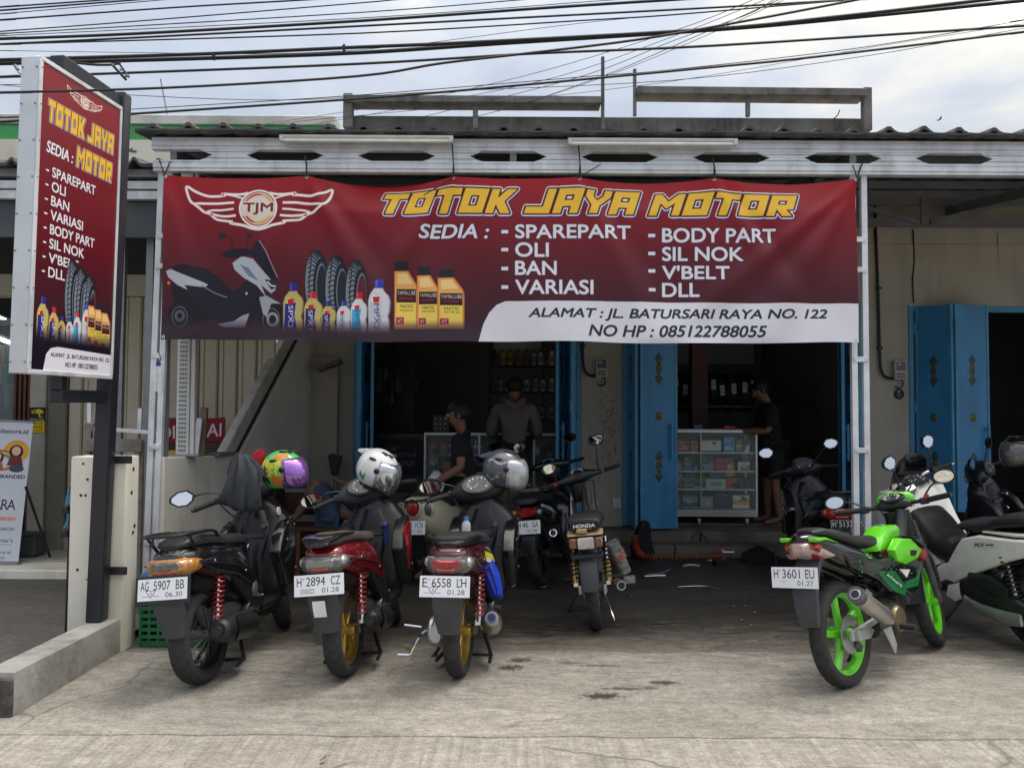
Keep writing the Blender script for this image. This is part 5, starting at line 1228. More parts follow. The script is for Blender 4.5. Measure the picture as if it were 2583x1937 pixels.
m = MB(); m.tube(smooth_path([at(120, 150, 5.8) + C0, at(180, 158, 5.78) + C0, at(240, 164, 5.76) + C0, at(284, 164, 5.75) + C0], 4), 0.009, 6); m.build('tail_cable', M_cable, cl)
ins = empty('cable_anchor', at(45, 172, 5.7), label='grey cable anchor fitting left of the pole sign', cat='clamp'); C0 = -ins.location
m = MB(); m.beam(at(38, 165, 5.7) + C0, at(46, 178, 5.7) + C0, 0.03, 0.02); m.tube(smooth_path([at(44, 176, 5.7) + C0, at(50, 186, 5.7) + C0, at(62, 190, 5.7) + C0], 4), 0.008, 6); m.build('anchor_body', M_galvd, ins, bevel=0.003)
for k, (px, py) in enumerate(((540, 143), (868, 123))):
 sp = MB(); sp.tube([(0, 0, -0.03), (0, 0, 0.03)], 0.010, 6); sp.box((0.0, -0.01, 0.0), (0.02, 0.02, 0.03)); o = sp.build('cable_tie', M_black); o.location = at(px, py, 5.95); tag(o, 'small cable tie clipping the thick cable pair together above the ' + ('winged emblem' if k == 0 else 'first tube lamp end'), 'clamp')
# stick aerial on the neighbour roof
ae = MB(); a, b2 = at(429, 302, 8.9), at(405, 200, 8.9); ae.tube([Vector((0, 0, -0.1)), b2 - a], 0.008, 6); o = ae.build('roof_aerial', M_galvd); o.location = a; tag(o, 'thin leaning metal rod standing on the neighbour parapet', 'rod')
bd = MB(); bd.xloft([(-0.05, 0, 0.004, 0.004), (-0.02, 0.004, 0.014, 0.012), (0.02, 0.008, 0.015, 0.012), (0.05, 0.014, 0.005, 0.006)], 8); bd.add([(-0.02, -0.012, 0.008), (0.03, -0.012, 0.01), (-0.01, -0.12, 0.05)], [(0, 1, 2)]); bd.add([(-0.02, 0.012, 0.008), (0.03, 0.012, 0.01), (-0.01, 0.12, 0.05)], [(0, 1, 2)])
o = bd.build('bird', M_black); o.location = at(2370, 303, 14); o.rotation_euler = (0, R(-20), 0); tag(o, 'tiny dark bird flying in the bright cloud above the roof end', 'bird')
# ---------------------------------------------------------------- things inside and in front of the shop
def simple_box(name, c, size, m_, label=None, cat=None, group=None, bevel=0.004, rotz=0):
 b = MB(); b.box((0, 0, size[2] / 2), size); o = b.build(name, m_, bevel=bevel); o.location = c; o.rotation_euler = (0, 0, rotz)
 return tag(o, label, cat, group) if label else o
M_alu = mat('aluminium_profile', (0.62, 0.63, 0.64), 0.4, 0.5, var=0.05)
M_cglass = glass_mat('case_glass', (0.75, 0.9, 0.85), 0.03, alpha=0.10)
M_chrome = mat('chrome', (0.72, 0.72, 0.73), 0.12, 1.0, var=0.05)
M_steel = mat('tool_steel', (0.45, 0.45, 0.46), 0.35, 0.9, var=0.15)
M_cloth = mat('black_cloth', (0.012, 0.012, 0.014), 0.95, var=0.25, bump=0.3)
def cmat(c, r=0.5): return mat('pack_%03d_%03d_%03d' % c, lin(c), r, var=0.08, scale=20)

# printed carton faces: one sheet of 32 abstract packaging designs, a cell for each carton
cv = Canvas(640, 320); rg = random.Random(31)
PAL = [(200, 60, 46), (216, 176, 50), (60, 100, 170), (70, 130, 80), (222, 222, 214), (40, 44, 56), (196, 140, 84), (120, 150, 170), (150, 60, 70), (90, 96, 92)]
for j in range(4):
 for i in range(8):
  x, y = i * 80, j * 80; b_, c_ = rg.sample(PAL, 2); cv.rect(x, y, x + 80, y + 80, b_); t_ = rg.random()
  if t_ < .4: cv.rect(x, y + rg.randint(6, 40), x + 80, y + rg.randint(44, 74), c_)
  elif t_ < .7: cv.poly([(x, y + 80), (x + 80, y + 20), (x + 80, y + 80)], c_)
  else:
   for q in range(4): cv.rect(x + 4 + 19 * q, y + 10, x + 19 + 19 * q, y + 70, c_); cv.rect(x + 6 + 19 * q, y + 30, x + 17 + 19 * q, y + 46, rg.choice(PAL))
  if rg.random() < .6: cv.ellipse((x + rg.randint(20, 60), y + rg.randint(20, 60)), rg.randint(8, 18), rg.randint(8, 18), rg.choice(PAL))
  for q in range(rg.randint(2, 5)): xx_ = x + rg.randint(6, 40); yy_ = y + rg.randint(8, 70); cv.rect(xx_, yy_, xx_ + rg.randint(10, 34), yy_ + rg.randint(2, 6), rg.choice([(236, 236, 230), (30, 30, 36)]))
M_pack = print_mat('carton_prints', cv.image('carton_prints'), .4)
def carton_face(k, parent, x0, x1, y, z0, z1):
 o = print_quad('printed_face', [(x0, y, z0), (x1, y, z0), (x1, y, z1), (x0, y, z1)], M_pack, parent); i, j = (k * 5) % 8, (k * 3 + k // 8) % 4
 for l in o.data.uv_layers[0].data: l.uv = ((i + .03 + .94 * l.uv[0]) / 8, (j + .03 + .94 * l.uv[1]) / 4)
# glass show case behind the right door
def Q(x, y, Y): return at(1450 + x / 2.766, 820 + y / 2.766, Y)
GY = 9.22
case = empty('glass_showcase', (Q(930, 1330, GY).x, GY, FLOORZ), label='wheeled glass showcase full of spare part boxes behind the right blue doors', cat='showcase')
c0 = case.location
xa, xb = Q(560, 0, GY).x - c0.x, Q(1260, 0, GY).x - c0.x; z0, z1 = Q(0, 1330, GY).z - c0.z, Q(0, 735, GY).z - c0.z
CD = 0.42
m = MB()
for x in (xa, xb):
 for y in (0, CD): m.box((x, y, (z0 + z1) / 2), (0.026, 0.026, z1 - z0))
m.build('corner_profile', M_alu, case, bevel=0.002)
m = MB(); m.box(((xa + xb) / 2, 0, z1), (xb - xa + 0.03, 0.03, 0.035)); m.box(((xa + xb) / 2, CD, z1), (xb - xa + 0.03, 0.03, 0.035)); m.build('top_profile', M_alu, case, bevel=0.003)
m = MB(); zb_ = Q(0, 1280, GY).z - c0.z
for k in range(4): m.box(((xa + xb) / 2, -0.002 * (k % 2), z0 + (zb_ - z0) * (k + 0.5) / 4), (xb - xa + 0.02, 0.03, (zb_ - z0) / 4 - 0.003))
m.span((xa, 0.02, z0), (xb, CD, zb_ - 0.01)); m.build('base_panel', M_alu, case, bevel=0.002)
m = MB(); x = Q(685, 0, GY).x - c0.x; m.box((x, -0.004, (zb_ + z1) / 2), (0.028, 0.022, z1 - zb_ - 0.03)); m.build('front_stile', M_alu, case, bevel=0.002)
m = MB(); x = Q(875, 0, GY).x - c0.x; m.box((x, -0.002, (zb_ + z1) / 2), (0.007, 0.02, z1 - zb_ - 0.03)); m.build('pane_joint', M_alu, case)
shz = [zb_] + [Q(0, y, GY).z - c0.z for y in (1140, 1015, 885)]
for z in shz[1:]:
 m = MB(); m.span((xa + 0.014, 0.02, z - 0.006), (xb - 0.014, CD - 0.015, z)); m.build('glass_shelf', glass_mat('shelf_glass', (0.6, 0.8, 0.74), 0.1, alpha=0.35), case)
 m = MB(); m.span((xa + 0.014, 0.006, z - 0.010), (xb - 0.014, 0.018, z + 0.004)); m.build('shelf_edge', M_alu, case)
m = MB(); m.span((xa + 0.014, 0.0, zb_), (xb - 0.014, 0.004, z1 - 0.018)); m.build('front_pane', M_cglass, case)
m = MB(); m.span((xa + 0.014, 0.02, z1 + 0.0175), (xb - 0.014, CD, z1 + 0.0225)); m.build('top_pane', M_cglass, case)
m = MB(); m.span((xa, CD - 0.012, zb_), (xb, CD - 0.006, z1 - 0.02)); m.build('back_panel', mat('case_back', (0.06, 0.075, 0.06), 0.6), case)
for px in (870, 1205):
 m = MB(); p = Q(px, 1355, GY) - c0; m.lathe([(0.001, -0.012), (0.024, -0.012), (0.028, -0.006), (0.028, 0.006), (0.024, 0.012), (0.001, 0.012)], 14, (p.x, 0.03, 0.03), 'x'); m.box((p.x, 0.03, 0.055), (0.035, 0.05, 0.02)); m.build('castor', M_plast, case)
# stock: (x0, x1, y0, y1) in the enlarged view, shelf 0 = bottom, colour, words
STOCK = [
 (3, 615, 668, 785, 880, (60, 62, 60), ''), (3, 697, 808, 797, 880, (204, 168, 40), ''), (3, 815, 868, 800, 880, (70, 96, 60), ''), (3, 886, 1035, 790, 880, (96, 116, 70), ''), (3, 1045, 1128, 770, 880, (90, 140, 176), ''), (3, 1134, 1180, 790, 880, (206, 186, 150), ''), (3, 1186, 1232, 790, 880, (206, 186, 150), ''),
 (2, 618, 668, 935, 1010, (70, 120, 50), ''), (2, 700, 755, 940, 1010, (150, 100, 60), ''), (2, 764, 830, 912, 1010, (90, 92, 92), ''), (2, 836, 866, 962, 1010, (150, 156, 150), ''), (2, 893, 985, 900, 1010, (204, 160, 110), ''), (2, 990, 1050, 920, 1010, (200, 50, 50), ''), (2, 1055, 1122, 925, 1010, (190, 196, 200), ''), (2, 1148, 1235, 945, 1010, (50, 96, 170), ''), (2, 1178, 1232, 898, 944, (160, 170, 176), ''),
 (1, 615, 668, 1032, 1136, (50, 56, 110), ''), (1, 700, 762, 1028, 1136, (150, 170, 160), ''), (1, 768, 920, 1064, 1136, (186, 196, 180), ''), (1, 778, 862, 1030, 1062, (120, 130, 132), ''), (1, 922, 1064, 1068, 1136, (176, 196, 184), 'DMX'), (1, 950, 1056, 1034, 1066, (70, 90, 104), 'DELUX'), (1, 1066, 1150, 1060, 1136, (62, 54, 56), ''), (1, 1062, 1130, 1026, 1058, (170, 180, 176), ''), (1, 1152, 1234, 1064, 1136, (58, 58, 70), ''),
 (0, 618, 660, 1170, 1276, (130, 60, 60), ''), (0, 700, 752, 1180, 1276, (120, 64, 60), ''), (0, 762, 868, 1190, 1276, (130, 150, 136), ''), (0, 880, 972, 1192, 1276, (140, 146, 142), ''), (0, 985, 1110, 1172, 1276, (40, 40, 42), 'MOTOR'), (0, 1112, 1232, 1180, 1276, (46, 36, 36), '')]
for k, (s, xa_, xb_, ya_, yb_, col_, wd) in enumerate(STOCK):
 p0, p1 = Q(xa_, yb_, GY), Q(xb_, ya_, GY); w = (p1.x - p0.x) * 1.0; h = max(0.03, p1.z - p0.z); zsh = c0.z + shz[s] + 0.001
 z = zsh if yb_ > (1276, 1136, 1010, 880)[s] - 8 else zsh + (p0.z - zsh)
 dpt = 0.16 + 0.08 * ((k * 7) % 3) / 2
 words_ = {(204, 168, 40): 'yellow', (206, 186, 150): 'beige', (200, 50, 50): 'red', (50, 96, 170): 'blue', (90, 140, 176): 'pale blue', (204, 160, 110): 'orange and white'}.get(col_, 'dull ' + ('green' if col_[1] > col_[0] + 15 else 'red' if col_[0] > col_[1] + 30 else 'grey' if sum(col_) > 300 else 'dark'))
 row_ = [q for q in STOCK if q[0] == s]; pos = sorted(row_, key=lambda q: q[1]).index(STOCK[k])
 ordn = ('first', 'second', 'third', 'fourth', 'fifth', 'sixth', 'seventh', 'eighth', 'ninth', 'tenth')[pos]
 lb = '%s spare part carton, %s from the left on the %s showcase shelf' % (words_, ordn, ('bottom', 'lower middle', 'upper middle', 'top')[s])
 t = empty('spare_part_carton', ((p0.x + p1.x) / 2, GY + 0.05 + dpt / 2 + 0.01 * ((k * 5) % 4), z), label=lb, cat='carton', group='cartons in the glass showcase')
 m = MB(); m.box((0, 0, h / 2), (w - 0.004, dpt, h)); m.build('carton_body', cmat(col_), t, bevel=0.002)
 m = MB(); lt = tuple(min(255, c_ + 70) for c_ in col_); dk = tuple(int(c_ * 0.4) for c_ in col_)
 rgk = random.Random(k)
 for q in range(2 + k % 3): 
  zz = h * (0.2 + 0.7 * rgk.random()); m.box((rgk.uniform(-0.2, 0.2) * w, -dpt / 2 - 0.001, zz), (w * rgk.uniform(0.3, 0.8), 0.002, h * rgk.uniform(0.06, 0.16)))
 m.build('printed_label', cmat(lt if k % 3 else dk), t)
 if not wd and k % 4: carton_face(k, t, -w * .49 + .002, w * .49 - .002, -dpt / 2 - .0025, .003, h - .003)
 if wd:
  cv = Canvas(200, 90, col_); cv.text(wd, 40, 22, 160, 66, (40, 46, 44), bold=0.03)
  print_quad('lettering', [(-w * 0.45, -dpt / 2 - 0.003, h * 0.1), (w * 0.45, -dpt / 2 - 0.003, h * 0.1), (w * 0.45, -dpt / 2 - 0.003, h * 0.9), (-w * 0.45, -dpt / 2 - 0.003, h * 0.9)], print_mat('carton_print_%d' % k, cv.image('carton_%d' % k)), t)
p = Q(872, 735, GY); simple_box('blue_carton', (p.x, GY + 0.12, c0.z + z1 + 0.024), (0.095, 0.07, 0.05), cmat((60, 76, 160)), 'small blue and white carton standing on top of the glass showcase', 'carton', bevel=0.002)
p = Q(1090, 735, GY); simple_box('red_carton', (p.x, GY + 0.10, c0.z + z1 + 0.024), (0.12, 0.07, 0.035), cmat((200, 60, 40)), 'small red carton under the hands of the man at the glass showcase', 'carton', bevel=0.002)

# tyres on the back rack with white paper tags
TYY = 11.0
M_tyre = mat('new_tyre_rubber', (0.014, 0.014, 0.015), 0.7, var=0.2)
def tyre_mesh(Rr, w, name='tyre', seg=40):
 m = MB(); m.lathe([(Rr - 0.07, -w * 0.42), (Rr - 0.03, -w * 0.5), (Rr - 0.008, -w * 0.36), (Rr, -w * 0.1), (Rr, w * 0.1), (Rr - 0.008, w * 0.36), (Rr - 0.03, w * 0.5), (Rr - 0.07, w * 0.42), (Rr - 0.075, 0)], seg, (0, 0, 0), 'x', closed=True); return m
tags_ = [(628, 445), (680, 395), (738, 450), (795, 510), (857, 478), (932, 415), (990, 455), (1068, 443), (1143, 435), (1205, 425)]
rack = empty('tyre_rack', (Q(920, 0, TYY).x, TYY, FLOORZ), label='dark steel rack on the back wall carrying a row of tagged tyres', cat='rack')
m = MB(); zr_ = Q(0, 562, TYY).z - FLOORZ
for y in (-0.18, 0.18): m.box((0, y, zr_), (1.35, 0.03, 0.03))
m.build('rack_rail', M_black, rack)
m = MB()
for x in (-0.65, 0.65):
 for y in (-0.18, 0.18): m.box((x, y, zr_ / 2), (0.03, 0.03, zr_))
m.build('rack_leg', M_black, rack)
tyre0 = None; ordw = ('first', 'second', 'third', 'fourth', 'fifth', 'sixth', 'seventh', 'eighth', 'ninth', 'tenth', 'eleventh', 'twelfth', 'thirteenth', 'fourteenth', 'fifteenth')
for k, (tx, ty) in enumerate(tags_):
 t = empty('rack_tyre', (Q(tx, 0, TYY).x, TYY, FLOORZ + zr_ + 0.20), label='black motorcycle tyre with white paper tag, %s from the left on the back rack' % ordw[k], cat='tyre', group='tyres on the back rack')
 if tyre0 is None: tyre0 = tyre_mesh(0.28, 0.105).build('tread', M_tyre, t)
 else: link_mesh('tread', tyre0.data, t)
 pz = Q(tx, ty, TYY - 0.3).z - t.location.z; yy_ = -math.sqrt(max(0.0, 0.282 ** 2 - pz * pz)) - 0.006
 m = MB(); m.box((0, yy_, pz), (0.062, 0.003, 0.14), Matrix.Rotation(math.asin(max(-0.9, min(0.9, pz / 0.285))) * -0.9, 3, 'X') @ Matrix.Rotation(R((k * 37 % 11) - 5), 3, 'Y')); m.build('paper_tag', mat('tag_paper', (0.62, 0.63, 0.64), 0.6), t)
 m = MB(); 
 for q in range(3): m.box((0, yy_ - 0.004, pz + 0.035 - 0.03 * q), (0.045, 0.002, 0.008))
 m.build('tag_print', M_black, t)
cv = Canvas(480, 110, (168, 172, 176))
for j in range(9):
 for i in range(40): cv.ellipse((12 + i * 11.8 + (j % 2) * 0, 8 + j * 12), 1.9, 1.9, (60, 62, 66), n=8)
pb = empty('peg_board', Q(920, 190, 12.6) , label='pale perforated pegboard high on the back wall behind the tyres', cat='board')
w, h = (Q(1215, 0, 12.6).x - Q(560, 0, 12.6).x) / 2, (Q(0, 100, 12.6).z - Q(0, 262, 12.6).z) / 2
print_quad('board_face', [(-w, 0, -h), (w, 0, -h), (w, 0, h), (-w, 0, h)], print_mat('peg_board_print', cv.image('peg_board'), 0.6), pb); m = MB(); m.span((-w, 0.003, -h), (w, 0.02, h)); m.build('board_backing', M_white, pb)
# coil of yellow green hose and hanging goods at the right of the back room
hg = empty('garden_hose_coil', Q(1560, 700, 10.9), label='yellow green coiled hose hanging in the dark right part of the shop', cat='hose')
m = MB()
for k in range(7): m.lathe([(0.30 + k * 0.012, -0.05 + 0.015 * k), (0.307 + k * 0.012, -0.044 + 0.015 * k), (0.314 + k * 0.012, -0.05 + 0.015 * k), (0.307 + k * 0.012, -0.056 + 0.015 * k)], 32, (0, 0, 0), 'y', closed=True)
m.build('hose_turns', mat('yellow_green_hose', (0.09, 0.10, 0.015), 0.5), hg)

# counter of the left opening
def Q1(x, y, Y): return at(850 + x / 2.765, 820 + y / 2.765, Y)
KY = 9.40
cn = empty('shop_counter', (Q1(900, 0, KY).x, KY, FLOORZ), label='black shop counter with a glass end behind the left blue doors', cat='counter'); c1 = cn.location
zt1_ = Q1(0, 752, KY).z - c1.z
m = MB(); m.span((Q1(270, 0, KY).x - c1.x, 0, 0), (Q1(608, 0, KY).x - c1.x, 0.45, zt1_)); m.build('counter_front', mat('black_laminate', (0.014, 0.015, 0.018), 0.45), cn, bevel=0.004)
cv = Canvas(512, 256, (22, 22, 27)); cv.poly([(60, 60), (150, 40), (178, 60), (120, 110), (70, 120)], (52, 52, 64)); cv.poly([(130, 70), (250, 44), (180, 96)], (84, 84, 96)); cv.text('JAGONYA', 170, 96, 440, 138, (120, 120, 130), bold=0.0, shear=0.2); cv.text('NGEREM', 196, 152, 424, 192, (120, 120, 130), bold=0.0, shear=0.2)
xl, xr = Q1(300, 0, KY).x - c1.x, Q1(604, 0, KY).x - c1.x
print_quad('counter_print', [(xl, -0.003, zt1_ - 0.50), (xr, -0.003, zt1_ - 0.50), (xr, -0.003, zt1_ - 0.06), (xl, -0.003, zt1_ - 0.06)], print_mat('counter_print', cv.image('counter_print')), cn)
m = MB(); x0_, x1_ = Q1(622, 0, KY).x - c1.x, Q1(1540, 0, KY).x - c1.x
for x in (x0_, Q1(998, 0, KY).x - c1.x, Q1(1378, 0, KY).x - c1.x, x1_): m = MB(); m.box((x, 0, zt1_ / 2), (0.026, 0.026, zt1_ - 0.02)); m.build('counter_stile', M_alu, cn, bevel=0.002)
m = MB(); m.span((x0_ - 0.012, -0.015, zt1_ - 0.02), (x1_, 0.015, zt1_ + 0.012)); m.span((x0_ - 0.012, -0.014, 0.02), (x1_, 0.014, 0.12)); m.build('counter_rail', M_alu, cn, bevel=0.003)
m = MB(); m.span((x0_, 0.43, 0.02), (x1_, 0.44, zt1_)); m.build('counter_back', mat('case_back', (0.06, 0.075, 0.06), 0.6), cn)
for z in (0.34, 0.58, 0.76):
 m = MB(); m.span((x0_ + 0.012, 0.02, z - 0.006), (x1_ - 0.01, 0.42, z)); m.build('glass_shelf', glass_mat('shelf_glass'), cn)
m = MB(); m.span((x0_ + 0.012, -0.001, 0.12), (x1_ - 0.01, 0.003, zt1_ - 0.02)); m.build('front_pane', M_cglass, cn)
m = MB(); m.span((x0_, 0.016, zt1_), (x1_, 0.46, zt1_ + 0.01)); m.build('counter_top', mat('glass_top', (0.05, 0.06, 0.06), 0.15), cn)
rg = random.Random(21); kk = 0
for si, z in enumerate((0.342, 0.582, 0.762)):
 x = x0_ + 0.04
 while x < x1_ - 0.12:
  w = rg.uniform(0.06, 0.12); h = rg.uniform(0.07, 0.15) if z > 0.7 else rg.uniform(0.1, 0.2)
  col_ = rg.choice([(150, 150, 140), (120, 96, 70), (70, 90, 76), (160, 140, 90), (90, 60, 56), (80, 90, 110), (176, 176, 170)])
  kk += 1
  t = simple_box('counter_carton', (c1.x + x + w / 2, c1.y + 0.12, c1.z + z), (w - 0.01, 0.14, min(h, 0.16)), cmat(col_), 'small spare part carton behind the counter glass, %s shelf' % ('lower', 'middle', 'upper')[si], 'carton', 'cartons in the left counter', bevel=0.002); hh_ = min(h, 0.16)
  if kk % 3: carton_face(kk * 7, t, -(w - .01) * .49, (w - .01) * .49, -.0715, .003, hh_ - .003)
  t['label'] = 'carton on the %s counter shelf, %s from the black panel end' % (('lower', 'middle', 'upper')[si], ordw[min(14, sum(1 for o in bpy.data.objects if o.name.startswith('counter_carton') and o.get('si') == si))]); t['si'] = si
  x += w + rg.uniform(0.0, 0.06)
for o in list(bpy.data.objects):
 if o.name.startswith('counter_carton'): del o['si']
# rack of chrome caps on the counter
cp = empty('cap_display', (Q1(725, 0, KY).x, KY + 0.1, c1.z + zt1_ + 0.012), label='dark display tray with rows of shiny round caps standing on the left counter', cat='display')
m = MB(); m.box((0, 0.03, 0.10), (0.20, 0.03, 0.20)); m.build('tray', M_black, cp, bevel=0.004)
for i in range(3):
 for j in range(3):
  m = MB(); m.sphere((-0.06 + 0.055 * i, 0.008, 0.04 + 0.06 * j), 0.018, 10, 8); m.build('cap', M_chrome, cp)

# shelf with oil bottles
SHY = 11.0
sf = empty('oil_shelf', (Q1(1310, 0, SHY).x, SHY, FLOORZ), label='dark red brown wall shelf with rows of engine oil bottles in the left shop room', cat='shelf'); c2 = sf.location
xl, xr = Q1(1065, 0, SHY).x - c2.x, Q1(1540, 0, SHY).x - c2.x
shs = [Q1(0, y, SHY).z - c2.z for y in (268, 452, 640)]
for z in shs:
 m = MB(); m.span((xl, 0, z - 0.03), (xr, 0.3, z)); m.build('shelf_board', mat('maroon_shelf_board', (0.055, 0.022, 0.026), 0.6), sf, bevel=0.003)
for x in (xl, Q1(1445, 0, SHY).x - c2.x, xr):
 m = MB(); m.span((x - 0.012, 0.05, 0), (x + 0.012, 0.3, shs[0] + 0.36)); m.build('shelf_side', mat('maroon_shelf_board', (0.055, 0.022, 0.026), 0.6), sf)
m = MB(); m.span((xl + 0.05, 0.31, shs[0] + 0.02), (Q1(1430, 0, SHY).x - c2.x, 0.32, shs[0] + 0.42)); m.build('shelf_back', M_plast, sf)
BOT = [(0, 1100, (44, 52, 90), 1.0), (0, 1157, (206, 166, 84), 1.0), (0, 1208, (196, 160, 80), 0.98), (0, 1265, (170, 96, 60), 1.08), (0, 1325, (150, 80, 60), 1.05), (0, 1375, (176, 180, 190), 0.95), (0, 1423, (196, 200, 206), 1.0), (0, 1500, (206, 210, 216), 1.1),
       (1, 1092, (110, 90, 80), 0.95), (1, 1142, (186, 150, 120), 0.9), (1, 1325, (176, 182, 196), 0.9), (1, 1385, (206, 160, 90), 1.0), (1, 1435, (180, 186, 192), 0.9), (1, 1500, (190, 194, 200), 1.0),
       (2, 1100, (120, 90, 60), 0.8), (2, 1150, (90, 100, 120), 0.85), (2, 1390, (150, 150, 156), 0.9), (2, 1430, (140, 140, 150), 0.9), (2, 1500, (150, 152, 160), 0.9)]
nrow = {}
for (s, px, col_, sc_) in BOT:
 nrow[s] = nrow.get(s, 0) + 1
 nm = 'navy' if col_[2] > col_[0] + 20 else 'golden' if col_[0] > col_[2] + 70 else 'brown' if col_[0] > col_[2] + 25 else 'white'
 t = empty('oil_bottle', (Q1(px, 0, SHY).x, SHY + 0.07, c2.z + shs[s]), label='%s oil bottle, %s from the left on the %s board of the oil shelf' % (nm, ordw[nrow[s] - 1], ('top', 'middle', 'bottom')[s]), cat='bottle', group='oil bottles on the shelf')
 m = MB(); m.zloft([(0, 0, 0.034 * 1, 0.052, 4), (0.13 * sc_, 0, 0.034, 0.052, 4), (0.165 * sc_, 0, 0.028, 0.036, 3), (0.182 * sc_, 0, 0.018, 0.018)], 12); b_ = m.build('bottle_body', cmat(col_, 0.4), t); b_.rotation_euler = (0, 0, math.pi / 2 * 0)
 b_.data.transform(Matrix.Rotation(math.pi / 2, 4, 'Z') @ Matrix.Rotation(math.pi / 2, 4, 'Z'))
 m = MB(); m.lathe([(0.02, 0.18 * sc_), (0.02, 0.205 * sc_)], 12, (0, 0, 0), 'z'); m.build('cap', cmat((36, 40, 70) if col_[2] >= col_[0] else (60, 34, 30)), t)
 m = MB(); m.box((0, -0.05, 0.07 * sc_), (0.05, 0.008, 0.09 * sc_)); m.build('label_panel', cmat(tuple(int(c_ * 0.5) for c_ in col_)), t)
# dim packs hanging on the left interior wall
for k in range(12):
 p = Q1(300 + (k % 4) * 42, 350 + (k // 4) * 85, 10.6)
 t = MB(); t.box((0, 0, 0), (0.10, 0.03, 0.13)); t.box((0, 0.0, 0.075), (0.05, 0.006, 0.03)); t.box((0, -0.016, -0.01), (0.06, 0.004, 0.07))
 o_ = t.build('hanging_pack', cmat(((70, 70, 76), (96, 96, 100), (60, 56, 50))[k % 3]), bevel=0.004); o_.location = p
 tag(o_, 'plastic parts pack hanging in the dark left room, %s row, %s from the left' % (('top', 'middle', 'bottom')[k // 4], ordw[k % 4]), 'pack', 'parts packs hanging on the wall')
hp = MB(); hp.box((0, 0, 0), (0.7, 0.02, 1.1)); o_ = hp.build('pack_panel', M_black); o_.location = (Q1(360, 0, 10.65).x, 10.66, Q1(0, 450, 10.65).z); tag(o_, 'black panel on which the plastic parts packs hang', 'panel')
for k, (x, y) in enumerate(((490, 250), (500, 425))):
 p = Q1(x, y, 10.9); simple_box('stock_carton', (p.x, 10.9, p.z - 0.1), (0.30, 0.25, 0.18), cmat((92, 70, 50)), 'brown carton high on the left of the dark room, %s one' % ('upper', 'lower')[k], 'carton', bevel=0.003)

# electricity meters and wifi sticker
def meter(px, py, lb, sc_=1.0):
 t = empty('electric_meter', at(px, py, FY - 0.002), label=lb, cat='meter', group='electricity meters on the facade'); 
 m = MB(); m.span((-0.065, -0.09, -0.10), (0.065, 0, 0.115)); m.build('meter_case', M_plast, t, bevel=0.012, seg=2)
 m = MB(); m.span((-0.052, -0.094, 0.0), (0.052, -0.088, 0.10)); m.build('meter_window', mat('meter_dark', (0.10, 0.11, 0.12), 0.25), t, bevel=0.003)
 m = MB(); m.span((-0.04, -0.098, 0.055), (0.0, -0.093, 0.085)); m.build('meter_display', mat('meter_lcd', (0.35, 0.38, 0.36), 0.3), t)
 m = MB(); m.span((-0.05, -0.096, -0.085), (0.05, -0.089, -0.02)); m.build('terminal_cover', M_galvd, t, bevel=0.004)
 m = MB()
 for i in range(3):
  for j in range(2): m.box((-0.03 + 0.03 * i, -0.099, -0.07 + 0.03 * j), (0.015, 0.006, 0.012))
 m.build('keypad', M_black, t)
 m = MB(); m.tube(smooth_path([(-0.05, -0.04, -0.085), (-0.13, -0.04, -0.08), (-0.19, -0.04, -0.02), (-0.21, -0.03, 0.15), (-0.22, -0.03, 0.8), (-0.25, -0.03, 1.9)], 6), 0.016, 8); m.tube(smooth_path([(0.03, -0.04, -0.10), (0.04, -0.05, -0.16), (0.0, -0.04, -0.20), (-0.04, -0.04, -0.17)], 5), 0.008, 6); m.build('supply_cable', M_black, t)
 m = MB(); m.box((-0.21, -0.03, 0.26), (0.05, 0.05, 0.03)); m.box((-0.215, -0.03, 0.95), (0.05, 0.05, 0.02)); m.build('cable_clip', M_black, t)
meter(1516, 930, 'grey electricity meter with cable on the pillar between the left and right shop doors')
meter(2263, 936, 'grey electricity meter above the round wifi sticker near the far right door')
cv = Canvas(128, 128, (60, 62, 90)); cv.a[:] = (64, 62, 78); cv.ellipse((64, 64), 60, 60, (36, 36, 60)); 
for r_ in (30, 20, 10): cv.line([(64 + r_ * math.cos(R(a)), 56 + r_ * math.sin(R(a))) for a in range(-140, -39, 10)], 5, (190, 194, 210))
cv.ellipse((64, 56), 4, 4, (190, 194, 210)); cv.text('C B N', 34, 68, 94, 84, (200, 204, 216), bold=0.03); cv.text('AREA', 46, 94, 82, 104, (180, 184, 200), bold=0.03)
st = empty('wifi_sticker', at(2267, 994, FY - 0.001), label='round dark blue wifi sticker under the right electricity meter', cat='sticker'); m = MB(); m.lathe([(0.062, 0.0), (0.062, -0.003)], 28, (0, 0, 0), 'y'); m.build('sticker_disc', mat('sticker_navy', (0.02, 0.02, 0.05), 0.4), st)
n = 28; me = bpy.data.meshes.new('sticker_print'); vs_ = [(0.061 * math.cos(2 * math.pi * k / n), -0.0045, 0.061 * math.sin(2 * math.pi * k / n)) for k in range(n)]; me.from_pydata(vs_, [], [tuple(range(n))]); l = me.uv_layers.new(name='print')
for lp in me.loops: v = vs_[lp.vertex_index]; l.data[lp.index].uv = (0.5 + v[0] / 0.124, 0.5 + v[2] / 0.124)
me.materials.append(print_mat('sticker_print', cv.image('sticker'))); link_mesh('sticker_print', me, st)
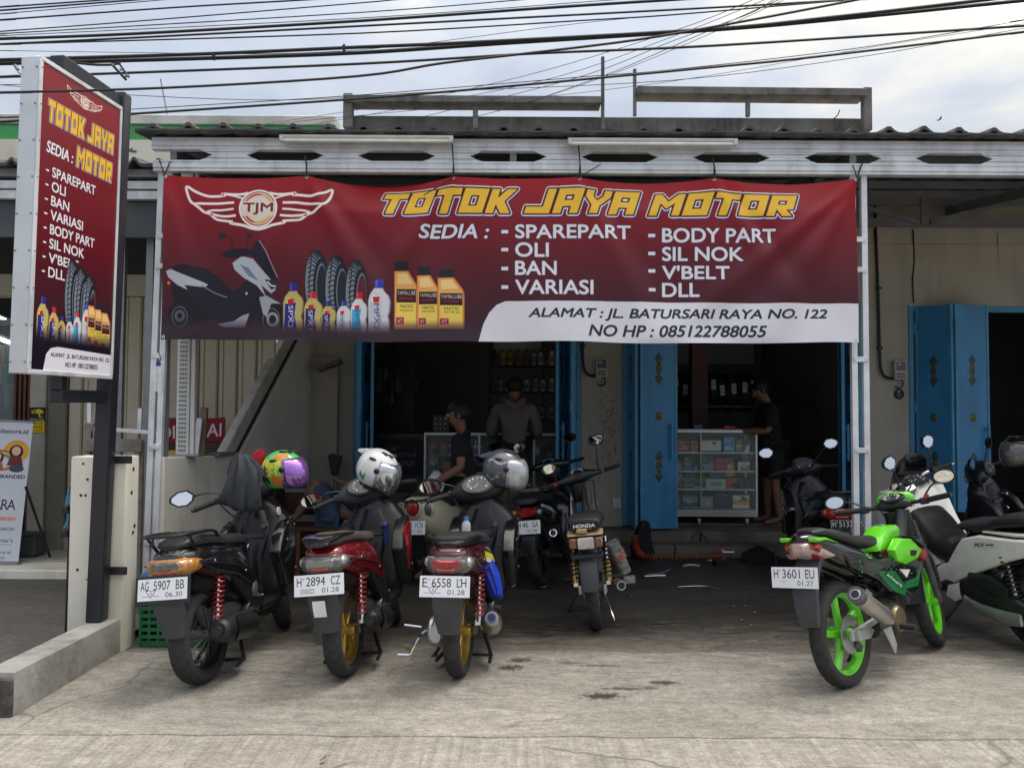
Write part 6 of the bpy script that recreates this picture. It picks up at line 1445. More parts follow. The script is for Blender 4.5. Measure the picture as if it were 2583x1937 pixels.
for (px, x2, Y) in ((2205, 2222, FY - 0.015), (2303, 2305, FY - 0.015)):
 m = MB(); a = at(px, 580, Y); b2 = at(x2, 880 if px < 2250 else 765, Y); m.tube(smooth_path([Vector((0, 0, 0)), (b2 - a) * 0.4 + Vector((0.01, 0, 0)), (b2 - a) * 0.7 - Vector((0.01, 0, 0)), b2 - a], 5), 0.008, 6); o_ = m.build('wall_cable', M_black); o_.location = a; tag(o_, 'black cable running down the beige wall %s' % ('beside the right canopy posts' if px < 2250 else 'to the far right door frame'), 'cable')
# scuffs on the pillar
m = MB(); rg = random.Random(8)
for k in range(110):
 p = at(rg.gauss(1535, 16), rg.gauss(1100, 55), FY - 0.001)
 m.box(p, (rg.uniform(0.004, 0.011), 0.002, rg.uniform(0.012, 0.05)), Matrix.Rotation(rg.uniform(-0.5, 0.5), 3, 'Y'))
o_ = m.build('scuff_mark', M_rawc, smooth=0); tag(o_, 'dark scuffs and scratches on the pillar between the shop doors', 'scuffs', kind='stuff')
for px in (1498, 1555): 
 t = empty('wall_socket', at(px, 1268, FY - 0.001), label='metal wall socket plate low on the pillar, %s of the small black motorcycle' % ('left' if px < 1520 else 'right'), cat='socket'); m = MB(); m.span((-0.05, -0.02, -0.07), (0.05, 0, 0.07)); m.build('socket_plate', M_steel, t, bevel=0.006); m = MB()
 for q in range(4): m.box((0, -0.022, -0.045 + 0.03 * q), (0.07, 0.006, 0.008))
 m.build('socket_slot', M_black, t)

# floor things
hs = empty('air_hose', (X_at(1600, 8.2), 8.2, 0.02), label='orange coiled air hose lying along the doorstep', cat='hose'); h0 = hs.location
path = smooth_path([at(1600, 1352, 8.3), at(1604, 1376, 8.25), at(1612, 1394, 8.22), at(1630, 1403, 8.2), at(1680, 1405, 8.2), at(1740, 1404, 8.2), at(1800, 1402, 8.22), at(1822, 1400, 8.24)], 12)
pts = []; N = 40 * 12
tot = len(path) - 1
for i in range(N + 1):
 s = i / N * tot; k = min(int(s), tot - 1); p = path[k].lerp(path[k + 1], s - k); t = (path[k + 1] - path[k]).normalized(); u_ = t.cross(Vector((0, 1, 0))).normalized(); w_ = t.cross(u_)
 a = 2 * math.pi * i / 12; pts.append(p - h0 + (u_ * math.cos(a) + w_ * math.sin(a)) * 0.031)
m = MB(); m.tube(pts, 0.0044, 5); m.build('hose_coil', mat('orange_hose', (0.42, 0.055, 0.02), 0.45), hs); m = MB(); m.tube([pts[-1], pts[-1] + Vector((0.12, 0, 0.0))], 0.014, 8); m.build('hose_nozzle', M_steel, hs)
bg = empty('black_bag', (X_at(1618, 8.42), 8.42, 0.0), label='black soft bag leaning on the step at the start of the orange hose', cat='bag')
m = MB(); m.zloft([(0.0, 0, 0.10, 0.12, 3), (0.08, 0.01, 0.12, 0.12, 3), (0.2, 0.0, 0.10, 0.10, 3), (0.32, 0.02, 0.075, 0.07, 2.6), (0.385, 0.03, 0.05, 0.035, 2.2), (0.40, 0.03, 0.02, 0.015)], 16); b_ = m.build('bag_body', M_cloth, bg)
m = MB(); m.tube(smooth_path([(-0.03, -0.11, 0.08), (-0.06, -0.13, 0.2), (-0.02, -0.09, 0.33), (0.02, -0.04, 0.39)], 6), 0.012, 6); m.build('shoulder_strap', M_black, bg)
hp = MB(); rg = random.Random(2)
rs = []
for z, r_ in ((0, 0.17), (0.04, 0.175), (0.09, 0.14), (0.13, 0.09), (0.16, 0.03)): rs.append([(1.1 * r_ * math.cos(2 * math.pi * k / 18) * (1 + 0.16 * math.sin(k * 1.9 + z * 30)), 0.7 * r_ * math.sin(2 * math.pi * k / 18) * (1 + 0.12 * math.cos(k * 2.3)), z + 0.012 * math.sin(k * 2.1)) for k in range(18)])
hp.rings(rs); o_ = hp.build('cloth_heap', M_cloth); o_.location = (X_at(1912, 8.25), 8.25, 0.0); tag(o_, 'heap of black cloth on the workshop floor below the showcase', 'cloth')
fp = empty('hand_pump', (X_at(1954, 8.0), 8.0, 0), label='small upright hand pump standing on the dark floor beside the cloth heap', cat='pump')
m = MB(); m.tube([(0, 0, 0.0), (0, 0, 0.10)], 0.022, 10); m.build('pump_barrel', M_black, fp); m = MB(); m.tube([(0, 0, 0.10), (0, 0, 0.20)], 0.006, 6); m.tube([(-0.005, 0, 0.20), (0.005, 0, 0.25)], 0.012, 8); m.build('pump_handle', mat('green_handle', (0.03, 0.10, 0.07), 0.5), fp)
gl = empty('glue_tube', (X_at(1822, 8.38), 8.38, 0.0), label='red and white glue tube with pointed nozzle standing on the floor', cat='tube'); m = MB(); m.zloft([(0.0, 0, 0.012, 0.026, 3), (0.07, 0, 0.010, 0.026, 3), (0.115, 0, 0.012, 0.018, 3)], 10); m.build('tube_body', mat('white_tube', (0.5, 0.48, 0.46), 0.4), gl).rotation_euler = (0, 0, R(90)); m = MB(); m.box((0, -0.014, 0.06), (0.034, 0.004, 0.07)); m.build('tube_label', mat('tube_red', (0.4, 0.04, 0.03), 0.5), gl); m = MB(); m.lathe([(0.008, 0.115), (0.003, 0.165)], 8, (0, 0, 0), 'z'); m.build('nozzle', mat('tube_red', (0.4, 0.04, 0.03), 0.5), gl)
def rod(name, pts_, r_, m_, lb, cat='tool'):
 P = [Vector(p) for p in pts_]; m = MB(Matrix.Translation(-P[0])); m.tube(smooth_path(P, 4), r_, 6); o_ = m.build(name, m_); o_.location = P[0]; return tag(o_, lb, cat)
def fl(px, py, z=0.012): 
 d = CAMROT @ Vector(((px - CX) / FPX, -(py - CY) / FPX, -1.0)); t = (z - HCAM) / d.z; return Vector((d.x * t, d.y * t, z))
rod('metal_rod', [fl(1626, 1453), fl(1652, 1452), fl(1678, 1451)], 0.008, M_steel, 'straight steel rod on the dark floor right of the small motorcycle')
rod('curved_lever', [fl(1634, 1447), fl(1650, 1449), fl(1668, 1446), fl(1688, 1437)], 0.012, M_galvd, 'curved grey lever lying behind the steel rod')
rod('bent_wire', [fl(1696, 1490), fl(1704, 1481), fl(1740, 1478), fl(1780, 1478), fl(1812, 1484)], 0.004, M_steel, 'thin bent wire bow on the dark floor')
rod('wooden_mallet', [fl(1826, 1389), fl(1846, 1389), fl(1864, 1387)], 0.018, M_wood, 'short brown wooden handle lying beside the glue tube')
rod('spanner', [fl(1784, 1413), fl(1810, 1413), fl(1835, 1413)], 0.006, M_steel, 'steel spanner lying on the edge of the black tray')
rod('screwdriver', [fl(1724, 1427), fl(1742, 1424), fl(1764, 1426)], 0.010, M_plast, 'pale screwdriver lying in front of the orange hose')
simple_box('black_tray', fl(1820, 1425, 0.002), (0.16, 0.12, 0.05), M_black, 'low black tray on the workshop floor in front of the orange hose', 'tray', rotz=0.1)
dp = empty('tool_roll', fl(1765, 1400, 0.003), label='tangle of black tools and cables beside the end of the orange hose', cat='tools'); m = MB(); rg = random.Random(6)
for k in range(9):
 a = rg.uniform(0, 3.1); x, y = rg.uniform(-0.22, 0.18), rg.uniform(-0.05, 0.08); m.tube([(x, y, 0.012), (x + 0.08 * math.cos(a), y + 0.05 * math.sin(a), 0.02 + rg.uniform(0, 0.03)), (x + 0.16 * math.cos(a), y + 0.1 * math.sin(a), 0.012)], 0.007, 5)
m.build('tool_bars', M_steel, dp); m = MB(); m.tube(smooth_path([(-0.02, 0.05, 0.01), (-0.06, 0.1, 0.16), (0.02, 0.14, 0.22), (0.09, 0.1, 0.16), (0.12, 0.02, 0.01)], 6), 0.005, 5); m.build('looped_lead', M_black, dp)
m = MB(); rg = random.Random(77)
for k in range(22):
 px = rg.choice([rg.gauss(1885, 18), rg.gauss(1905, 14), rg.uniform(1580, 1960)]); py = rg.uniform(1440, 1580) if px > 1850 else rg.uniform(1440, 1520)
 p = fl(px, py, 0.009); s = rg.uniform(0.006, 0.02); a = rg.uniform(0, 6.28)
 m.add([p + Vector((s * math.cos(a + q * 1.57 + rg.uniform(-.3, .3)), s * math.sin(a + q * 1.57), rg.uniform(0, 0.006))) for q in range(4)], [(0, 1, 2, 3)])
tag(m.build('torn_paper_scrap', mat('paper_scrap', (0.17, 0.17, 0.17), 0.8), smooth=0), 'scattered torn scraps of paper on the dark workshop floor', 'scraps', kind='stuff')
m = MB(); rg = random.Random(15)
for (px, py, s) in ((1295, 1480, 0.028), (1388, 1472, 0.02), (1370, 1483, 0.03), (1030, 1632, 0.02), (815, 1917, 0.02), (278, 1850, 0.01), (1045, 1862, 0.008)):
 p = fl(px, py, 0.012); a = rg.uniform(0, 3)
 m2 = MB(Matrix.Translation(-p)); m2.add([p + Vector((s * math.cos(a + q * 1.57) * (1.6 if q % 2 else 0.8), s * math.sin(a + q * 1.57), 0.006 * q)) for q in range(4)] + [p + Vector((0, 0, 0.012))], [(0, 1, 4), (1, 2, 4), (2, 3, 4), (3, 0, 4)])
 o_ = m2.build('dry_leaf' if py > 1800 else 'paper_scrap', mat('dry_leaf', (0.20, 0.09, 0.05), 0.8) if py > 1800 else mat('paper_white', (0.5, 0.47, 0.43), 0.8)); o_.location = p
 tag(o_, {1295: 'torn white paper scrap right of the blue plastic draped scooter', 1388: 'upper small grey paper scrap left of the small black motorcycle', 1370: 'lower small grey paper scrap left of the small black motorcycle', 1030: 'small pale scrap beside the kick starter of the third scooter', 815: 'reddish dry leaf at the bottom edge on the brushed concrete', 278: 'tiny brown leaf on the joint of the concrete at lower left', 1045: 'tiny brown leaf on the joint below the third scooter'}[px], 'leaf' if py > 1800 else 'scrap')
# crates beside the column
def crate(loc, sx, sy, h, m_, label, name='plastic_crate', rows=6):
 t = empty(name, loc, label=label, cat='crate', group='crates beside the gate column')
 m = MB(); m.span((-sx / 2, -sy / 2, 0), (sx / 2, sy / 2, 0.012)); m.build('crate_floor', m_, t)
 for (ax, sg) in (('y', -1), ('y', 1), ('x', -1), ('x', 1)):
  m = MB(); L = sx if ax == 'y' else sy
  for k in range(rows):
   z = 0.02 + (h - 0.03) * k / (rows - 1)
   if ax == 'y': m.box((0, sg * sy / 2, z), (L, 0.008, 0.022 if k not in (0, rows - 1) else 0.035))
   else: m.box((sg * sx / 2, 0, z), (0.008, L, 0.022 if k not in (0, rows - 1) else 0.035))
  nv = 8
  for k in range(nv):
   q = -L / 2 + L * k / (nv - 1)
   if ax == 'y': m.box((q, sg * (sy / 2 - 0.004), h / 2), (0.018, 0.008, h))
   else: m.box((sg * (sx / 2 - 0.004), q, h / 2), (0.008, 0.018, h))
  m.build('crate_side', m_, t)
 return t
M_gcr = mat('green_crate_plastic', (0.012, 0.13, 0.055), 0.45, var=0.15); M_gcl = mat('light_green_crate', (0.08, 0.34, 0.2), 0.45); M_bcr = mat('blue_crate_plastic', (0.05, 0.20, 0.42), 0.5, var=0.15)
crate((-2.20, 5.33, 0.004), 0.40, 0.28, 0.30, M_gcr, 'dark green lattice plastic crate on the ground beside the gate column', rows=7)
crate((-2.20, 5.33, 0.306), 0.40, 0.28, 0.10, M_gcr, 'shallow dark green crate stacked between the other two beside the column', rows=3)
crate((-2.20, 5.33, 0.408), 0.40, 0.28, 0.055, M_bcr, 'blue woven top crate of the stack beside the gate column', rows=3)
# water bottle hanging from the left post
wb = empty('water_bottle', at(398, 990, 5.92), label='clear plastic water bottle with blue cap tied to the left canopy post', cat='bottle')
M_pet = glass_mat('clear_pet', (0.80, 0.84, 0.86), 0.08, alpha=0.42)
m = MB(); pr = [(0.001, 0.0), (0.026, 0.002)]
for k in range(9): pr += [(0.034 - 0.002 * (k % 2), 0.012 + k * 0.017)]
pr += [(0.030, 0.165), (0.014, 0.195), (0.013, 0.205)]
m.lathe(pr, 16, (0, 0, 0), 'z'); m.build('bottle_body', M_pet, wb); m = MB(); m.lathe([(0.017, 0.20), (0.017, 0.225)], 14, (0, 0, 0), 'z'); m.build('blue_cap', mat('blue_cap', (0.02, 0.04, 0.25), 0.4), wb)
m = MB(); m.tube(smooth_path([(0, 0, 0.22), (0.016, 0.0, 0.25), (-0.005, 0.02, 0.30)], 5), 0.004, 5); m.build('cord', M_black, wb)
# broom
br = empty('broom', (X_at(846, 8.78), 8.78, 0.25), label='black broom leaning head up against the wall left of the blue doors', cat='broom')
zb_ = Z_at(1200, 8.78) - 0.25; m = MB(); m.tube([(0, 0, -0.20), (0.0, 0.0, zb_ + 0.02)], 0.011, 8); m.build('handle', M_wood, br); m = MB(); zt_ = Z_at(1150, 8.78) - 0.25; m.prism([(-0.03, zb_), (0.03, zb_), (0.085, zt_ + 0.0), (0.02, zt_ - 0.02), (0.0, zt_ + 0.02), (-0.075, zt_)], -0.025, 0.025, 'y'); m.build('bristles', M_black, br, bevel=0.008)
# ---------------------------------------------------------------- motorcycles
M_gloss = mat('gloss_black_paint', (0.008, 0.008, 0.010), 0.16, var=0.2, coat=0.6, dirt=(0.03, 0.028, 0.026), dirt_amt=0.25)
M_innerp = mat('inner_plastic', (0.008, 0.0085, 0.010), 0.30, var=0.2, spec=0.4)
M_satin = mat('satin_black_plastic', (0.012, 0.0125, 0.015), 0.36, var=0.2, dirt=(0.035, 0.033, 0.03), dirt_amt=0.3)
M_greyp = mat('charcoal_grey_plastic', (0.045, 0.048, 0.056), 0.5, var=0.15, dirt=(0.07, 0.066, 0.06), dirt_amt=0.35)
M_seat = mat('black_vinyl', (0.014, 0.014, 0.016), 0.48, var=0.25, bump=0.12, bscale=90)
M_seatb = mat('brown_vinyl', (0.055, 0.040, 0.033), 0.55, var=0.2, bump=0.12, bscale=90)
M_red = mat('dark_red_metallic', (0.16, 0.006, 0.012), 0.22, 0.25, var=0.15, coat=0.7)
M_redb = mat('bright_red_panel', (0.36, 0.010, 0.014), 0.25, 0.1, var=0.1, coat=0.6)
M_maroon = mat('maroon_paint', (0.055, 0.006, 0.010), 0.22, 0.2, var=0.15, coat=0.7)
M_creamp = mat('cream_bike_paint', (0.50, 0.46, 0.34), 0.25, coat=0.6, var=0.05)
M_whitep = mat('pearl_white_paint', (0.78, 0.77, 0.72), 0.28, var=0.04, coat=0.5, dirt=(0.42, 0.40, 0.36), dirt_amt=0.2)
M_green = mat('lime_green_paint', (0.13, 0.62, 0.018), 0.25, var=0.08, coat=0.6)
M_dgreen = mat('dark_green_graphic', (0.008, 0.16, 0.05), 0.3, var=0.2, coat=0.5)
M_goldr = mat('gold_rim_paint', (0.42, 0.27, 0.055), 0.34, 0.7, var=0.12)
M_tyr = mat('used_tyre_rubber', (0.024, 0.024, 0.025), 0.82, var=0.25, scale=14, bump=0.1, dirt=(0.06, 0.055, 0.05), dirt_amt=0.35)
M_mirror = mat('mirror_glass', (0.92, 0.93, 0.95), 0.015, 1.0, var=0.0, rvar=0.0)
M_engine = mat('engine_casting', (0.10, 0.10, 0.105), 0.55, 0.5, var=0.3, scale=14, dirt=(0.03, 0.028, 0.025), dirt_amt=0.6)
M_mufb = mat('black_exhaust', (0.020, 0.020, 0.021), 0.5, 0.3, var=0.3, dirt=(0.05, 0.045, 0.04), dirt_amt=0.4)
M_mufs = mat('brushed_exhaust_steel', (0.46, 0.44, 0.40), 0.32, 0.9, var=0.15, scale=10)
M_alus = mat('cast_alloy', (0.50, 0.51, 0.52), 0.4, 0.8, var=0.12, dirt=(0.2, 0.19, 0.18), dirt_amt=0.3)
M_lred = mat('red_lens', (0.30, 0.012, 0.014), 0.10, var=0.25, scale=40, coat=0.8)
M_lamb = mat('amber_lens', (0.42, 0.19, 0.035), 0.10, var=0.3, scale=40, coat=0.8)
M_lclr = mat('clear_lens', (0.36, 0.36, 0.36), 0.10, 0.35, var=0.4, scale=60, coat=0.8)
M_smoke = mat('smoked_lens', (0.10, 0.095, 0.09), 0.12, var=0.3, scale=40, coat=0.8)
M_spr_red = mat('red_spring', (0.22, 0.015, 0.012), 0.3, 0.2)
M_dial = mat('dial_face', (0.05, 0.055, 0.07), 0.15, var=0.4, scale=40)
M_decal_w = mat('white_decal', (0.7, 0.7, 0.72), 0.35)
M_yel = mat('yellow_decal', (0.62, 0.58, 0.03), 0.35)

def helix(p, q, rad, turns, n=12):
 p, q = Vector(p), Vector(q); d = (q - p); L = d.length; d.normalize(); a = Vector((0, 1, 0)) if abs(d.y) < 0.9 else Vector((1, 0, 0)); u = d.cross(a).normalized(); w = d.cross(u)
 return [p + d * (L * i / (turns * n)) + (u * math.cos(2 * math.pi * i / n) + w * math.sin(2 * math.pi * i / n)) * rad for i in range(turns * n + 1)]
def ribbon(m, path, hw, th=0.012, lip=0.02):
 """curved mudguard: path of (x, z) points, half widths; edges turn inwards by lip"""
 rs = []; n = len(path)
 for i, (x, z) in enumerate(path):
  t = Vector((path[min(i + 1, n - 1)][0] - path[max(i - 1, 0)][0], 0, path[min(i + 1, n - 1)][1] - path[max(i - 1, 0)][1])).normalized(); nn = Vector((t.z, 0, -t.x))
  h = hw[i] if isinstance(hw, (list, tuple)) else hw; c = Vector((x, 0, z)); Y = Vector((0, 1, 0))
  sec = [(-h, -lip), (-h * 0.93, 0.0), (-h * 0.5, th * 0.5), (0, th * 0.7), (h * 0.5, th * 0.5), (h * 0.93, 0.0), (h, -lip), (h * 0.94, -lip), (h * 0.86, -th), (0, -th * 0.6), (-h * 0.86, -th), (-h * 0.94, -lip)]
  rs.append([c + Y * a + nn * b for a, b in sec])
 m.rings(rs); return m
_wm = {}
def wheel(root, x, Rr, w, style, rimm, xf=None, disc=None, seed=0, side=0.178):
 """tyre (part) > rim, spokes, brake disc; centre (x, 0, Rr)"""
 C = Vector((x, 0, Rr)); X = xf
 m = MB(X); n = 120; prof = []
 ri = Rr - 0.070
 for r, a in ((ri, -0.40), (ri + 0.022, -0.50), (Rr - 0.022, -0.48), (Rr - 0.010, -0.38), (Rr - 0.003, -0.22), (Rr, -0.06), (Rr, 0.06), (Rr - 0.003, 0.22), (Rr - 0.010, 0.38), (Rr - 0.022, 0.48), (ri + 0.022, 0.50), (ri, 0.40)): prof.append((r, a * w))
 rs = []
 for (r, a) in prof:
  ring = []
  for k in range(n):
   rr = r; ph = (k / n * 24 + abs(a) / w * 1.7 + (0.25 if a > 0 else 0)) % 1
   if r > Rr - 0.03 and 0.03 < abs(a) / w < 0.46 and ph < 0.24: rr -= 0.009
   t = 2 * math.pi * k / n; ring.append(C + Vector((rr * math.cos(t), a, rr * math.sin(t))))
  rs.append(ring)
 rs.append(rs[0]); m.rings(rs, cap=False)
 ty = m.build('tyre', M_tyr, root, smooth=50)
 hw = w * 0.36
 m = MB(X); m.lathe([(ri + 0.006, -hw), (ri + 0.006, -hw + 0.008), (ri - 0.012, -hw + 0.014), (ri - 0.020, -0.012), (ri - 0.020, 0.012), (ri - 0.012, hw - 0.014), (ri + 0.006, hw - 0.008), (ri + 0.006, hw), (ri - 0.006, hw), (ri - 0.026, 0.012), (ri - 0.026, -0.012), (ri - 0.006, -hw)], 64, C, 'y', closed=True); m.build('rim', rimm, ty)
 m = MB(X); m.lathe([(0.012, -0.07), (0.03, -0.07), (0.034, -0.05), (0.028, 0), (0.034, 0.05), (0.03, 0.07), (0.012, 0.07)], 20, C, 'y'); m.build('hub', rimm if style != 'wire' else M_engine, ty)
 if style == 'wire':
  m = MB(X)
  for k in range(32):
   a = 2 * math.pi * k / 32; b = a + (0.35 if k % 4 < 2 else -0.35); s = 0.045 if k % 2 else -0.045
   m.tube([C + Vector((0.032 * math.cos(b), s, 0.032 * math.sin(b))), C + Vector(((ri - 0.022) * math.cos(a), s * 0.15, (ri - 0.022) * math.sin(a)))], 0.0024, 4)
  o = m.build('wire_spokes', M_engine, ty); o['kind'] = 'stuff'
 else:
  na = {'five': 5, 'six': 6, 'ten': 10}[style]; mesh0 = None
  for k in range(na):
   a = 2 * math.pi * (k + 0.3) / na; rad = Vector((math.cos(a), 0, math.sin(a))); tan = Vector((-math.sin(a), 0, math.cos(a))); Y = Vector((0, 1, 0))
   m = MB(X); rs = []
   tw = {'five': 0.55, 'six': 0.30, 'ten': 0.35}[style]
   for f in (0, 0.25, 0.5, 0.75, 1.0):
    r = 0.024 + (ri - 0.022 - 0.024) * f; wd = {'five': 0.024 - 0.006 * math.sin(f * math.pi), 'six': 0.022 - 0.004 * math.sin(f * math.pi) + 0.006 * f, 'ten': 0.010}[style]; tk = 0.020 - 0.006 * f
    c = C + rad * r + tan * (0.03 * tw * math.sin(f * 2.2))
    sec = [(-wd, -tk * 0.6), (-wd * 0.7, -tk), (wd * 0.7, -tk), (wd, -tk * 0.6), (wd, tk * 0.6), (wd * 0.7, tk), (-wd * 0.7, tk), (-wd, tk * 0.6)]
    rs.append([c + tan * p + Y * q for p, q in sec])
   m.rings(rs); m.build('spoke', rimm, ty)
 if disc is not None:
  m = MB(X); m.lathe([(0.045, disc - 0.002), (0.105, disc - 0.002), (0.105, disc + 0.002), (0.045, disc + 0.002)], 40, C, 'y', closed=True)
  for k in range(18):
   a = 2 * math.pi * k / 18; r = 0.072 + 0.02 * (k % 3 - 1); 
   m.lathe([(0.001, disc - 0.003), (0.006, disc - 0.0028), (0.006, disc + 0.0028), (0.001, disc + 0.003)], 6, C + Vector((r * math.cos(a), 0, r * math.sin(a))), 'y')
  m.build('brake_disc', M_steel, ty)
  m = MB(X); m.box(C + Vector((0.06, disc, -0.075)), (0.07, 0.035, 0.045), Matrix.Rotation(R(40), 3, 'Y')); m.build('brake_caliper', M_engine, ty, bevel=0.006)
 return ty
def plate(root, c, tilt, line1, line2, dark=False, emblem=None, frame=False, roll=0, yaw=0):
 """registration plate: centre, tilt back in degrees; faces -x"""
 cv = Canvas(300, 124, (26, 28, 32) if dark else (222, 224, 230)); ink = (220, 220, 224) if dark else (34, 38, 48)
 if dark:
  for b in ((2, 2, 298, 5), (2, 119, 298, 122), (2, 2, 5, 122), (295, 2, 298, 122)): cv.rect(*b, (190, 192, 198))
 w = line1.split(' ')
 xw = 16
 tot = sum(len(q) for q in w); u_ = (268 - 26 * (len(w) - 1)) / tot
 for q in w:
  if q: cv.text(q, xw + (u_ * 0.3 if q == '1' else 0), 14, xw + u_ * len(q) * 0.93, 66, ink, bold=-0.0); xw += u_ * len(q) + 26
 cv.text(line2, 168 if len(line2) < 6 else 150, 80, 270, 108, ink, bold=-0.005)
 if emblem:
  cv.poly([(46, 66), (112, 66), (92, 94), (79, 110), (66, 94)], (60, 90, 130)); cv.poly([(52, 69), (106, 69), (88, 92), (79, 104), (70, 92)], (226, 228, 232))
  cv.poly([(72, 78), (88, 74), (80, 82), (90, 86), (74, 92), (82, 84)], (200, 40, 44)); cv.rect(26, 98, 66, 101, (90, 110, 140)); cv.rect(92, 98, 130, 101, (90, 110, 140))
 elif emblem is False:
  cv.rect(40, 84, 120, 108, (60, 64, 72)); cv.rect(43, 87, 117, 105, (224, 226, 230)); cv.text('HSSC', 50, 90, 110, 102, (70, 74, 84), bold=0.0, shear=0.2)
 else:
  for k in range(4): cv.ellipse((60 + 9 * k, 84 + 4 * (k % 2)), 3, 2.5, (120, 122, 128))
 RM = Matrix.Translation(c) @ Matrix.Rotation(R(yaw), 4, 'Z') @ Matrix.Rotation(R(roll), 4, 'X') @ Matrix.Rotation(R(tilt), 4, 'Y')
 m = MB(RM)
 if frame: m.box((0.004, 0, -0.004), (0.008, 0.305, 0.150))
 else: m.box((0.003, 0, 0), (0.004, 0.275, 0.112))
 p = m.build('number_plate', M_black if frame else M_white, root, bevel=0.004)
 hw, hh = 0.137, 0.056
 q = print_quad('plate_print', [RM @ Vector((-0.0012 if not frame else -0.0018, s * hw, t * hh)) for s, t in ((1, -1), (-1, -1), (-1, 1), (1, 1))], print_mat('plate_' + line1.replace(' ', ''), cv.image('plate_' + line1.replace(' ', '')), 0.4, 0.03), p)
 m = MB(RM)
 for s in (-0.085, 0.085): m.lathe([(0.001, -0.004), (0.005, -0.003), (0.005, 0)], 8, (0, s, 0.036), 'x')
 m.build('plate_bolt', M_steel, p)
 return p
def mirror(root, X, base, head, size=(0.085, 0.05), style='leaf', face=(-1, 0.0, 0.10)):
 """stalk and head in the steering frame"""
 b, h = Vector(base), Vector(head); m = MB(X); mid = b.lerp(h, 0.45) + Vector((0, 0, 0.02)); m.tube(smooth_path([b, mid, h + Vector((0.02, 0, -0.01))], 5), 0.006, 6)
 st = m.build('mirror_stalk', M_black, root)
 n = Vector(face).normalized(); yv = Vector((0, 1, 0)) - n * n.y; yv.normalize(); zv = n.cross(yv)
 if zv.z < 0: zv = -zv
 s = 1 if h.y > 0 else -1; a, c = size
 if style == 'leaf': pts = [(-0.9, 0.15), (-0.45, 0.95), (0.3, 1.0), (0.95, 0.5), (1.05, -0.1), (0.55, -0.85), (-0.2, -1.0), (-0.7, -0.55)]
 elif style == 'round': pts = [(math.cos(2 * math.pi * k / 18), math.sin(2 * math.pi * k / 18)) for k in range(18)]
 else: pts = [(-1, 0.2), (-0.7, 0.9), (0.4, 1.0), (0.95, 0.7), (1, -0.3), (0.6, -0.95), (-0.3, -0.9), (-0.85, -0.5)]
 P2 = [(p[0] * a * s, p[1] * c) for p in pts]
 m = MB(X); rs = []
 for k, dx in ((1.0, 0.0), (1.13, 0.002), (1.15, -0.008), (1.0, -0.024), (0.5, -0.036)): rs.append([h + yv * p[0] * k + zv * p[1] * k + n * dx for p in P2])
 m.rings(rs); m.build('mirror_shell', M_black, st)
 m = MB(X); m.add([h + yv * p[0] * 0.94 + zv * p[1] * 0.92 + n * 0.0015 for p in P2], [tuple(range(len(P2)))]); m.build('mirror_face', M_mirror, st, smooth=0)
def bars(root, X, xb, zb, half=0.34, drop=0.015, sweep=0.05, rise=True, gm=None, lever=True, levm=None):
 for s in (-1, 1):
  m = MB(X); a, b = Vector((xb, s * (half - 0.13), zb)), Vector((xb - sweep, s * half, zb - drop)); m.tube([a, a.lerp(b, 0.1), a.lerp(b, 0.9), b], [0.0165, 0.0185, 0.0175, 0.019], 12)
  g = m.build('grip', M_rubber, root); m = MB(X); d = (b - a).normalized(); m.tube([b, b + d * 0.022], [0.013, 0.015], 10); m.build('bar_end', gm or M_black, g)
  m = MB(X); c = a - d * 0.025; m.box(c, (0.05, 0.055, 0.045)); m.build('switch_box', M_satin, root, bevel=0.008)
  if lever:
   m = MB(X); m.tube(smooth_path([a + Vector((0.03, -s * 0.03, 0.0)), a + Vector((0.055, 0, -0.004)), b + Vector((0.055, -s * 0.03, -0.008)), b + Vector((0.045, s * 0.0, -0.01))], 4), 0.006, 6); m.build('brake_lever', levm or M_black, root)
def shock(root, p, q, spr, turns=9, rad=0.027, body=None):
 m = MB(); p, q = Vector(p), Vector(q); m.tube([p, p.lerp(q, 0.3)], 0.020, 10); m.tube([p.lerp(q, 0.3), q], 0.012, 8); m.box(p, (0.03, 0.03, 0.03)); b = m.build('rear_shock', body or M_chrome, root)
 m = MB(); m.tube(helix(p.lerp(q, 0.12), p.lerp(q, 0.94), rad, turns), 0.0078, 6); m.build('spring', spr, b)
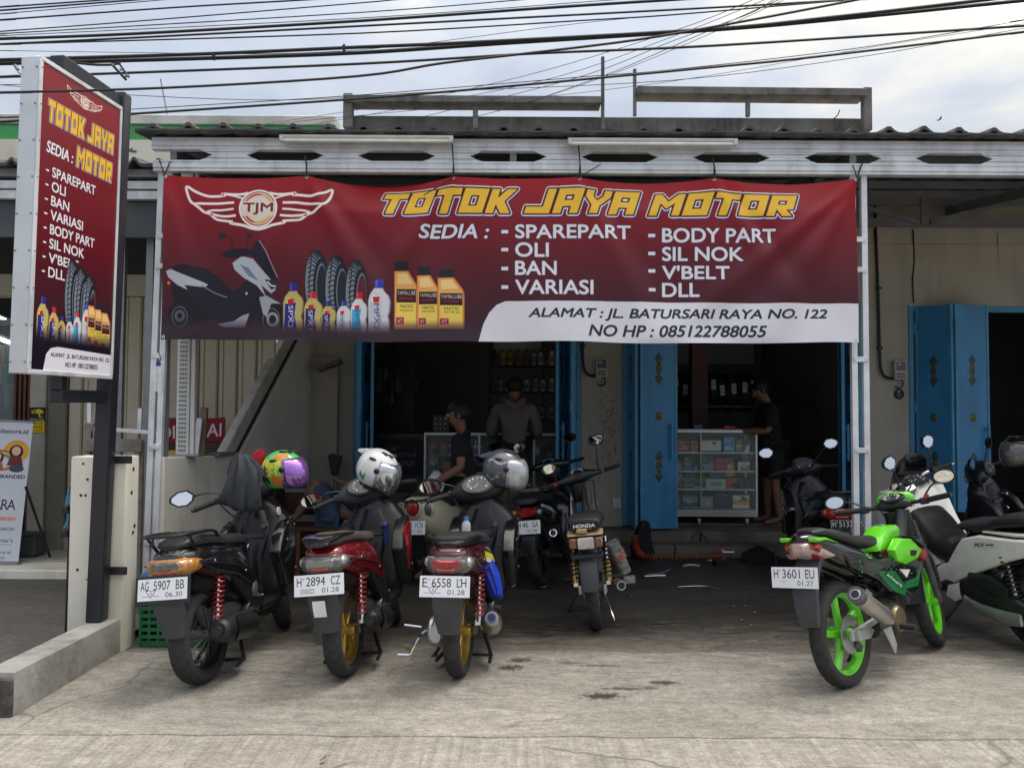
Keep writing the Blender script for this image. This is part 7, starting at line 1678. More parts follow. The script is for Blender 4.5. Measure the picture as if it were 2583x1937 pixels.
def muffler(root, p, q, r0, r1, matb, tipm, shield=None, tip=0.026, core=None):
 """silencer from its rear end p to its front end q"""
 p, q = Vector(p), Vector(q); d = (q - p).normalized(); m = MB(); m.tube([p, p + d * 0.012, p + d * 0.03, p.lerp(q, 0.35), p.lerp(q, 0.8), q], [r0 * 0.72, r0 * 0.92, r0, (r0 + r1) * 0.52, r1, r1 * 0.45], 20); b = m.build('silencer', matb, root)
 m = MB(); m.tube([p - d * 0.022, p - d * 0.020, p + d * 0.012], [tip * 0.95, tip, tip], 16); t = m.build('tail_pipe', tipm, b); m = MB(); m.tube([p - d * 0.0235, p - d * 0.0225], tip * 0.72, 14); m.build('pipe_bore', M_black, t)
 if shield:
  m = MB(); a, c = p.lerp(q, 0.22), p.lerp(q, 0.80); Y = Vector((0, -1, 0)); up = Y.cross(d).normalized()
  rs = []
  for f, k in ((0, 0.6), (0.12, 1.0), (0.8, 1.0), (1.0, 0.7)):
   c2 = a.lerp(c, f); rr = (r0 + r1) * 0.5 + 0.008; rs.append([c2 + (Y * math.cos(t) + up * math.sin(t)) * (rr + o) for o, lst in ((0.006, (-1.0 * k, -0.5 * k, 0, 0.5 * k, 1.0 * k)), (-0.002, (1.0 * k, 0.5 * k, 0, -0.5 * k, -1.0 * k))) for t in lst])
  m.rings(rs); m.build('heat_shield', shield, b)
 m = MB(); m.tube(smooth_path([q - d * 0.02, q + d * 0.10 + Vector((0, 0.02, -0.03)), q + d * 0.22 + Vector((0, 0.06, -0.02)), q + d * 0.28 + Vector((0, 0.10, 0.06))], 5), 0.015, 10); m.build('exhaust_pipe', core or M_mufb, root)
def front_end(root, X, xa, Rf, wf, style, rimm, fendm, zc=0.62, disc=None, fat=0.016):
 """front wheel, fork and mudguard in the steering frame"""
 wheel(root, xa, Rf, wf, style, rimm, X, disc)
 for s in (-1, 1):
  m = MB(X); m.tube([(xa, s * 0.075, Rf - 0.01), (xa - 0.10, s * 0.075, Rf + 0.32), (xa - 0.17, s * 0.075, zc + 0.1)], [0.022, 0.022, fat], 10); m.build('fork_leg', M_engine, root)
 m = MB(X); R2 = Rf + 0.022; path = [(xa + R2 * math.cos(R(a)), Rf + R2 * math.sin(R(a))) for a in range(175, 5, -14)]; ribbon(m, path, [0.055 + 0.018 * math.sin(i / 12 * math.pi) for i in range(len(path))], 0.010, 0.03); m.build('front_mudguard', fendm, root)
def steer_frame(xa, Rf, rake, deg):
 p = Vector((xa, 0, 0)); ax = Vector((-math.sin(R(rake)), 0, math.cos(R(rake)))); p = p + Vector((0.04, 0, 0))
 return Matrix.Translation(p) @ Matrix.Rotation(R(deg), 4, ax) @ Matrix.Translation(-p)
def dial(root, X, c, ry, rx, tilt, bez=M_satin, face=M_dial, name='instrument_panel', marks=True):
 RM = (X or Matrix()) @ Matrix.Translation(c) @ Matrix.Rotation(R(-tilt), 4, 'Y')
 m = MB(RM); n = 24; e = lambda k, z: [(rx * k * math.cos(2 * math.pi * i / n), ry * k * math.sin(2 * math.pi * i / n), z) for i in range(n)]
 m.rings([e(1.06, -0.02), e(1.1, 0.0), e(1.0, 0.006), e(0.88, 0.002)], cap=True); b = m.build(name, bez, root)
 m = MB(RM); m.add(e(0.87, 0.004), [tuple(range(n))]); m.build('dial_face', face, b)
 if marks:
  m = MB(RM)
  for k in range(11):
   a = R(-40 + 26 * k); m.box((0.62 * rx * math.sin(a), 0.62 * ry * math.cos(a), 0.006), (0.012 * abs(math.sin(a)) + 0.003, 0.012 * abs(math.cos(a)) + 0.003, 0.001))
  m.beam((0, 0, 0.007), (-0.4 * rx, 0.3 * ry, 0.007), 0.003, 0.001); m.build('dial_marks', M_decal_w, b)
def place(name, px, py, head, lean, label, cat='scooter', group=None):
 p = fl(px, py, 0.006); return empty(name, p, (R(-lean), 0, R(90 - head)), label, cat, group)
def kick_and_stand(root, x, side=1, m_=None):
 m = MB(); m.tube([(x, side * 0.10, 0.24), (x - 0.02, side * 0.17, 0.12), (x - 0.06, side * 0.23, 0.008)], 0.011, 8); m.box((x - 0.06, side * 0.235, 0.008), (0.05, 0.03, 0.010)); m.build('side_stand', m_ or M_black, root, bevel=0.002)

def shorten_tail(root, f, dz=0.0):
 """rear overhang: pull everything carried behind the axle closer, lift plate and flap by dz"""
 keep = ('tyre', 'rim', 'hub', 'spoke', 'wire_spokes', 'silencer', 'tail_pipe', 'pipe_bore', 'heat_shield', 'brake_disc', 'brake_caliper', 'swing_arm', 'gear_case', 'kick_starter', 'drive_chain', 'sprocket', 'end_cap', 'transmission_case', 'rear_shock', 'spring')
 for o in root.children_recursive:
  st = o.name.split('.')[0]
  if o.type != 'MESH' or st in keep: continue
  up = dz if st in ('mudflap', 'number_plate', 'plate_print', 'plate_bolt', 'flap_emblem', 'plate_mount') else 0
  for v in o.data.vertices:
   if v.co.x < 0: v.co.x *= f
   v.co.z += up
def scooter(root, W=1.2, Rr=0.25, Rf=0.245, tw=0.10, style='six', rimm=M_goldr, body=M_gloss, side=M_gloss, wing=M_gloss, seat=M_seat, lamp=(M_lred, M_smoke, M_lclr), flap=M_greyp, spring=M_spr_red, steer=20, muf='big', mirrors=(), shield=M_satin, retro=False, front_m=None, gearm=M_engine, headm=M_satin, rail=True, tailz=0.0, plate_args=None, plate_c=None, seatlift=0.0, levm=None, apron=None):
 k = W / 1.25
 X = steer_frame(W, Rf, 27, steer)
 wheel(root, 0, Rr, tw, style, rimm, None, None)
 front_end(root, X, W, Rf, tw * 0.85, style, rimm, front_m or body, 0.66)
 tz = tailz
 # rear body, two side panels and a dark spine
 if retro:
  secs = [(-0.43, .70, .05, .05), (-0.38, .68, .13, .11), (-0.28, .64, .18, .15), (-0.1, .58, .20, .17), (.1, .55, .20, .18), (.3, .50, .18, .18), (.46, .44, .14, .15)]
 else:
  secs = [(-.40, .735, .05, .022), (-.35, .735, .095, .045), (-.22, .722, .128, .072), (-.02, .690, .150, .092), (.18, .640, .158, .115), (.34, .575, .150, .145), (.46, .49, .132, .150), (.54, .42, .11, .12)]
 m = MB(); m.xloft([(x * k, z - .010 + tz * (0.5 - x), w * 1.04, h * 1.2, 2.7) for x, z, w, h in secs], 22); b = m.build('rear_body', body, root, smooth=60)
 if not retro:
  for s in (-1, 1):
   m = MB(); m.prism([(x * k, z) for x, z in ((-.30, .715), (-.05, .70), (.20, .66), (.40, .56), (.47, .47), (.40, .46), (.22, .55), (-.05, .62), (-.25, .675))], s * 0.135, s * 0.163, 'y'); m.build('side_panel', side, root, bevel=0.014, seg=3)
 m = MB(); m.xloft([(-.22 * k, .60, .085, .05), (0.02, .54, .10, .07), (.28 * k, .45, .115, .10), (.5 * k, .34, .12, .08)], 14); m.build('under_tray', M_satin, root)
 # seat
 m = MB(); sl = seatlift
 m.xloft([(x * k, z + sl, w, h, 3) for x, z, w, h in ((-.33, .792, .05, .012), (-.27, .802, .095, .028), (-.10, .800, .122, .042), (.08, .775, .130, .046), (.16, .752, .134, .044), (.34, .738, .128, .044), (.48, .726, .10, .04), (.56, .705, .055, .028))], 20); se = m.build('seat', seat, root, smooth=60)
 m = MB(); m.tube([(x * k, s * w, z + sl) for x, z, w, s in ((-.27, .795, .098, 1), (-.10, .788, .124, 1), (.08, .763, .133, 1), (.34, .728, .131, 1), (.48, .718, .104, 1))], 0.005, 5); m.tube([(x * k, s * w, z + sl) for x, z, w, s in ((-.27, .795, .098, -1), (-.10, .788, .124, -1), (.08, .763, .133, -1), (.34, .728, .131, -1), (.48, .718, .104, -1))], 0.005, 5); m.build('seat_seam', M_black, se)
 if rail:
  m = MB(); m.tube(smooth_path([(.02 * k, .125, .80 + tz * .5), (-.18 * k, .135, .825 + tz * .6), (-.36 * k, .09, .835 + tz * .8), (-.40 * k, 0, .832 + tz * .8), (-.36 * k, -.09, .835 + tz * .8), (-.18 * k, -.135, .825 + tz * .6), (.02 * k, -.125, .80 + tz * .5)], 5), 0.012, 8); m.build('grab_rail', M_satin, root)
 # tail lamp
 la, lb, lc = lamp
 if not retro:
  m = MB(); m.xloft([(-.435 * k, .695, .05, .020, 3), (-.415 * k, .693, .092, .044, 3), (-.36 * k, .690, .124, .058, 3), (-.27 * k, .690, .145, .052, 2.6), (-.18 * k, .690, .152, .022, 2.4)], 18); tl = m.build('tail_lamp', la, root)
  m = MB(); m.xloft([(-.440 * k, .700, .040, .016, 4), (-.425 * k, .700, .076, .028, 4), (-.385 * k, .700, .10, .034, 4)], 14); m.build('lamp_insert', lb, tl)
  for s in (-1, 1):
   m = MB(); m.sphere((-.325 * k, s * .108, .700), .036, 12, 8, (1.5, 0.8, 0.9)); m.build('turn_signal', lc, tl)
  m = MB(); m.box((-.432 * k, 0, .668), (.012, .10, .018)); m.build('reflector', M_lred, tl, bevel=0.003)
 else:
  m = MB(); m.sphere((-.425 * k, 0, .72), 0.075, 18, 12, (0.45, 0.80, 1.0)); tl = m.build('tail_lamp', M_lred, root)
  m = MB(); m.lathe([(0.080, -.40 * k), (0.088, -.44 * k), (0.076, -.446 * k)], 20, (0, 0, .72), 'x', cap=False); m.build('lamp_bezel', M_creamp, tl)
  for s in (-1, 1):
   m = MB(); m.sphere((-.385 * k, s * .125, .70), 0.05, 14, 10, (0.5, 0.75, 1.1)); ts = m.build('turn_signal', M_smoke, root)
   m = MB(); m.sphere((-.37 * k, s * .125, .70), 0.062, 14, 10, (0.5, 0.8, 1.08)); m.build('signal_bezel', M_creamp, ts)
  m = MB(); m.tube(smooth_path([(-.15, .14, .80), (-.36, .13, .785), (-.44, 0, .775), (-.36, -.13, .785), (-.15, -.14, .80)], 5), 0.011, 8); m.build('grab_rail', M_black, root)
 # mudflap and plate
 m = MB(); xb = -.40 * k; path = [(xb + .10, .665), (xb + .02, .62), (xb - .035, .54), (xb - .03, .46), (xb + .01, .36), (xb + .035, .28)]
 ribbon(m, path, [.075, .085, .082, .084, .078, .060], 0.014, 0.035); m.build('mudflap', flap, root, smooth=50)
 m = MB(); m.xloft([(xb + .02, .64, .06, .03), (-.2 * k, .60, .07, .05), (-.05, .56, .07, .05)], 10); m.build('plate_bracket', M_satin, root)
 if plate_args: plate(root, plate_c or (xb - .062, 0, .555), plate_args.pop('tilt', 16), **plate_args)
 # swing engine, transmission case, silencer
 m = MB(); m.xloft([(-.08, Rr, .03, .05), (.02, Rr + .01, .045, .085), (.22 * k, Rr + .02, .05, .075), (.40 * k, Rr + .03, .055, .10), (.46 * k, Rr + .03, .04, .07)], 16, yoff=0.125); m.build('transmission_case', gearm, root)
 m = MB(); m.lathe([(0.02, 0.17), (0.055, 0.178), (0.062, 0.17), (0.066, 0.15)], 18, (.36 * k, 0, Rr + .03), 'y'); m.lathe([(0.02, 0.165), (0.05, 0.172), (0.058, 0.15)], 18, (.02, 0, Rr + .0), 'y'); m.build('case_cover', gearm, root)
 m = MB(); m.xloft([(.12 * k, Rr + .08, .07, .06), (.26 * k, Rr + .06, .11, .10), (.42 * k, Rr + .04, .115, .11), (.55 * k, Rr + .02, .09, .075), (.62 * k, Rr, .05, .05)], 14); m.build('engine_block', M_engine, root)
 m = MB(); m.lathe([(0.03, -0.155), (0.075, -0.150), (0.085, -0.13), (0.085, -0.08)], 22, (.40 * k, 0, Rr + .03), 'y'); m.build('fan_cover', M_satin, root)
 m = MB(); m.beam((0, -0.085, Rr), (.30 * k, -0.095, Rr + .05), 0.025, 0.05); m.build('swing_arm', M_engine, root, bevel=0.006)
 for s in (0.09,) if muf != 'can' else (0.09,): shock(root, (-.02, -0.115, Rr + .06), (.06 * k, -0.115, .61), spring)
 if muf == 'big': muffler(root, (-.13, -.175, Rr + .045), (.34 * k, -.165, Rr - .015), .066, .076, M_mufb, M_mufb, M_satin, 0.030)
 elif muf == 'short': muffler(root, (-.02, -.165, Rr + .055), (.34 * k, -.165, Rr - .01), .052, .075, M_mufb, M_mufb, M_satin, 0.034)
 elif muf == 'can': muffler(root, (.03, -.185, Rr + .07), (.28 * k, -.15, Rr - .035), .050, .062, M_mufs, mat('blued_steel', (0.10, 0.14, 0.36), 0.25, 0.9, var=0.4, scale=20), None, 0.030, M_mufs)
 m = MB(); m.tube([(.30 * k, .10, .16), (.22 * k, .15, .06), (.10 * k, .16, .055)], 0.012, 8); m.tube([(.30 * k, -.10, .16), (.22 * k, -.15, .06), (.10 * k, -.16, .055)], 0.012, 8); m.tube([(.22 * k, .15, .06), (.22 * k, -.15, .06)], 0.010, 8); m.build('centre_stand', M_black, root)
 # footboard, belly
 m = MB(); m.xloft([(.48 * k, .30, .13, .05, 4), (.58 * k, .285, .155, .035, 4), (.80 * k, .285, .165, .032, 4), (.90 * k, .31, .16, .05, 4)], 16); m.build('footboard', shield, root, bevel=0)
 m = MB(); m.xloft([(.44 * k, .29, .10, .07), (.60 * k, .235, .13, .05), (.82 * k, .235, .13, .05), (.96 * k, .29, .10, .07)], 14); m.build('belly_pan', side, root)
 for s in (-1, 1):
  m = MB(); m.tube([(.42 * k, s * .13, .30), (.40 * k, s * .20, .31)], 0.013, 8); m.build('passenger_peg', M_chrome, root)
 for s in (-1, 1): m = MB(); m.prism([(x * k, z) for x, z in ((.10, .60), (.38, .52), (.52, .44), (.60, .33), (.50, .27), (.38, .33), (.24, .45))], s * .105, s * .150, 'y'); m.build('lower_side_cover', M_satin, root, bevel=0.012, seg=2)
 # apron
 q = (W - 1.25)
 m = MB(); m.zloft([(z, x + q, hx, hy, 3.0) for z, x, hx, hy in ((.22, .98, .07, .09), (.30, .93, .10, .15), (.42, .93, .10, .20), (.56, .955, .10, .222), (.70, .985, .095, .225), (.80, 1.005, .085, .20), (.88, 1.015, .075, .14), (.93, 1.02, .06, .08))], 24); m.build('front_apron', apron or (M_creamp if retro else M_satin), root, smooth=60)
 for s in (-1, 1):      # wings with vents that reach back beside the rider's knees
  m = MB(); m.prism([(x + q, z) for x, z in ((.735, .60), (.80, .47), (.86, .36), (.94, .36), (1.0, .50), (1.05, .70), (1.0, .80), (.90, .77), (.80, .70))], s * 0.150, s * 0.232, 'y'); wg = m.build('apron_wing', wing, root, bevel=0.018, seg=3)
  for j in range(2):
   m = MB(); z = .60 - .07 * j; m.prism([(.80 + q, z), (.93 + q, z + .05), (.94 + q, z + .035), (.82 + q, z - .018)], s * 0.228, s * 0.238, 'y'); m.build('vent', M_satin, wg, bevel=0.003)
 m = MB(); m.zloft([(z, x + q, hx, hy, e_) for z, x, hx, hy, e_ in ((.34, .885, .07, .085, 2), (.46, .90, .075, .10, 2), (.56, .91, .085, .085, 2), (.66, .925, .07, .11, 2.3), (.74, .945, .065, .12, 2.3), (.80, .955, .075, .09, 2), (.86, .965, .06, .07, 2))], 24); ip = m.build('inner_panel', M_innerp, root, smooth=60)
 m = MB(); m.box((.875 + q, 0, .70), (.03, .15, .045), Matrix.Rotation(R(12), 3, 'Y')); m.build('pocket_lip', M_black, ip, bevel=0.008); m = MB(); m.lathe([(0.001, -0.03), (0.014, -0.03), (0.017, 0.02)], 14, (.855 + q, -.09, .76), 'x'); m.build('key_switch', M_chrome, ip)
 m = MB(); m.tube(smooth_path([(.80 + q, 0, .66), (.775 + q, 0, .64), (.79 + q, 0, .62)], 4), 0.006, 6); m.build('bag_hook', M_chrome, ip)
 # steering head
 m = MB(X); m.zloft([(z, x + q, hx, hy) for z, x, hx, hy in ((.84, 1.02, .05, .06), (.92, 1.005, .065, .08), (.96, 1.0, .08, .11))], 16); m.build('steering_neck', M_satin, root)
 m = MB(X); m.yloft([(y, x + q, z, rx, rz, 2.4) for y, x, z, rx, rz in ((-.20, .965, .985, .018, .018), (-.175, .97, .987, .036, .032), (-.14, .985, .99, .072, .060), (-.08, 1.005, .995, .105, .090), (0, 1.015, .997, .115, .100), (.08, 1.005, .995, .105, .090), (.14, .985, .99, .072, .060), (.175, .97, .987, .036, .032), (.20, .965, .985, .018, .018))], 18); m.build('handlebar_cover', headm, root, smooth=60)
 dial(root, X, (.905 + q, 0, 1.035), .112, .072, 56)
 bars(root, X, .965 + q, .985, levm=levm)
 for (s, dy, dz, st) in mirrors: mirror(root, X, (.985 + q, s * .14, 1.02), (.955 + q, s * dy, dz), (0.075, 0.048), st, (-1, 0, .1) if st == 'leaf' else (-1, 0, -.22))
 m = MB(X); m.sphere((1.10 + q, 0, .93), .07, 14, 10, (.5, 1.2, .8)); m.build('headlamp', M_lclr, root)
 for s in (-1, 1): m = MB(X); m.tube(smooth_path([(.965 + q, s * .19, .975), (.955 + q, s * .15, .90), (.97 + q, s * .09, .82), (1.0 + q, s * .06, .76)], 4), .005, 5); m.build('brake_cable', M_black, root)
 for x, z, y in ((.30, .56, .168), (-.12, .685, .168), (.56, .36, .152), (.84, .66, .234), (.95, .46, .234), (.99, .74, .234)):
  m = MB(); m.sphere((x * k, -y, z), .008, 8, 6, (1, .5, 1)); m.build('body_screw', M_steel, root)
 for s in (-1, 1): m = MB(); m.tube([(x * k, s * .166, z) for x, z in ((-.30, .700), (-.05, .664), (.20, .608), (.38, .52))], .0035, 5); m.build('panel_gap', M_black, root)
 kick_and_stand(root, .42 * k)

# ---- black scooter with amber tail lamp at the left
s1 = place('parked_scooter', 513, 1720, 6, 5.5, 'black scooter with amber tail lamp and rear rack, grey jacket on its handlebar')
scooter(s1, W=1.16, Rr=0.262, tw=0.115, style='wire', rimm=M_black, lamp=(M_lamb, M_smoke, M_lamb), steer=22, mirrors=((1, .40, 1.06, 'leaf'),), muf='big', rail=False,
  plate_args=dict(line1='AG 5907 BB', line2='06.30', emblem=True, frame=True, tilt=14))
m = MB()
for y in (-.11, -.055, 0, .055, .11): m.tube([(-.34, y, .858), (.0, y * 0.9, .845)], 0.007, 6)
m.tube(smooth_path([(.06, .12, .80), (-.02, .125, .845), (-.30, .125, .862), (-.42, .08, .865), (-.44, 0, .866), (-.42, -.08, .865), (-.30, -.125, .862), (-.02, -.125, .845), (.06, -.12, .80)], 4), 0.010, 8)
m.tube([(-.33, .12, .86), (-.22, .11, .76)], 0.009, 6); m.tube([(-.33, -.12, .86), (-.22, -.11, .76)], 0.009, 6); m.tube([(-.44, 0.03, .865), (-.45, 0.03, .83)], 0.009, 6); m.build('luggage_rack', M_black, s1)
m = MB(); m.lathe([(0.001, -0.167), (0.028, -0.166), (0.03, -0.160)], 16, (.93 - .09, 0, .845), 'y'); m.build('round_sticker', M_decal_w, s1)
m = MB(); m.sphere((.42, -.14, .42), .03, 10, 8, (1.5, .6, 2.0), Matrix.Rotation(R(30), 3, 'Y')); m.build('folded_peg', M_steel, s1)

cv = Canvas(200, 44, (10, 10, 12)); cv.text('SUZUKI', 12, 8, 188, 36, (120, 122, 128), bold=.04); print_quad('side_lettering', [Vector(p) for p in ((.40, -.1515, .375), (.53, -.1515, .345), (.53, -.1515, .375), (.40, -.1515, .405))], print_mat('side_lettering', cv.image('side_lettering')), s1)
shorten_tail(s1, .80, .04)
# ---- dark red scooter
s2 = place('parked_scooter', 876, 1702, 5, 5.5, 'dark red scooter with gold wheels and smoked tail lamp below the white helmet')
scooter(s2, W=1.16, Rr=0.255, tw=0.105, style='five', rimm=M_goldr, body=M_red, side=M_red, wing=M_satin, seat=M_seatb, lamp=(M_smoke, mat('pale_lens', (0.2, 0.2, 0.19), 0.12, coat=0.8), M_lclr), steer=20, mirrors=((1, .36, 1.02, 'round'),), muf='short', headm=M_greyp, levm=M_alus, rail=False,
  plate_args=dict(line1='H 2894 CZ', line2='01.28', emblem=False, tilt=14))
m = MB(); ribbon(m, [(-.43, .80), (-.36, .825), (-.2, .83), (-.05, .815)], [.06, .10, .12, .128], .012, .01); m.build('tail_spoiler', M_gloss, s2)
m = MB(); m.prism([(-.47, .475), (-.455, .41), (-.447, .385), (-.463, .43)], -.035, .035, 'y'); m.build('flap_emblem', M_decal_w, s2)
kb = MB(); kb.tube([(0, 0, 0), (0.005, 0.0, -0.05), (0.0, 0.005, -0.11)], 0.008, 6); kb.sphere((0, 0, 0.02), 0.02, 10, 8)
o_ = kb.build('key_lanyard', mat('blue_lanyard', (0.01, 0.02, 0.20), 0.5), s2); o_.location = (.74, -.10, .735)

for s in (-1, 1): m = MB(); m.prism([(x - .09, z) for x, z in ((.78, .71), (.97, .765), (1.01, .68), (.94, .52), (.86, .44), (.84, .56))], s * .228, s * .240, 'y'); m.build('red_side_inset', M_redb, s2, bevel=0.010, seg=2)
shorten_tail(s2, .82, .04)
# ---- maroon scooter with blued exhaust
s3 = place('parked_scooter', 1160, 1703, 8, 1.0, 'maroon scooter with gold wheels, red tail lamp and blued exhaust tip under the grey helmet')
scooter(s3, W=1.18, Rr=0.255, tw=0.095, style='ten', rimm=M_goldr, body=M_maroon, side=M_maroon, wing=M_gloss, lamp=(M_smoke, M_lred, M_lclr), steer=16, mirrors=((1, .33, 1.06, 'round'),), muf='can', gearm=M_alus, flap=M_greyp, headm=M_satin,
  plate_args=dict(line1='E 6558 LH', line2='01.28', emblem=True, tilt=14))
for (a, b, mm) in ((((-.05, .725), (.20, .665), (.30, .60), (.22, .625), (-.03, .690)), 0, M_yel), (((-.03, .688), (.18, .635), (.26, .585), (.20, .595), (.0, .66)), 0, M_decal_w)):
 m = MB(); m.prism(a, -.160, -.1655, 'y'); m.build('side_decal', mm, s3)
m = MB(); m.tube(smooth_path([(.02, .17, .27), (-.06, .22, .24), (-.10, .27, .14)], 4), 0.009, 6); m.tube([(-.10, .27, .14), (-.10, .34, .14)], 0.009, 6); m.tube([(-.10, .20, .30), (-.10, .30, .31)], 0.007, 6); m.build('kick_starter', M_chrome, s3)
m = MB(); m.lathe([(0.001, 0.19), (0.06, 0.188), (0.085, 0.17), (0.09, 0.11)], 24, (0.03, 0, .245), 'y'); m.build('gear_case', M_alus, s3)

shorten_tail(s3, .85, .035)
# ---- cream retro scooter behind
s4 = place('parked_scooter', 1105, 1474, 20, 4, 'cream retro scooter with round red tail lamp that the man in black sits on')
scooter(s4, W=1.2, Rr=0.235, tw=0.10, style='five', rimm=M_black, body=M_creamp, side=M_creamp, wing=M_creamp, retro=True, rail=False, mirrors=((-1, .30, 1.14, 'round'),), muf='short', flap=M_satin, steer=10, front_m=M_creamp,
  plate_args=dict(line1='B 4078 FCN', line2='11.30', tilt=10), plate_c=(-.47, 0, .56))

# ---- black scooter with dark plate at the right door
s7 = place('parked_scooter', 2105, 1487, 8, 2, 'black scooter with dark plate and red tail lamp parked before the right door')
scooter(s7, W=1.22, Rr=0.25, tw=0.09, style='six', rimm=M_black, lamp=(M_lred, M_lred, M_lamb), steer=14, mirrors=((1, .33, 1.19, 'leaf'), (-1, .33, 1.19, 'leaf')), muf='big', flap=M_satin, spring=M_black, tailz=0.05, levm=M_chrome,
  plate_args=dict(line1='H 5132 RS', line2='01.27', dark=True, tilt=16), plate_c=(-.45, -.04, .60))
m = MB(steer_frame(1.22, .245, 27, 14)); m.prism([(-.10, 1.075), (.10, 1.075), (.065, 1.02), (.0, .93), (-.065, 1.02)], .86, .885, 'x'); m.build('visor_trim', M_greyp, s7, bevel=0.008)
shorten_tail(s7, .85, .0)
# ---- black scooter at the right edge
s10 = place('parked_scooter', 2790, 1485, -30, 8, 'black scooter at the right edge in front of the dark doorway')
scooter(s10, W=1.24, Rr=0.25, tw=0.09, style='six', rimm=M_black, lamp=(M_lred, M_lred, M_lamb), steer=18, mirrors=((1, .34, 1.18, 'leaf'), (-1, .34, 1.18, 'leaf')), muf='big', spring=M_black, body=M_satin, wing=M_satin, side=M_satin,
  plate_args=dict(line1='H 4482 KA', line2='05.27', tilt=16))
# ---------------------------------------------------------------- underbone motorcycles and the maxi scooter
def engine(root, x, z, m_=M_engine):
 m = MB(); m.xloft([(x - .20, z - .02, .09, .07), (x - .10, z, .11, .095), (x + .02, z + .01, .105, .10), (x + .10, z + .02, .08, .075)], 14); e = m.build('crankcase', m_, root)
 m = MB(); m.lathe([(0.02, -.135), (0.07, -.132), (0.08, -.115), (0.08, -.08)], 20, (x - .02, 0, z), 'y'); m.build('clutch_cover', mat('bronze_cover', (0.22, 0.17, 0.10), 0.4, 0.7, var=0.2), e); m = MB(); m.lathe([(0.02, .135), (0.06, .132), (0.07, .115), (0.07, .08)], 20, (x + .0, 0, z), 'y'); m.build('stator_cover', m_, e)
 m = MB()
 for k in range(8): m.box((x + .12 + k * .017, 0, z + .045 + k * .006), (.007, .13 - .004 * k, .13 - .003 * k), Matrix.Rotation(R(-18), 3, 'Y'))
 m.box((x + .17, 0, z + .06), (.15, .08, .085), Matrix.Rotation(R(-18), 3, 'Y')); m.box((x + .275, 0, z + .095), (.06, .11, .10), Matrix.Rotation(R(-18), 3, 'Y')); m.build('cylinder', m_, e)
def underbone(root, W=1.24, Rr=0.285, Rf=0.275, tw=0.085, style='six', rimm=M_black, tail=M_gloss, sidem=M_gloss, nose=M_gloss, apron=M_satin, seatm=M_seat, steer=15, lamp=M_lred, sig=M_lclr, spring=M_black, flap=M_satin, disc=None, mirrors=(), sporty=False, plate_args=None, plate_c=None, swing=M_engine, muf=None, fend=M_satin, twin=True, headm=M_satin, lampz=0.0):
 X = steer_frame(W, Rf, 26, steer)
 wheel(root, 0, Rr, tw, style, rimm, None, disc)
 front_end(root, X, W, Rf, tw * 0.9, style, rimm, fend, 0.72, 0.05 if disc else None)
 if sporty: X = X @ Matrix.Translation((0, 0, -.06))
 # swing arms, chain, shocks
 for s in (-1, 1):
  m = MB(); m.beam((-.05, s * .085, Rr), (.42, s * .075, Rr + .05), .022, .042); m.box((-.01, s * .088, Rr), (.10, .028, .06)); m.build('swing_arm', swing, root, bevel=0.006)
  if twin: shock(root, (-.02, s * .115, Rr + .04), (.08, s * .12, .63), spring, 9, .026, M_chrome)
 if not twin: shock(root, (.20, 0, .38), (.36, 0, .58), spring, 8, .03)
 m = MB(); n = 40
 for k in range(n):
  x = -.05 + .45 * k / n; m.box((x, .068, Rr + .055 + .01 * k / n), (.009, .012, .014)); m.box((x, .068, Rr - .045 + .035 * k / n), (.009, .012, .014))
 o = m.build('drive_chain', M_steel, root); o['kind'] = 'stuff'
 m = MB(); m.lathe([(0.03, .062), (0.075, .064), (0.08, .068), (0.075, .074), (0.03, .074)], 36, (0, 0, Rr), 'y', closed=True); m.build('sprocket', M_steel, root)
 engine(root, .50, .30)
 # tail: pointed body, rear fairing
 if sporty:
  secs = [(-.46, .845, .03, .02), (-.40, .835, .07, .04), (-.28, .80, .10, .062), (-.08, .75, .115, .075), (.14, .69, .118, .08), (.34, .62, .11, .08), (.5, .57, .09, .07)]
  seat = [(-.34, .872, .05, .012), (-.24, .872, .085, .026), (-.02, .835, .10, .036), (.12, .795, .105, .038), (.30, .765, .105, .04), (.42, .762, .085, .036), (.48, .765, .05, .02)]
 else:
  secs = [(-.34, .70, .05, .03), (-.28, .70, .085, .05), (-.10, .68, .105, .07), (.12, .64, .115, .085), (.32, .58, .11, .085), (.46, .54, .085, .06)]
  seat = [(-.36, .772, .07, .018), (-.30, .785, .115, .040), (-.12, .790, .125, .044), (.10, .765, .128, .044), (.28, .755, .12, .042), (.42, .750, .085, .036), (.48, .745, .04, .02)]
 m = MB(); m.xloft([q + (2.6,) for q in secs], 20); m.build('tail_body', tail, root, smooth=60)
 m = MB(); m.xloft([q + (3,) for q in seat], 20); m.build('seat', seatm, root, smooth=60)
 # frame spine to the steering head
 m = MB(); m.tube([(.42, 0, .56), (.70, 0, .54), (.92, 0, .70), (1.0, 0, .90)], [.05, .045, .045, .04], 12); m.build('frame_spine', M_satin, root)
 for s in (-1, 1):
  m = MB(); m.tube([(.46, s * .10, .27), (.46, s * .22, .26)], .011, 8); m.tube([(.46, s * .14, .262), (.46, s * .22, .26)], .018, 8); m.build('foot_peg', M_rubber, root)
 m = MB(); m.tube(smooth_path([(.52, .12, .25), (.62, .14, .23), (.70, .14, .22)], 4), .008, 6); m.box((.71, .15, .22), (.03, .06, .015)); m.build('gear_lever', M_steel, root)
 # mudflap and plate
 if sporty: path, hw = [(-.30, .74), (-.40, .66), (-.46, .56), (-.47, .46), (-.45, .36)], [.07, .075, .075, .07, .055]
 else: path, hw = [(-.18, .66), (-.28, .60), (-.345, .50), (-.365, .42), (-.36, .34)], [.06, .065, .06, .062, .055]
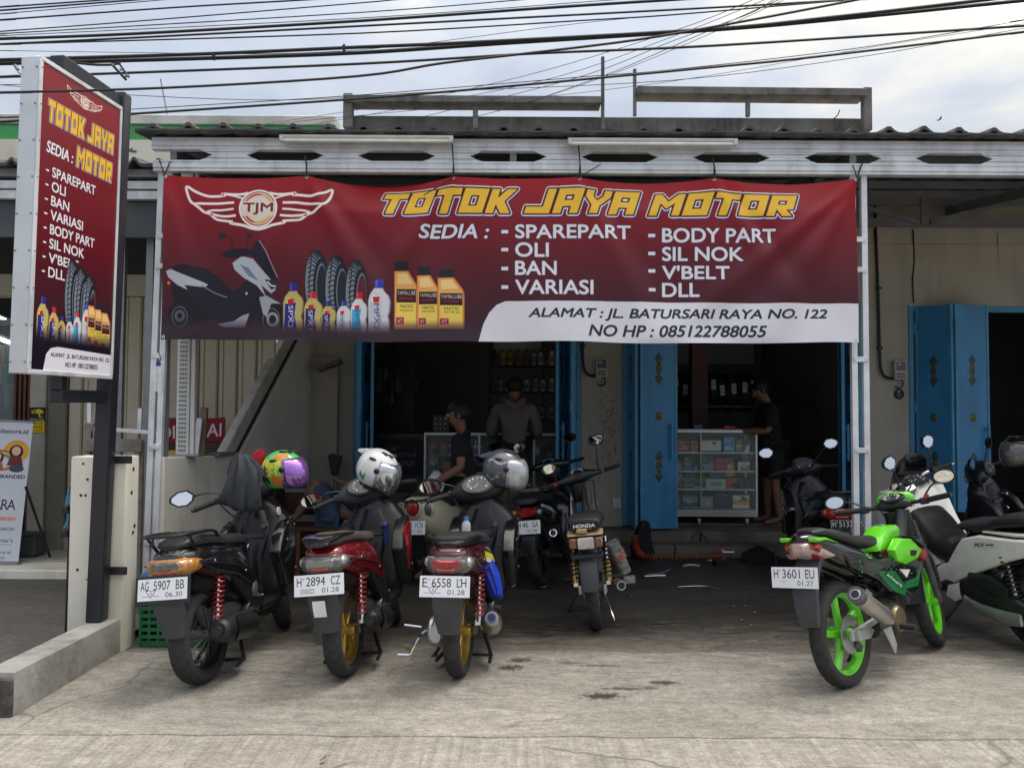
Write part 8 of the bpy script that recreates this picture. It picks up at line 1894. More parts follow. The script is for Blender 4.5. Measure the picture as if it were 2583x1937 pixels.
 m = MB(); ribbon(m, path, hw, .014, .03); m.build('mudflap', flap, root, smooth=50)
 if plate_args: plate(root, plate_c, plate_args.pop('tilt', 14), **plate_args)
 # steering head
 q = W - 1.24
 kk_ = .55 if sporty else 1
 m = MB(X); m.yloft([(y * kk_, x + q, z, rx * (.9 if sporty else 1), rz, 2.6) for y, x, z, rx, rz in ((-.20, 1.0, 1.0, .016, .016), (-.16, 1.005, 1.002, .032, .026), (-.10, 1.02, 1.006, .058, .042), (0, 1.035, 1.01, .075, .055), (.10, 1.02, 1.006, .058, .042), (.16, 1.005, 1.002, .032, .026), (.20, 1.0, 1.0, .016, .016))], 18); hc = m.build('handlebar_cover', headm, root, smooth=60)
 dial(root, X, (.995 + q, 0, 1.05), .075, .042, 34)
 m = MB(X); m.zloft([(.80, 1.06 + q, .05, .07), (.88, 1.04 + q, .06, .085), (.96, 1.03 + q, .06, .08)], 14); m.build('steering_neck', M_satin, root)
 m = MB(X); m.sphere((1.105 + q, 0, 1.0), .06, 14, 10, (.5, 1.2, .8)); m.build('headlamp', M_lclr, root)
 if sporty: m = MB(X); m.tube([(1.0 + q, -.22, 1.0), (1.03 + q, -.1, 1.0), (1.03 + q, .1, 1.0), (1.0 + q, .22, 1.0)], .013, 8); m.build('handlebar', M_black, root)
 bars(root, X, 1.0 + q, 1.0, .34, -.01, .06)
 for (s, dy, dz, st) in mirrors: mirror(root, X, (1.0 + q, s * .19, 1.02), (.98 + q, s * dy, dz), (.062, .042), st, (-1, 0, .1 if s > 0 and sporty else -.2))
 kick_and_stand(root, .50)

# ---- white and black moped behind (H 4146 GA)
s5 = place('parked_moped', 1368, 1478, 14, 6, 'black and white moped with red tail lamp and a cardboard sheet on its seat')
underbone(s5, style='six', mirrors=((-1, .26, 1.24, 'round'), (1, .26, 1.24, 'round')), plate_args=dict(line1='H 4146 GA', line2='10.26', tilt=14, roll=0), plate_c=(-.37, .02, .565), twin=False, spring=M_black, steer=12, headm=M_gloss)
m = MB(); m.xloft([(-.375, .685, .05, .035), (-.33, .685, .085, .045), (-.26, .68, .10, .035)], 14); tl = m.build('tail_lamp', M_lred, s5)
for s in (-1, 1): m = MB(); m.sphere((-.30, s * .105, .68), .035, 12, 8, (1.3, .7, .8)); m.build('turn_signal', M_lclr if s < 0 else M_lamb, tl)
m = MB(); m.zloft([(.34, .80, .05, .15, 3), (.50, .84, .07, .185, 3), (.66, .90, .08, .18, 3), (.80, .97, .07, .12, 3), (.88, 1.0, .05, .07, 3)], 18); m.build('leg_shield', M_gloss, s5)
for s in (-1, 1): m = MB(); m.prism([(.74, .40), (.90, .42), (.98, .60), (.94, .76), (.82, .66), (.74, .52)], s * .172, s * .192, 'y'); m.build('white_side_cover', M_whitep, s5, bevel=0.012, seg=2)
m = MB(); m.prism([(-.2, .735), (.14, .67), (.30, .60), (.12, .64), (-.2, .71)], -.104, -.122, 'y'); m.build('white_stripe', M_whitep, s5)
muffler(s5, (-.06, -.16, .46), (.36, -.145, .30), .044, .050, M_mufb, M_chrome, None, .036)
cb = MB(); cb.add([(-.10, .12, 0.0), (-.10, -.13, 0.0), (.12, -.14, .012), (.12, .13, .01), (.30, -.15, -.03), (.30, .12, -.025)], [(0, 1, 2, 3), (3, 2, 4, 5)]); cs_ = cb.build('cardboard_sheet', mat('brown_cardboard', (0.26, 0.17, 0.09), 0.8), thick=0.004); cs_.matrix_world = Matrix.Translation(s5.location) @ s5.rotation_euler.to_matrix().to_4x4() @ Matrix.Translation((.08, 0, .838)); tag(cs_, 'brown cardboard sheet lying on the seat of the black and white moped', 'cardboard')

# ---- small black bike without plate in the middle (HONDA on the seat)
s6 = place('parked_motorcycle', 1506, 1585, 7, 6, 'small black motorcycle with gold rear shocks and no number plate standing in the middle', 'motorcycle')
underbone(s6, style='wire', rimm=M_steel, mirrors=((-1, .23, 1.26, 'box'), (1, .23, 1.14, 'round')), spring=M_black, plate_args=None, steer=22, swing=M_alus, headm=M_satin, flap=M_greyp)
m = MB(); m.box((-.385, 0, .665), (.06, .11, .075)); tl = m.build('tail_lamp', mat('bleached_lens', (0.42, 0.40, 0.38), 0.25, var=0.2, scale=30), s6, bevel=0.012, seg=2)
for s in (-1, 1): m = MB(); m.prism([(-.40, .63), (-.40, .70), (-.35, .705), (-.30, .68), (-.34, .635)], s * .057, s * .112, 'y'); m.build('turn_signal', mat('brown_lens', (0.16, 0.055, 0.03), 0.2, coat=0.6), tl, bevel=0.01)
m = MB(); m.prism([(-.40, .715), (-.36, .735), (-.26, .74), (-.24, .71)], -.12, .12, 'y'); m.box((-.37, .02, .745), (.06, .07, .03)); m.build('lamp_bracket', mat('tan_tape', (0.32, 0.22, 0.11), 0.7), s6, bevel=0.006)
m = MB(); m.box((-.352, 0, .575), (.03, .22, .035)); m.build('plate_mount', M_black, s6, bevel=0.006)
for s in (-1, 1):
 m = MB(); m.tube([(-.02, s * .116, .33), (.025, s * .118, .46)], .027, 12); m.build('shock_sleeve', mat('gold_anodised', (0.50, 0.33, 0.10), 0.3, 0.8), s6)
m = MB(); m.zloft([(.34, .80, .04, .09, 3), (.50, .83, .05, .085, 3), (.66, .90, .05, .07, 3), (.84, .99, .045, .06, 3), (.96, 1.03, .04, .06, 3)], 16); m.build('leg_shield', M_satin, s6)
cv = Canvas(256, 64, (16, 16, 18)); cv.text('HONDA', 30, 12, 226, 42, (196, 200, 204), bold=0.05); cv.text('GENUINE', 60, 48, 196, 58, (110, 114, 118), bold=0.02)
print_quad('seat_lettering', [(-.383, .095, .748), (-.383, -.095, .748), (-.374, -.095, .800), (-.374, .095, .800)], print_mat('seat_print', cv.image('seat_print')), s6)
m = MB(); m.xloft([(-.374, .772, .095, .030, 5), (-.34, .775, .11, .036, 4)], 14); m.build('seat_tail', M_seat, s6)
muffler(s6, (-.05, -.20, .30), (.20, -.17, .27), .036, .036, M_mufs, M_mufs, None, .034, M_mufs)
m = MB(); m.tube([(-.15, -.17, .62), (-.10, -.24, .40)], [.05, .042], 12); m.box((-.085, -.262, .345), (.03, .08, .05)); wr = m.build('wrapped_reservoir', mat('worn_foil_wrap', (0.20, 0.21, 0.22), 0.35, 0.6, var=0.6, scale=30), s6)
m = MB(); m.tube([(-.13, -.19, .56), (-.118, -.21, .50)], .052, 12); m.build('red_wrap', mat('red_wrap', (0.22, 0.07, 0.06), 0.5), wr)
m = MB(); m.tube(smooth_path([(.10, -.06, .30), (.02, -.10, .15), (-.05, -.13, .06)], 4), .008, 6); m.build('brake_rod', M_chrome, s6)
for s in (-1, 1): m = MB(steer_frame(1.24, .275, 26, 22)); m.box((.985, s * .215, 1.002), (.03, .025, .03)); m.build('red_switch', mat('red_button', (0.4, 0.03, 0.02), 0.4), s6, bevel=0.005)

# ---- lime green underbone at the right
s8 = place('parked_motorcycle', 2140, 1732, 49, 8, 'lime green and black motorcycle with green wheels and steel silencer, nearest at the right', 'motorcycle')
G8 = 14
underbone(s8, W=1.24, Rr=0.292, Rf=0.285, tw=0.092, style='five', rimm=M_green, sporty=True, tail=M_gloss, disc=-.055, plate_args=dict(line1='H 3601 EU', line2='01.27', tilt=10, yaw=0), plate_c=(-.50, .03, .625), steer=G8, swing=M_alus, twin=False, flap=M_greyp, fend=M_greyp, mirrors=((1, .36, 1.08, 'round'), (-1, .34, 1.13, 'round')), headm=M_satin)
m = MB(); m.xloft([(-.475, .80, .03, .022), (-.44, .79, .066, .042), (-.37, .775, .092, .048), (-.28, .755, .105, .036), (-.2, .74, .108, .015)], 18); tl = m.build('tail_lamp', mat('pink_clear_lens', (0.42, 0.30, 0.29), 0.12, var=0.3, scale=50, coat=0.8), s8)
for s in (-1, 1):
 m = MB(); m.prism([(-.455, .80), (-.40, .83), (-.32, .80), (-.38, .765)], s * .03, s * .098, 'y'); m.build('red_lens', M_lred, tl, bevel=0.012)
 m = MB(); m.prism([(-.44, .765), (-.36, .75), (-.30, .745), (-.38, .73)], s * .03, s * .10, 'y'); m.build('lower_lens', M_lred, tl, bevel=0.008)
 m = MB(); m.prism([(-.46, .855), (-.30, .845), (-.10, .80), (-.30, .83), (-.45, .83)], s * .06, s * .112, 'y'); m.build('green_tail_flash', M_green, s8, bevel=0.01)
 # side fairing: black with a dark green dotted graphic, green flash
 m = MB(); m.prism([(-.10, .74), (.30, .66), (.55, .66), (.78, .70), (.90, .60), (.84, .44), (.70, .40), (.58, .47), (.44, .46), (.30, .55), (.0, .66)], s * .09, s * .128, 'y'); fr_ = m.build('side_fairing', M_gloss, s8, bevel=0.016, seg=3)
 m = MB(); m.prism([(.28, .60), (.50, .575), (.62, .46), (.58, .42), (.46, .46), (.34, .54)], s * .127, s * .1325, 'y'); m.build('green_graphic', M_dgreen, fr_, bevel=0.002)
 m = MB(); m.prism([(.56, .58), (.70, .56), (.64, .52)], s * .127, s * .133, 'y'); m.build('white_flash', M_decal_w, fr_)
 m = MB(); m.prism([(.60, .46), (.78, .45), (.86, .56), (.80, .50), (.62, .495)], s * .127, s * .1335, 'y'); m.build('green_edge', M_dgreen, fr_)
 m = MB(); rg = random.Random(4)
 for k in range(60):
  x, z = rg.uniform(.05, .80), 0; z = .68 - .12 * x + rg.uniform(-.07, .05); m.box((x, s * .129, z), (.008, .004, .008), Matrix.Rotation(.8, 3, 'Y'))
 o = m.build('dotted_graphic', M_dgreen, fr_); o['kind'] = 'stuff'
 # green shroud with dark vent and red corner
 m = MB(); m.prism([(.50, .70), (.60, .76), (.74, .745), (.88, .66), (.80, .615), (.62, .60), (.52, .63)], s * .095, s * .150, 'y'); sh = m.build('green_shroud', M_green, s8, bevel=0.012, seg=2)
 m = MB(); m.prism([(.70, .68), (.80, .665), (.76, .635), (.69, .645)], s * .146, s * .153, 'y'); m.build('shroud_vent', M_black, sh, bevel=0.003)
 m = MB(); m.prism([(.86, .675), (.94, .66), (.92, .58), (.86, .62)], s * .10, s * .150, 'y'); m.build('red_corner', M_redb, s8, bevel=0.008)
 m = MB(); m.prism([(.62, .77), (.80, .765), (.98, .68), (.90, .665), (.74, .745)], s * .09, s * .155, 'y'); m.build('black_upper_trim', M_gloss, s8, bevel=0.01)
m = MB(); m.prism([(.47, .69), (.54, .775), (.63, .825), (.75, .835), (.82, .79), (.74, .73), (.60, .69)], -.072, .072, 'y'); m.build('green_centre_cover', M_green, s8, bevel=0.026, seg=2); m = MB(); m.box((.70, 0, .834), (.05, .03, .008)); m.build('cover_badge', M_alus, s8, bevel=0.003)
X8 = steer_frame(1.24, .285, 26, G8)
m = MB(X8); m.yloft([(y, 1.08, .97, rx, rz, 2.4) for y, rx, rz in ((-.12, .015, .02), (-.09, .035, .045), (0, .045, .06), (.09, .035, .045), (.12, .015, .02))], 16); m.build('green_nose', M_green, s8, smooth=60)
muffler(s8, (-.16, -.205, .53), (.26, -.175, .325), .045, .047, M_mufs, M_steel, None, .030, M_mufb)
m = MB(); m.tube([(-.172, -.206, .536), (-.135, -.203, .518)], .048, 20); m.build('end_cap', M_engine, s8); m = MB(); m.prism([(.13, .30), (.22, .31), (.26, .20), (.23, .15)], -.19, -.18, 'y'); m.build('heel_guard', M_alus, s8, bevel=0.003)
m = MB(); m.prism([(-.045, .262), (.10, .255), (.16, .29), (.10, .32), (-.045, .325)], -.125, -.095, 'y'); m.build('axle_block', M_alus, s8, bevel=0.006)
cv = Canvas(200, 60, (10, 60, 30)); cv.a[:] = (12, 70, 36); cv.text('ATHLETE', 10, 14, 190, 46, (196, 214, 200), bold=0.03, shear=0.25)
for s in (-1,): print_quad('side_lettering', [Vector(p) for p in ((.36, s * .1335, .565), (.56, s * .1335, .455), (.575, s * .1335, .485), (.375, s * .1335, .595))][::1], print_mat('athlete_print', cv.image('athlete_print')), s8)
m = MB(X8)
for k in range(3): m.tube(smooth_path([(1.0, .06 - .06 * k, 0.95), (1.06, .10 - .06 * k, .92), (1.05, .06 - .05 * k, .82), (.98, .03, .74)], 4), .005, 5)
m.build('control_cable', M_black, s8); m = MB(X8); m.box((.985, -.21, .965), (.03, .025, .025)); m.build('red_switch', mat('red_button', (0.4, 0.03, 0.02), 0.4), s8)

shorten_tail(s8, .72, .02)
# ---- white maxi scooter at the right
s9 = place('parked_maxi_scooter', 2632, 1640, -8, 8, 'white maxi scooter with dark seat and silver handlebar behind the green motorcycle')
def maxi(root):
 W = 1.31; Rr, Rf = .28, .275; X = steer_frame(W, Rf, 27, 24)
 wheel(root, 0, Rr, .125, 'five', M_black, None, None); front_end(root, X, W, Rf, .10, 'five', M_black, M_whitep, .7)
 m = MB(); m.xloft([(-.46, .80, .05, .03), (-.38, .785, .11, .05), (-.2, .755, .14, .075), (.0, .715, .155, .09), (.2, .66, .165, .11), (.38, .58, .165, .14), (.52, .48, .15, .15), (.60, .40, .13, .10)], 22); m.build('rear_body', M_satin, root, smooth=60)
 for s in (-1, 1):
  m = MB(); m.prism([(-.42, .815), (-.10, .765), (.22, .745), (.38, .70), (.46, .62), (.56, .50), (.70, .44), (.66, .36), (.52, .36), (.40, .42), (.20, .51), (-.05, .62), (-.30, .71)], s * .135, s * .192, 'y'); m.build('white_side_panel', M_whitep, root, bevel=0.022, seg=3)
  m = MB(); m.prism([(-.44, .845), (-.10, .80), (.20, .775), (.20, .762), (-.10, .778), (-.42, .822)], s * .13, s * .165, 'y'); m.build('white_seat_trim', M_whitep, root, bevel=0.008)
  m = MB(); m.prism([(.50, .42), (.74, .30), (.98, .32), (1.02, .44), (.90, .40), (.74, .40), (.64, .47), (.55, .50)], s * .15, s * .19, 'y'); m.build('white_floor_side', M_whitep, root, bevel=0.016, seg=2)
  m = MB(); m.prism([(.46, .38), (.60, .33), (.64, .24), (.54, .22), (.48, .26)], s * .14, s * .185, 'y'); m.build('white_lower_cover', M_whitep, root, bevel=0.014, seg=2)
  m = MB(); m.prism([(.88, .58), (.98, .74), (1.08, .96), (1.20, .96), (1.28, .80), (1.24, .62), (1.10, .50), (.98, .52)], s * .15, s * .245, 'y'); m.build('white_front_cowl', M_whitep, root, bevel=0.02, seg=3)
 m = MB(); m.xloft([(-.36, .86, .06, .015, 3), (-.28, .872, .105, .034, 3), (-.08, .865, .13, .045, 3), (.10, .835, .14, .05, 3), (.17, .80, .145, .055, 3), (.30, .775, .14, .05, 3), (.44, .765, .12, .045, 3), (.54, .745, .08, .03, 3)], 20); m.build('seat', M_seat, root, smooth=60)
 m = MB(); m.xloft([(.46, .60, .10, .12, 3), (.60, .54, .135, .09, 3), (.76, .56, .15, .10, 3), (.90, .66, .16, .12, 3), (1.0, .74, .16, .10, 3)], 18); m.build('centre_tunnel', M_satin, root, smooth=60)
 m = MB(); m.zloft([(.70, 1.02, .06, .19, 3), (.84, 1.04, .06, .20, 3), (.94, 1.10, .06, .19, 3), (1.0, 1.13, .05, .16, 3)], 18); m.build('white_inner_cowl', M_whitep, root, smooth=60)
 m = MB(); m.zloft([(.40, 1.10, .08, .12, 3), (.60, 1.16, .10, .19, 3), (.80, 1.20, .09, .19, 3), (.96, 1.20, .07, .15, 3)], 18); m.build('front_body', M_whitep, root, smooth=60)
 m = MB(); rs = []
 for z, x, h in ((.95, 1.24, .16), (1.08, 1.18, .15), (1.18, 1.13, .12), (1.22, 1.115, .08)): rs.append([(x - .05 * abs(math.cos(R(a))) ** 2 * 1.2, h * math.cos(R(a)), z) for a in range(0, 181, 20)])
 m.strip(rs); m.build('windscreen', mat('smoke_screen', (0.01, 0.01, 0.012), 0.08, coat=0.5), root, thick=0.006)
 m = MB(X); m.tube(smooth_path([(.92, .37, 1.04), (.965, .24, 1.05), (1.03, .15, 1.03), (1.06, .08, .97), (1.06, 0, .96), (1.06, -.08, .97), (1.03, -.15, 1.03), (.965, -.24, 1.05), (.92, -.37, 1.04)], 5), .0125, 10); m.build('handlebar', M_chrome, root)
 bars(root, X, .965, 1.05, .37, .01, .045, gm=M_chrome)
 m = MB(X); m.zloft([(.93, 1.07, .05, .08), (.98, 1.06, .055, .09), (1.01, 1.06, .04, .06)], 14); m.build('handlebar_clamp', M_chrome, root)
 dial(root, None, (1.06, 0, 1.03), .11, .05, 38)
 for s in (1, -1): mirror(root, X, (.98, s * .22, 1.07), (.97, s * .25, 1.27), (.07, .048), 'leaf')
 m = MB(); m.xloft([(-.14, .28, .03, .05), (-.04, .29, .055, .09), (.14, .32, .06, .115), (.34, .33, .065, .12), (.46, .33, .045, .08)], 18, yoff=.15); tc_ = m.build('transmission_case', M_satin, root)
 m = MB(); m.xloft([(-.10, .255, .012, .04), (.05, .235, .016, .05), (.25, .245, .016, .035), (.40, .285, .012, .02)], 12, yoff=.207); m.build('silver_case_cover', M_alus, tc_)
 m = MB(); m.xloft([(.0, .37, .03, .06), (.15, .41, .045, .08), (.34, .42, .045, .06)], 14, yoff=.17); m.build('air_box', M_satin, root)
 m = MB(); m.xloft([(.3, .30, .1, .1), (.5, .28, .12, .09), (.62, .27, .08, .06)], 12); m.build('engine_block', M_engine, root)
 for s in (1, -1): shock(root, (-.03, s * .15, .32), (.03, s * .155, .66), M_black, 10, .034)
 m = MB(); m.xloft([(-.52, .73, .05, .03), (-.46, .735, .11, .045), (-.34, .75, .14, .04), (-.22, .755, .15, .015)], 16); m.build('tail_lamp', M_lred, root)
 m = MB(); ribbon(m, [(-.36, .68), (-.46, .62), (-.52, .54), (-.53, .44), (-.50, .36)], [.09, .095, .09, .085, .07], .014, .035); m.build('mudflap', M_satin, root)
 plate(root, (-.555, 0, .58), 14, 'H 4105 QA', '03.28')
 m = MB(); R2 = Rr + .02; ribbon(m, [(R2 * math.cos(R(a)), Rr + R2 * math.sin(R(a))) for a in range(180, 30, -15)], .075, .01, .03); m.build('hugger', M_satin, root)
 muffler(root, (-.18, -.19, .36), (.30, -.175, .27), .062, .07, M_mufb, M_steel, M_alus, .03)
 m = MB(); m.xloft([(.60, .285, .155, .03, 4), (.80, .27, .165, .028, 4), (.98, .33, .16, .04, 4)], 16); m.build('footboard', M_satin, root)
 cv = Canvas(200, 50, (214, 212, 204)); cv.text('PCX', 10, 10, 110, 40, (40, 38, 40), bold=0.05, shear=0.3); cv.rect(116, 20, 190, 32, (70, 66, 66))
 print_quad('side_badge', [(.26, .1935, .655), (.06, .1935, .69), (.06, .1935, .73), (.26, .1935, .695)], print_mat('badge_print', cv.image('badge_print'), 0.3), root)
 m = MB(); m.tube([(.56, .12, .22), (.62, .20, .10), (.66, .27, .008)], .013, 8); m.box((.67, .28, .01), (.07, .04, .012)); m.build('side_stand', M_black, root, bevel=0.003)
 m = MB(); m.tube(smooth_path([(.98, -.05, 1.0), (1.02, .02, 1.08), (1.06, .12, 1.0)], 4), .006, 5); m.tube(smooth_path([(.98, .1, 1.0), (1.0, .16, .92), (1.06, .12, .86)], 4), .006, 5); m.build('control_cable', M_black, root)
 cup = MB(X); cup.tube([(.955, .17, .97), (.955, .17, .90)], .02, 12); cup.build('key_fob', M_chrome, root)
maxi(s9)
# ---------------------------------------------------------------- helmets, draped things and people
def helmet(loc, yaw, tilt, shell, vis, label, roll=0, trim=M_black, decals=(), peak=False, name='motorcycle_helmet'):
 t = empty(name, loc, (R(roll), R(tilt), R(yaw)), label, 'helmet')
 def P(a, e, k=1.0):
  x, y, z = math.cos(e) * math.cos(a), math.cos(e) * math.sin(a), math.sin(e)
  return Vector((0.138 * x * k * (1.06 if x > 0 else 1), 0.118 * y * k, 0.132 * z * k + (0.012 * k if z > 0 else 0) - (0.01 * max(0, x) if z < 0 else 0)))
 def open_(a, e): return abs(a) < R(64) and R(-40) < e < R(24)
 m = MB(); na, ne = 40, 18; vs_ = []; fs = []
 for j in range(ne + 1):
  for i in range(na): vs_.append(P(-math.pi + 2 * math.pi * i / na, R(-52) + R(142) * j / ne))
 for j in range(ne):
  for i in range(na):
   a, e = -math.pi + 2 * math.pi * (i + .5) / na, R(-52) + R(142) * (j + .5) / ne
   if not open_(a, e): fs.append((j * na + i, j * na + (i + 1) % na, (j + 1) * na + (i + 1) % na, (j + 1) * na + i))
 m.add(vs_, fs); m.build('shell', shell, t, thick=0.012)
 m = MB(); rs = [[P(R(-70) + R(140) * i / 14, R(-40) + R(70) * j / 6, 1.08 + 0.26 * math.cos(R(-70) + R(140) * i / 14) ** 1.5 * (1.15 - .9 * j / 6)) for i in range(15)] for j in range(7)]; m.strip(rs); m.build('visor', vis, t, thick=0.003)
 for s in (-1, 1): m = MB(); p = P(R(s * 72), R(2), 1.10); m.sphere(p, .02, 10, 8, (1, .5, 1)); m.build('visor_pivot', trim, t)
 for a, e in ((-28, 58), (28, 58), (-95, 30), (-60, 62)): m = MB(); p = P(R(a), R(e), 1.05); m.sphere(p, .022, 10, 6, (1.3, .45, .5)); m.build('air_vent', trim, t)
 m = MB(); m.tube([P(2 * math.pi * i / 28, R(-52)) for i in range(28)], .009, 6, closed=True); m.build('base_trim', trim, t)
 m = MB(); m.sphere((-.005, 0, .0), .112, 16, 12, (1.1, .95, 1.05)); m.build('lining', mat('helmet_lining', (.012, .012, .014), .9), t)
 for k, (a, e, w, h, dm) in enumerate(decals):
  m = MB(); rs = [[P(R(a) + R(w) * (i / 6 - .5), R(e) + R(h) * (j / 4 - .5) + R(6) * math.sin(i * 1.3 + k), 1.058) for i in range(7)] for j in range(5)]; m.strip(rs); m.build('helmet_graphic', dm, t)
 if peak: m = MB(); m.prism([(-.10, .12), (-.155, .10), (-.17, .085), (-.13, .07), (-.02, .135)], -.05, .05, 'y'); m.build('rear_spoiler', shell, t, bevel=0.012, seg=2)
 return t
M_iri = mat('purple_mirror_visor', (0.42, 0.20, 0.62), 0.10, 0.75, var=0.35, scale=9)
M_lime = mat('lime_helmet', (0.10, 0.55, 0.12), 0.25, coat=.6); M_org = mat('orange_graphic', (0.62, 0.20, 0.03), 0.3)
helmet(at(712, 1190, 5.45), -8, -6, M_lime, M_iri, 'bright lime and yellow helmet with purple mirrored visor on the black scooter at left', decals=((-85, -22, 40, 30, M_org), (-100, 14, 80, 40, M_yel), (-70, 44, 50, 20, M_org), (-60, -36, 20, 20, M_lime), (-125, -5, 30, 40, M_gloss), (-52, 4, 16, 16, M_whitep)))
helmet(at(950, 1185, 5.5), -14, 20, mat('white_helmet_shell', (0.72, 0.72, 0.72), 0.22, coat=.6), mat('silver_visor', (0.55, 0.57, 0.6), 0.06, 0.85, var=.4, scale=10), 'white open face helmet with silver visor hanging on the dark red scooter', peak=True, decals=((-110, -22, 22, 16, mat('green_scribble', (.05, .3, .15), .4)), (-62, -40, 14, 8, M_gloss)))
helmet(at(1268, 1186, 5.55), -12, 4, mat('grey_helmet_shell', (0.085, 0.09, 0.115), 0.25, 0.2, coat=.6), mat('clear_visor', (0.46, 0.47, 0.50), 0.08, 0.5, var=.2), 'grey full face helmet with clear visor resting on the maroon scooter', peak=True, decals=((-95, 22, 70, 6, M_lclr), (-110, -20, 40, 6, M_lclr)))
helmet(at(2568, 1140, 7.0), -150, 0, M_gloss, M_smoke, 'glossy black helmet on the black scooter at the right edge')
def drape(name, loc, secs, amp, m_, label, cat, seed=1, n=44, rz=0, lobes=7):
 rg = random.Random(seed); ph = [rg.uniform(0, 6.28) for _ in range(4)]; rs = []
 for (z, x, y, hx, hy) in secs:
  ring = []
  for k in range(n):
   a = 2 * math.pi * k / n; f = 1 + amp * (math.sin(lobes * a + ph[0] + z * 5) + 0.6 * math.sin((lobes + 4) * a + ph[1] - z * 9) + 0.5 * math.sin(3 * a + ph[2] + z * 14))
   ring.append((x + hx * f * math.cos(a), y + hy * f * math.sin(a), z + 0.012 * math.sin(5 * a + ph[3])))
  rs.append(ring)
 m = MB(); m.rings(rs); o = m.build(name, m_, smooth=70); o.location = loc; o.rotation_euler = (0, 0, R(rz)); return tag(o, label, cat)
p = at(622, 1275, 5.15)
jk = drape('grey_jacket', p, [(-.03, .03, 0, .06, .05), (.01, .025, 0, .10, .08), (.10, .005, 0, .115, .09), (.20, -.005, 0, .115, .08), (.28, -.005, 0, .105, .065), (.325, -.03, 0, .075, .045), (.352, -.045, 0, .055, .025), (.362, -.045, 0, .03, .008)], .19, mat('grey_jersey', (0.045, 0.05, 0.062), 0.95, var=.2, bump=.25), 'dark grey jacket draped over the handlebar of the black scooter at left', 'jacket', 4)
jk.rotation_euler = (R(6), R(10), R(20)); jk.scale = (.88, .88, .90); jk.location.x -= .045
drape('red_glove', at(650, 1160, 5.5), [(-.05, .0, 0, .03, .03), (0, 0, 0, .045, .035), (.04, .01, 0, .04, .03), (.065, .03, 0, .015, .015)], .10, mat('red_cloth', (0.34, 0.012, 0.02), 0.9), 'red glove tucked between grey jacket and lime helmet', 'glove', 3, 24)
drape('blue_raincoat', at(1240, 1500, 4.78), [(.0, .03, 0, .03, .03), (.05, .02, 0, .04, .05), (.12, .0, 0, .045, .055), (.18, -.03, 0, .045, .05), (.225, -.06, 0, .03, .04), (.24, -.08, 0, .012, .02)], .14, mat('blue_plastic_sheet', (0.012, 0.05, 0.52), 0.35, var=.25), 'bright blue plastic raincoat hanging on the right side of the maroon scooter', 'raincoat', 9, 36)
drape('white_bag', at(1100, 1232, 7.0), [(-.02, 0, 0, .05, .05), (.04, 0, 0, .075, .06), (.10, 0, 0, .06, .05), (.15, 0, 0, .02, .02)], .08, mat('white_bag_film', (.5, .5, .5), .4), 'small white bag in the hand of the man in the black t-shirt', 'bag', 5, 24)
wb2 = empty('drink_bottle', at(1176, 1352, 5.3), label='small clear drink bottle with blue cap in the pocket of the maroon scooter', cat='bottle'); m = MB(); m.lathe([(.001, 0), (.03, .002), (.031, .06), (.028, .085), (.012, .105)], 14, (0, 0, 0), 'z'); m.build('bottle_body', M_pet, wb2); m = MB(); m.lathe([(.014, .10), (.014, .128)], 12, (0, 0, 0), 'z'); m.build('blue_cap', mat('light_blue_cap', (.05, .22, .6), .4), wb2)

M_skin = mat('brown_skin', (0.20, 0.095, 0.055), 0.55, var=.1); M_hair = mat('black_hair', (0.008, 0.007, 0.007), 0.6, var=.3, bump=.5, bscale=120)
def skin(name, pts, edges, m_, parent, sub=2):
 """one continuous skinned surface: pts = list of (position, radius)"""
 me = bpy.data.meshes.new(name); me.from_pydata([tuple(p) for p, r in pts], edges, [])
 o = bpy.data.objects.new(name, me); COL.objects.link(o)
 md = o.modifiers.new('skin', 'SKIN'); md.use_smooth_shade = True; md.branch_smoothing = .6
 for k, (p, r) in enumerate(pts):
  d = me.skin_vertices[0].data[k]; d.radius = (r, r) if not isinstance(r, tuple) else r; d.use_root = k == 0
 o.modifiers.new('sub', 'SUBSURF').levels = sub; o.modifiers['sub'].render_levels = sub
 dg = bpy.context.evaluated_depsgraph_get(); me2 = bpy.data.meshes.new_from_object(o.evaluated_get(dg)); me2.name = name; o.modifiers.clear(); o.data = me2; bpy.data.meshes.remove(me)
 me2.materials.clear(); me2.materials.append(m_)
 for q in me2.polygons: q.use_smooth = True
 o.parent = parent; return o
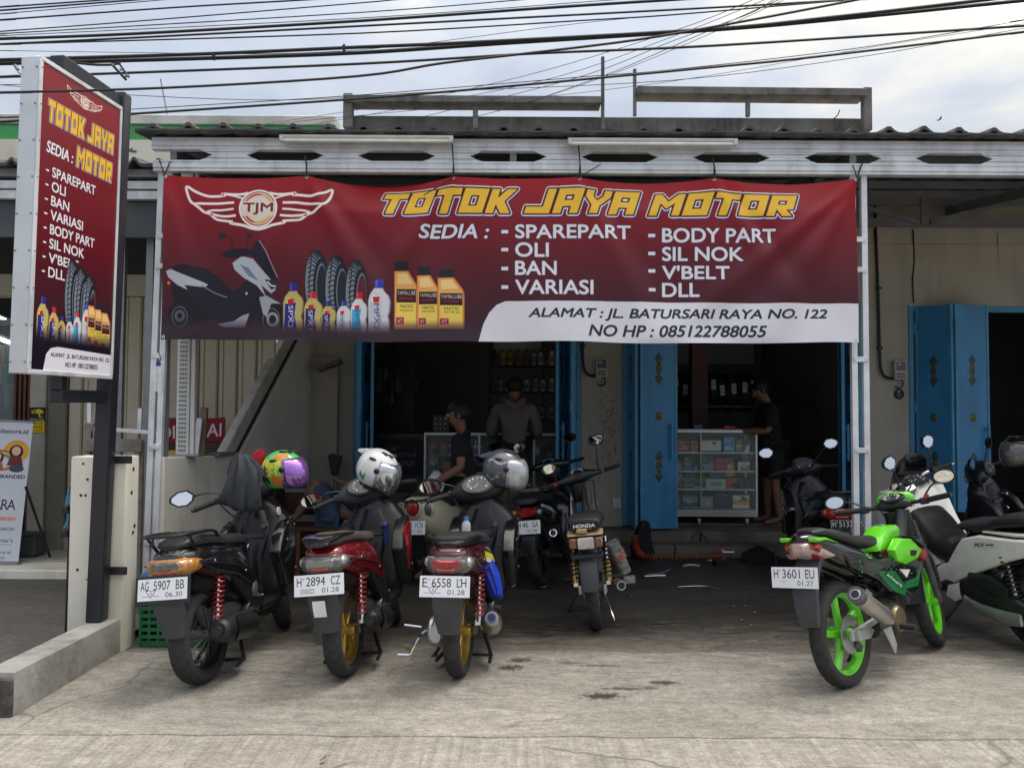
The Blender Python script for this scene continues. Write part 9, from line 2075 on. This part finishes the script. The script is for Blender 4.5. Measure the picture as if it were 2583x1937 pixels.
def person(loc, label, J, face, shirt, shorts, sleeve=.75, leg=.85, hood=None, shoe=False, stripe=False):
 """J: joint name -> position; body is one surface, clothes and hair are children"""
 t = empty('person', loc, label=label, cat='person'); V = {k: Vector(v) for k, v in J.items()}; f = Vector(face).normalized()
 up = (V['head'] - V['neck']).normalized()
 B = [(V['pelvis'], .125), (V['waist'], .115), (V['chest'], (.135)), (V['neck'] - up * .03, .062), (V['neck'] + up * .03, .054), (V['head'] - up * .055 + f * .012, .074), (V['head'] + up * .01, .092), (V['head'] + up * .07 - f * .01, .072)]
 E = [(i, i + 1) for i in range(7)]
 for s in 'LR':
  i = len(B); sh, el, wr = V['sh' + s], V['el' + s], V['wr' + s]; d = (wr - el).normalized()
  B += [(sh, .066), (sh.lerp(el, .5), .050), (el, .041), (el.lerp(wr, .4), .040), (wr, .027), (wr + d * .045, (.034)), (wr + d * .085, .030)]
  E += [(2, i)] + [(i + k, i + k + 1) for k in range(6)]
  side_ = d.cross(f).normalized()
  if side_.length < .1: side_ = Vector((0, 0, 1))
  base = i + 5
  for k in range(4):       # four fingers and a thumb, unequal and bent
   j = len(B); o_ = side_ * (.027 - .018 * k); L = (.062, .072, .068, .052)[k]; B += [(wr + d * .095 + o_, .0095), (wr + d * (.095 + L * .55) + o_ + f * .008, .0085), (wr + d * (.095 + L) + o_ + f * .022, .007)]; E += [(i + 6, j), (j, j + 1), (j + 1, j + 2)]
  j = len(B); B += [(wr + d * .05 + side_ * .042, .011), (wr + d * .085 + side_ * .058 + f * .012, .0095)]; E += [(base, j), (j, j + 1)]
  i = len(B); hp, kn, an, toe = V['hip' + s], V['kn' + s], V['an' + s], V['toe' + s]
  B += [(hp, .092), (hp.lerp(kn, .5), .076), (kn, .054), (kn.lerp(an, .32), .054), (an, .036), (an.lerp(toe, .5) - Vector((0, 0, .012)), .036), (toe, .026)]; E += [(0, i)] + [(i + k, i + k + 1) for k in range(6)]
 skin('body', B, E, M_skin, t)
 g = [(V['pelvis'] + (V['pelvis'] - V['waist']) * .35, .150), (V['waist'], .155), (V['chest'], .176), (V['neck'] - up * .015, .072)]; e = [(0, 1), (1, 2), (2, 3)]
 for s in 'LR':
  i = len(g); a = V['sh' + s]; b = V['el' + s]; c = a.lerp(b, sleeve) if sleeve <= 1 else b
  g += [(a, .100), (c, .074)]; e += [(2, i), (i, i + 1)]
  if sleeve > 1: g += [(b.lerp(V['wr' + s], sleeve - 1), .052)]; e += [(i + 1, i + 2)]
 sh_ = skin('shirt', g, e, shirt, t)
 g = [(V['pelvis'] + Vector((0, 0, .03)), .152)]; e = []
 for s in 'LR':
  i = len(g); a, b = V['hip' + s], V['kn' + s]; g += [(a, .112), (a.lerp(b, .5), .100), (a.lerp(b, leg), .088)]; e += [(0, i), (i, i + 1), (i + 1, i + 2)]
 skin('shorts', g, e, shorts, t)
 m = MB(Matrix.Translation(V['head'] + up * .028 - f * .018) @ f.to_track_quat('X', 'Z').to_matrix().to_4x4()); m.sphere((0, 0, .012), .108, 20, 14, (1.0, .90, .98)); h = m.build('hair', M_hair, t)
 for v in h.data.vertices:       # cut the hair back from the face
  q = (v.co - V['head']).dot(f); z = (v.co - V['head']).dot(up)
  if q > .03 and z < .055: v.co -= f * (q - .03) * 1.0
  if z < -.045: v.co += up * (-.045 - z) * .8
 r = up.cross(f).normalized(); H = V['head']
 m = MB(); m.sphere(H + f * .098 - up * .012, .017, 10, 8, (1, 1, 1)); m.sphere(H + f * .092 + up * .012, .011, 8, 6); m.build('nose', M_skin, t)
 for s in (-1, 1):
  m = MB(); m.sphere(H + r * s * .088 - up * .005 - f * .005, .028, 10, 8, (.5, .5, 1)); m.build('ear', M_skin, t)
  m = MB(); m.sphere(H + f * .083 + r * s * .033 + up * .012, .011, 8, 6); m.build('eye', mat('eye_white', (.4, .38, .36), .3), t)
  m = MB(); m.box(H + f * .086 + r * s * .034 + up * .034, (.034, .012, .008)); m.build('eyebrow', M_hair, t)
 m = MB(); m.tube([H + f * .084 - up * .052 - r * .022, H + f * .092 - up * .050, H + f * .084 - up * .052 + r * .022], .006, 6); m.build('lips', mat('lips', (.16, .05, .04), .5), t)
 if hood: m = MB(); m.tube(smooth_path([V['neck'] + r * .10 + f * .02, V['neck'] + r * .07 - f * .075 - up * .04, V['neck'] - f * .105 - up * .09, V['neck'] - r * .07 - f * .075 - up * .04, V['neck'] - r * .10 + f * .02], 5), .042, 10); m.build('hood', shirt, sh_)
 if stripe:
  for k in range(4): m = MB(); m.lathe([(.155 - .004 * k, -.03 - .045 * k), (.155 - .004 * k, -.045 - .045 * k)], 24, V['pelvis'], 'z', cap=False); m.build('white_stripe', M_decal_w, t)
 return t
M_tee = mat('black_tshirt', (0.010, 0.010, 0.012), 0.95, var=.2); M_hoodie = mat('brown_grey_hoodie', (0.15, 0.125, 0.115), 0.95, var=.15, bump=.2); M_denim = mat('blue_denim', (0.045, 0.075, 0.14), 0.9, var=.2, bump=.2)
# man in black sitting sideways on the cream scooter, looking left
t1 = person((-.44, 7.22, .02), 'man in black t-shirt and shorts sitting sideways on the cream scooter', dict(pelvis=(0, 0, .84), waist=(0, .0, 1.0), chest=(.0, .0, 1.22), neck=(-.02, 0, 1.36), head=(-.055, -.0, 1.475), shL=(-.02, -.18, 1.28), elL=(.0, -.27, 1.03), wrL=(-.22, -.27, .90), shR=(-.01, .18, 1.28), elR=(-.06, .24, 1.03), wrR=(-.26, .16, .88), hipL=(-.06, -.10, .82), knL=(-.27, -.24, .62), anL=(-.26, -.22, .16), toeL=(-.40, -.24, .06), hipR=(-.06, .10, .82), knR=(-.42, .12, .70), anR=(-.42, .14, .24), toeR=(-.56, .14, .16)), (-1, -.12, -.05), M_tee, mat('black_shorts', (.009, .009, .011), .95))
m = MB(); m.box((.115, -.09, 1.22), (.012, .09, .03), Matrix.Rotation(R(35), 3, 'X')); m.build('shirt_print', mat('pale_print', (.25, .25, .32), .8), t1)
person((.03, 8.92, .25), 'man in brown grey hoodie and striped shorts at the left counter, seen from behind', dict(pelvis=(0, 0, .88), waist=(0, 0, 1.02), chest=(0, .01, 1.27), neck=(0, .02, 1.42), head=(0, .06, 1.545), shL=(-.19, .01, 1.34), elL=(-.27, .06, 1.06), wrL=(-.20, .30, .99), shR=(.19, .01, 1.34), elR=(.27, .06, 1.06), wrR=(.20, .30, .99), hipL=(-.10, 0, .86), knL=(-.11, .02, .47), anL=(-.11, -.02, .07), toeL=(-.13, .16, .03), hipR=(.10, 0, .86), knR=(.11, .02, .47), anR=(.11, -.02, .07), toeR=(.13, .16, .03)), (0, 1, -.15), M_hoodie, mat('striped_shorts', (.012, .012, .014), .95), 1.75, hood=True, stripe=True)
person((3.06, 9.34, .25), 'barefoot man in black t-shirt behind the glass showcase looking down at a carton', dict(pelvis=(0, 0, .88), waist=(0, 0, 1.03), chest=(-.02, 0, 1.28), neck=(-.06, 0, 1.43), head=(-.13, 0, 1.54), shL=(-.03, -.18, 1.35), elL=(-.12, -.24, 1.08), wrL=(-.40, -.10, 1.08), shR=(-.03, .18, 1.35), elR=(-.12, .22, 1.08), wrR=(-.40, .08, 1.08), hipL=(0, -.10, .86), knL=(.0, -.11, .47), anL=(.05, -.11, .07), toeL=(-.14, -.13, .03), hipR=(0, .10, .86), knR=(-.03, .11, .47), anR=(-.02, .11, .07), toeR=(-.20, .12, .03)), (-1, -.1, -.45), M_tee, mat('black_shorts', (.009, .009, .011), .95), .9, .95)
bn = empty('wooden_bench', (-1.66, 7.62, 0), label='brown varnished wooden bench with high end panel under the sleeping person', cat='bench')
for y in (-.16, 0, .16): m = MB(); m.box((.06, y, .435), (1.35, .14, .03)); m.build('seat_board', M_brown, bn, bevel=.005)
for x in (-.33, .68):
 for y in (-.19, .19): m = MB(); m.box((x, y, .21), (.06, .05, .42)); m.build('leg', mat('orange_brown_timber', (.17, .06, .02), .6, var=.2), bn, bevel=.004)
m = MB(); m.box((-.60, .0, .42), (.05, .50, .84)); m.build('end_panel', M_brown, bn, bevel=.006); m = MB(); m.box((.0, .27, .62), (1.3, .03, .22)); m.build('back_board', M_brown, bn, bevel=.006)
person((-1.66, 7.60, .45), 'person in blue denim shorts lying on the wooden bench with knees drawn up', dict(pelvis=(.0, .0, .13), waist=(.15, 0, .13), chest=(.38, .0, .14), neck=(.55, .0, .15), head=(.66, .0, .16), shL=(.42, -.16, .15), elL=(.26, -.17, .36), wrL=(.12, -.10, .40), shR=(.42, .16, .14), elR=(.2, .22, .10), wrR=(.0, .2, .18), hipL=(-.05, -.09, .15), knL=(-.16, -.13, .42), anL=(-.36, -.16, .08), toeL=(-.46, -.22, .10), hipR=(-.05, .09, .14), knR=(-.22, .10, .40), anR=(-.40, .10, .07), toeR=(-.55, .12, .06)), (0, -.25, 1), M_tee, M_denim, .9, 1.0)
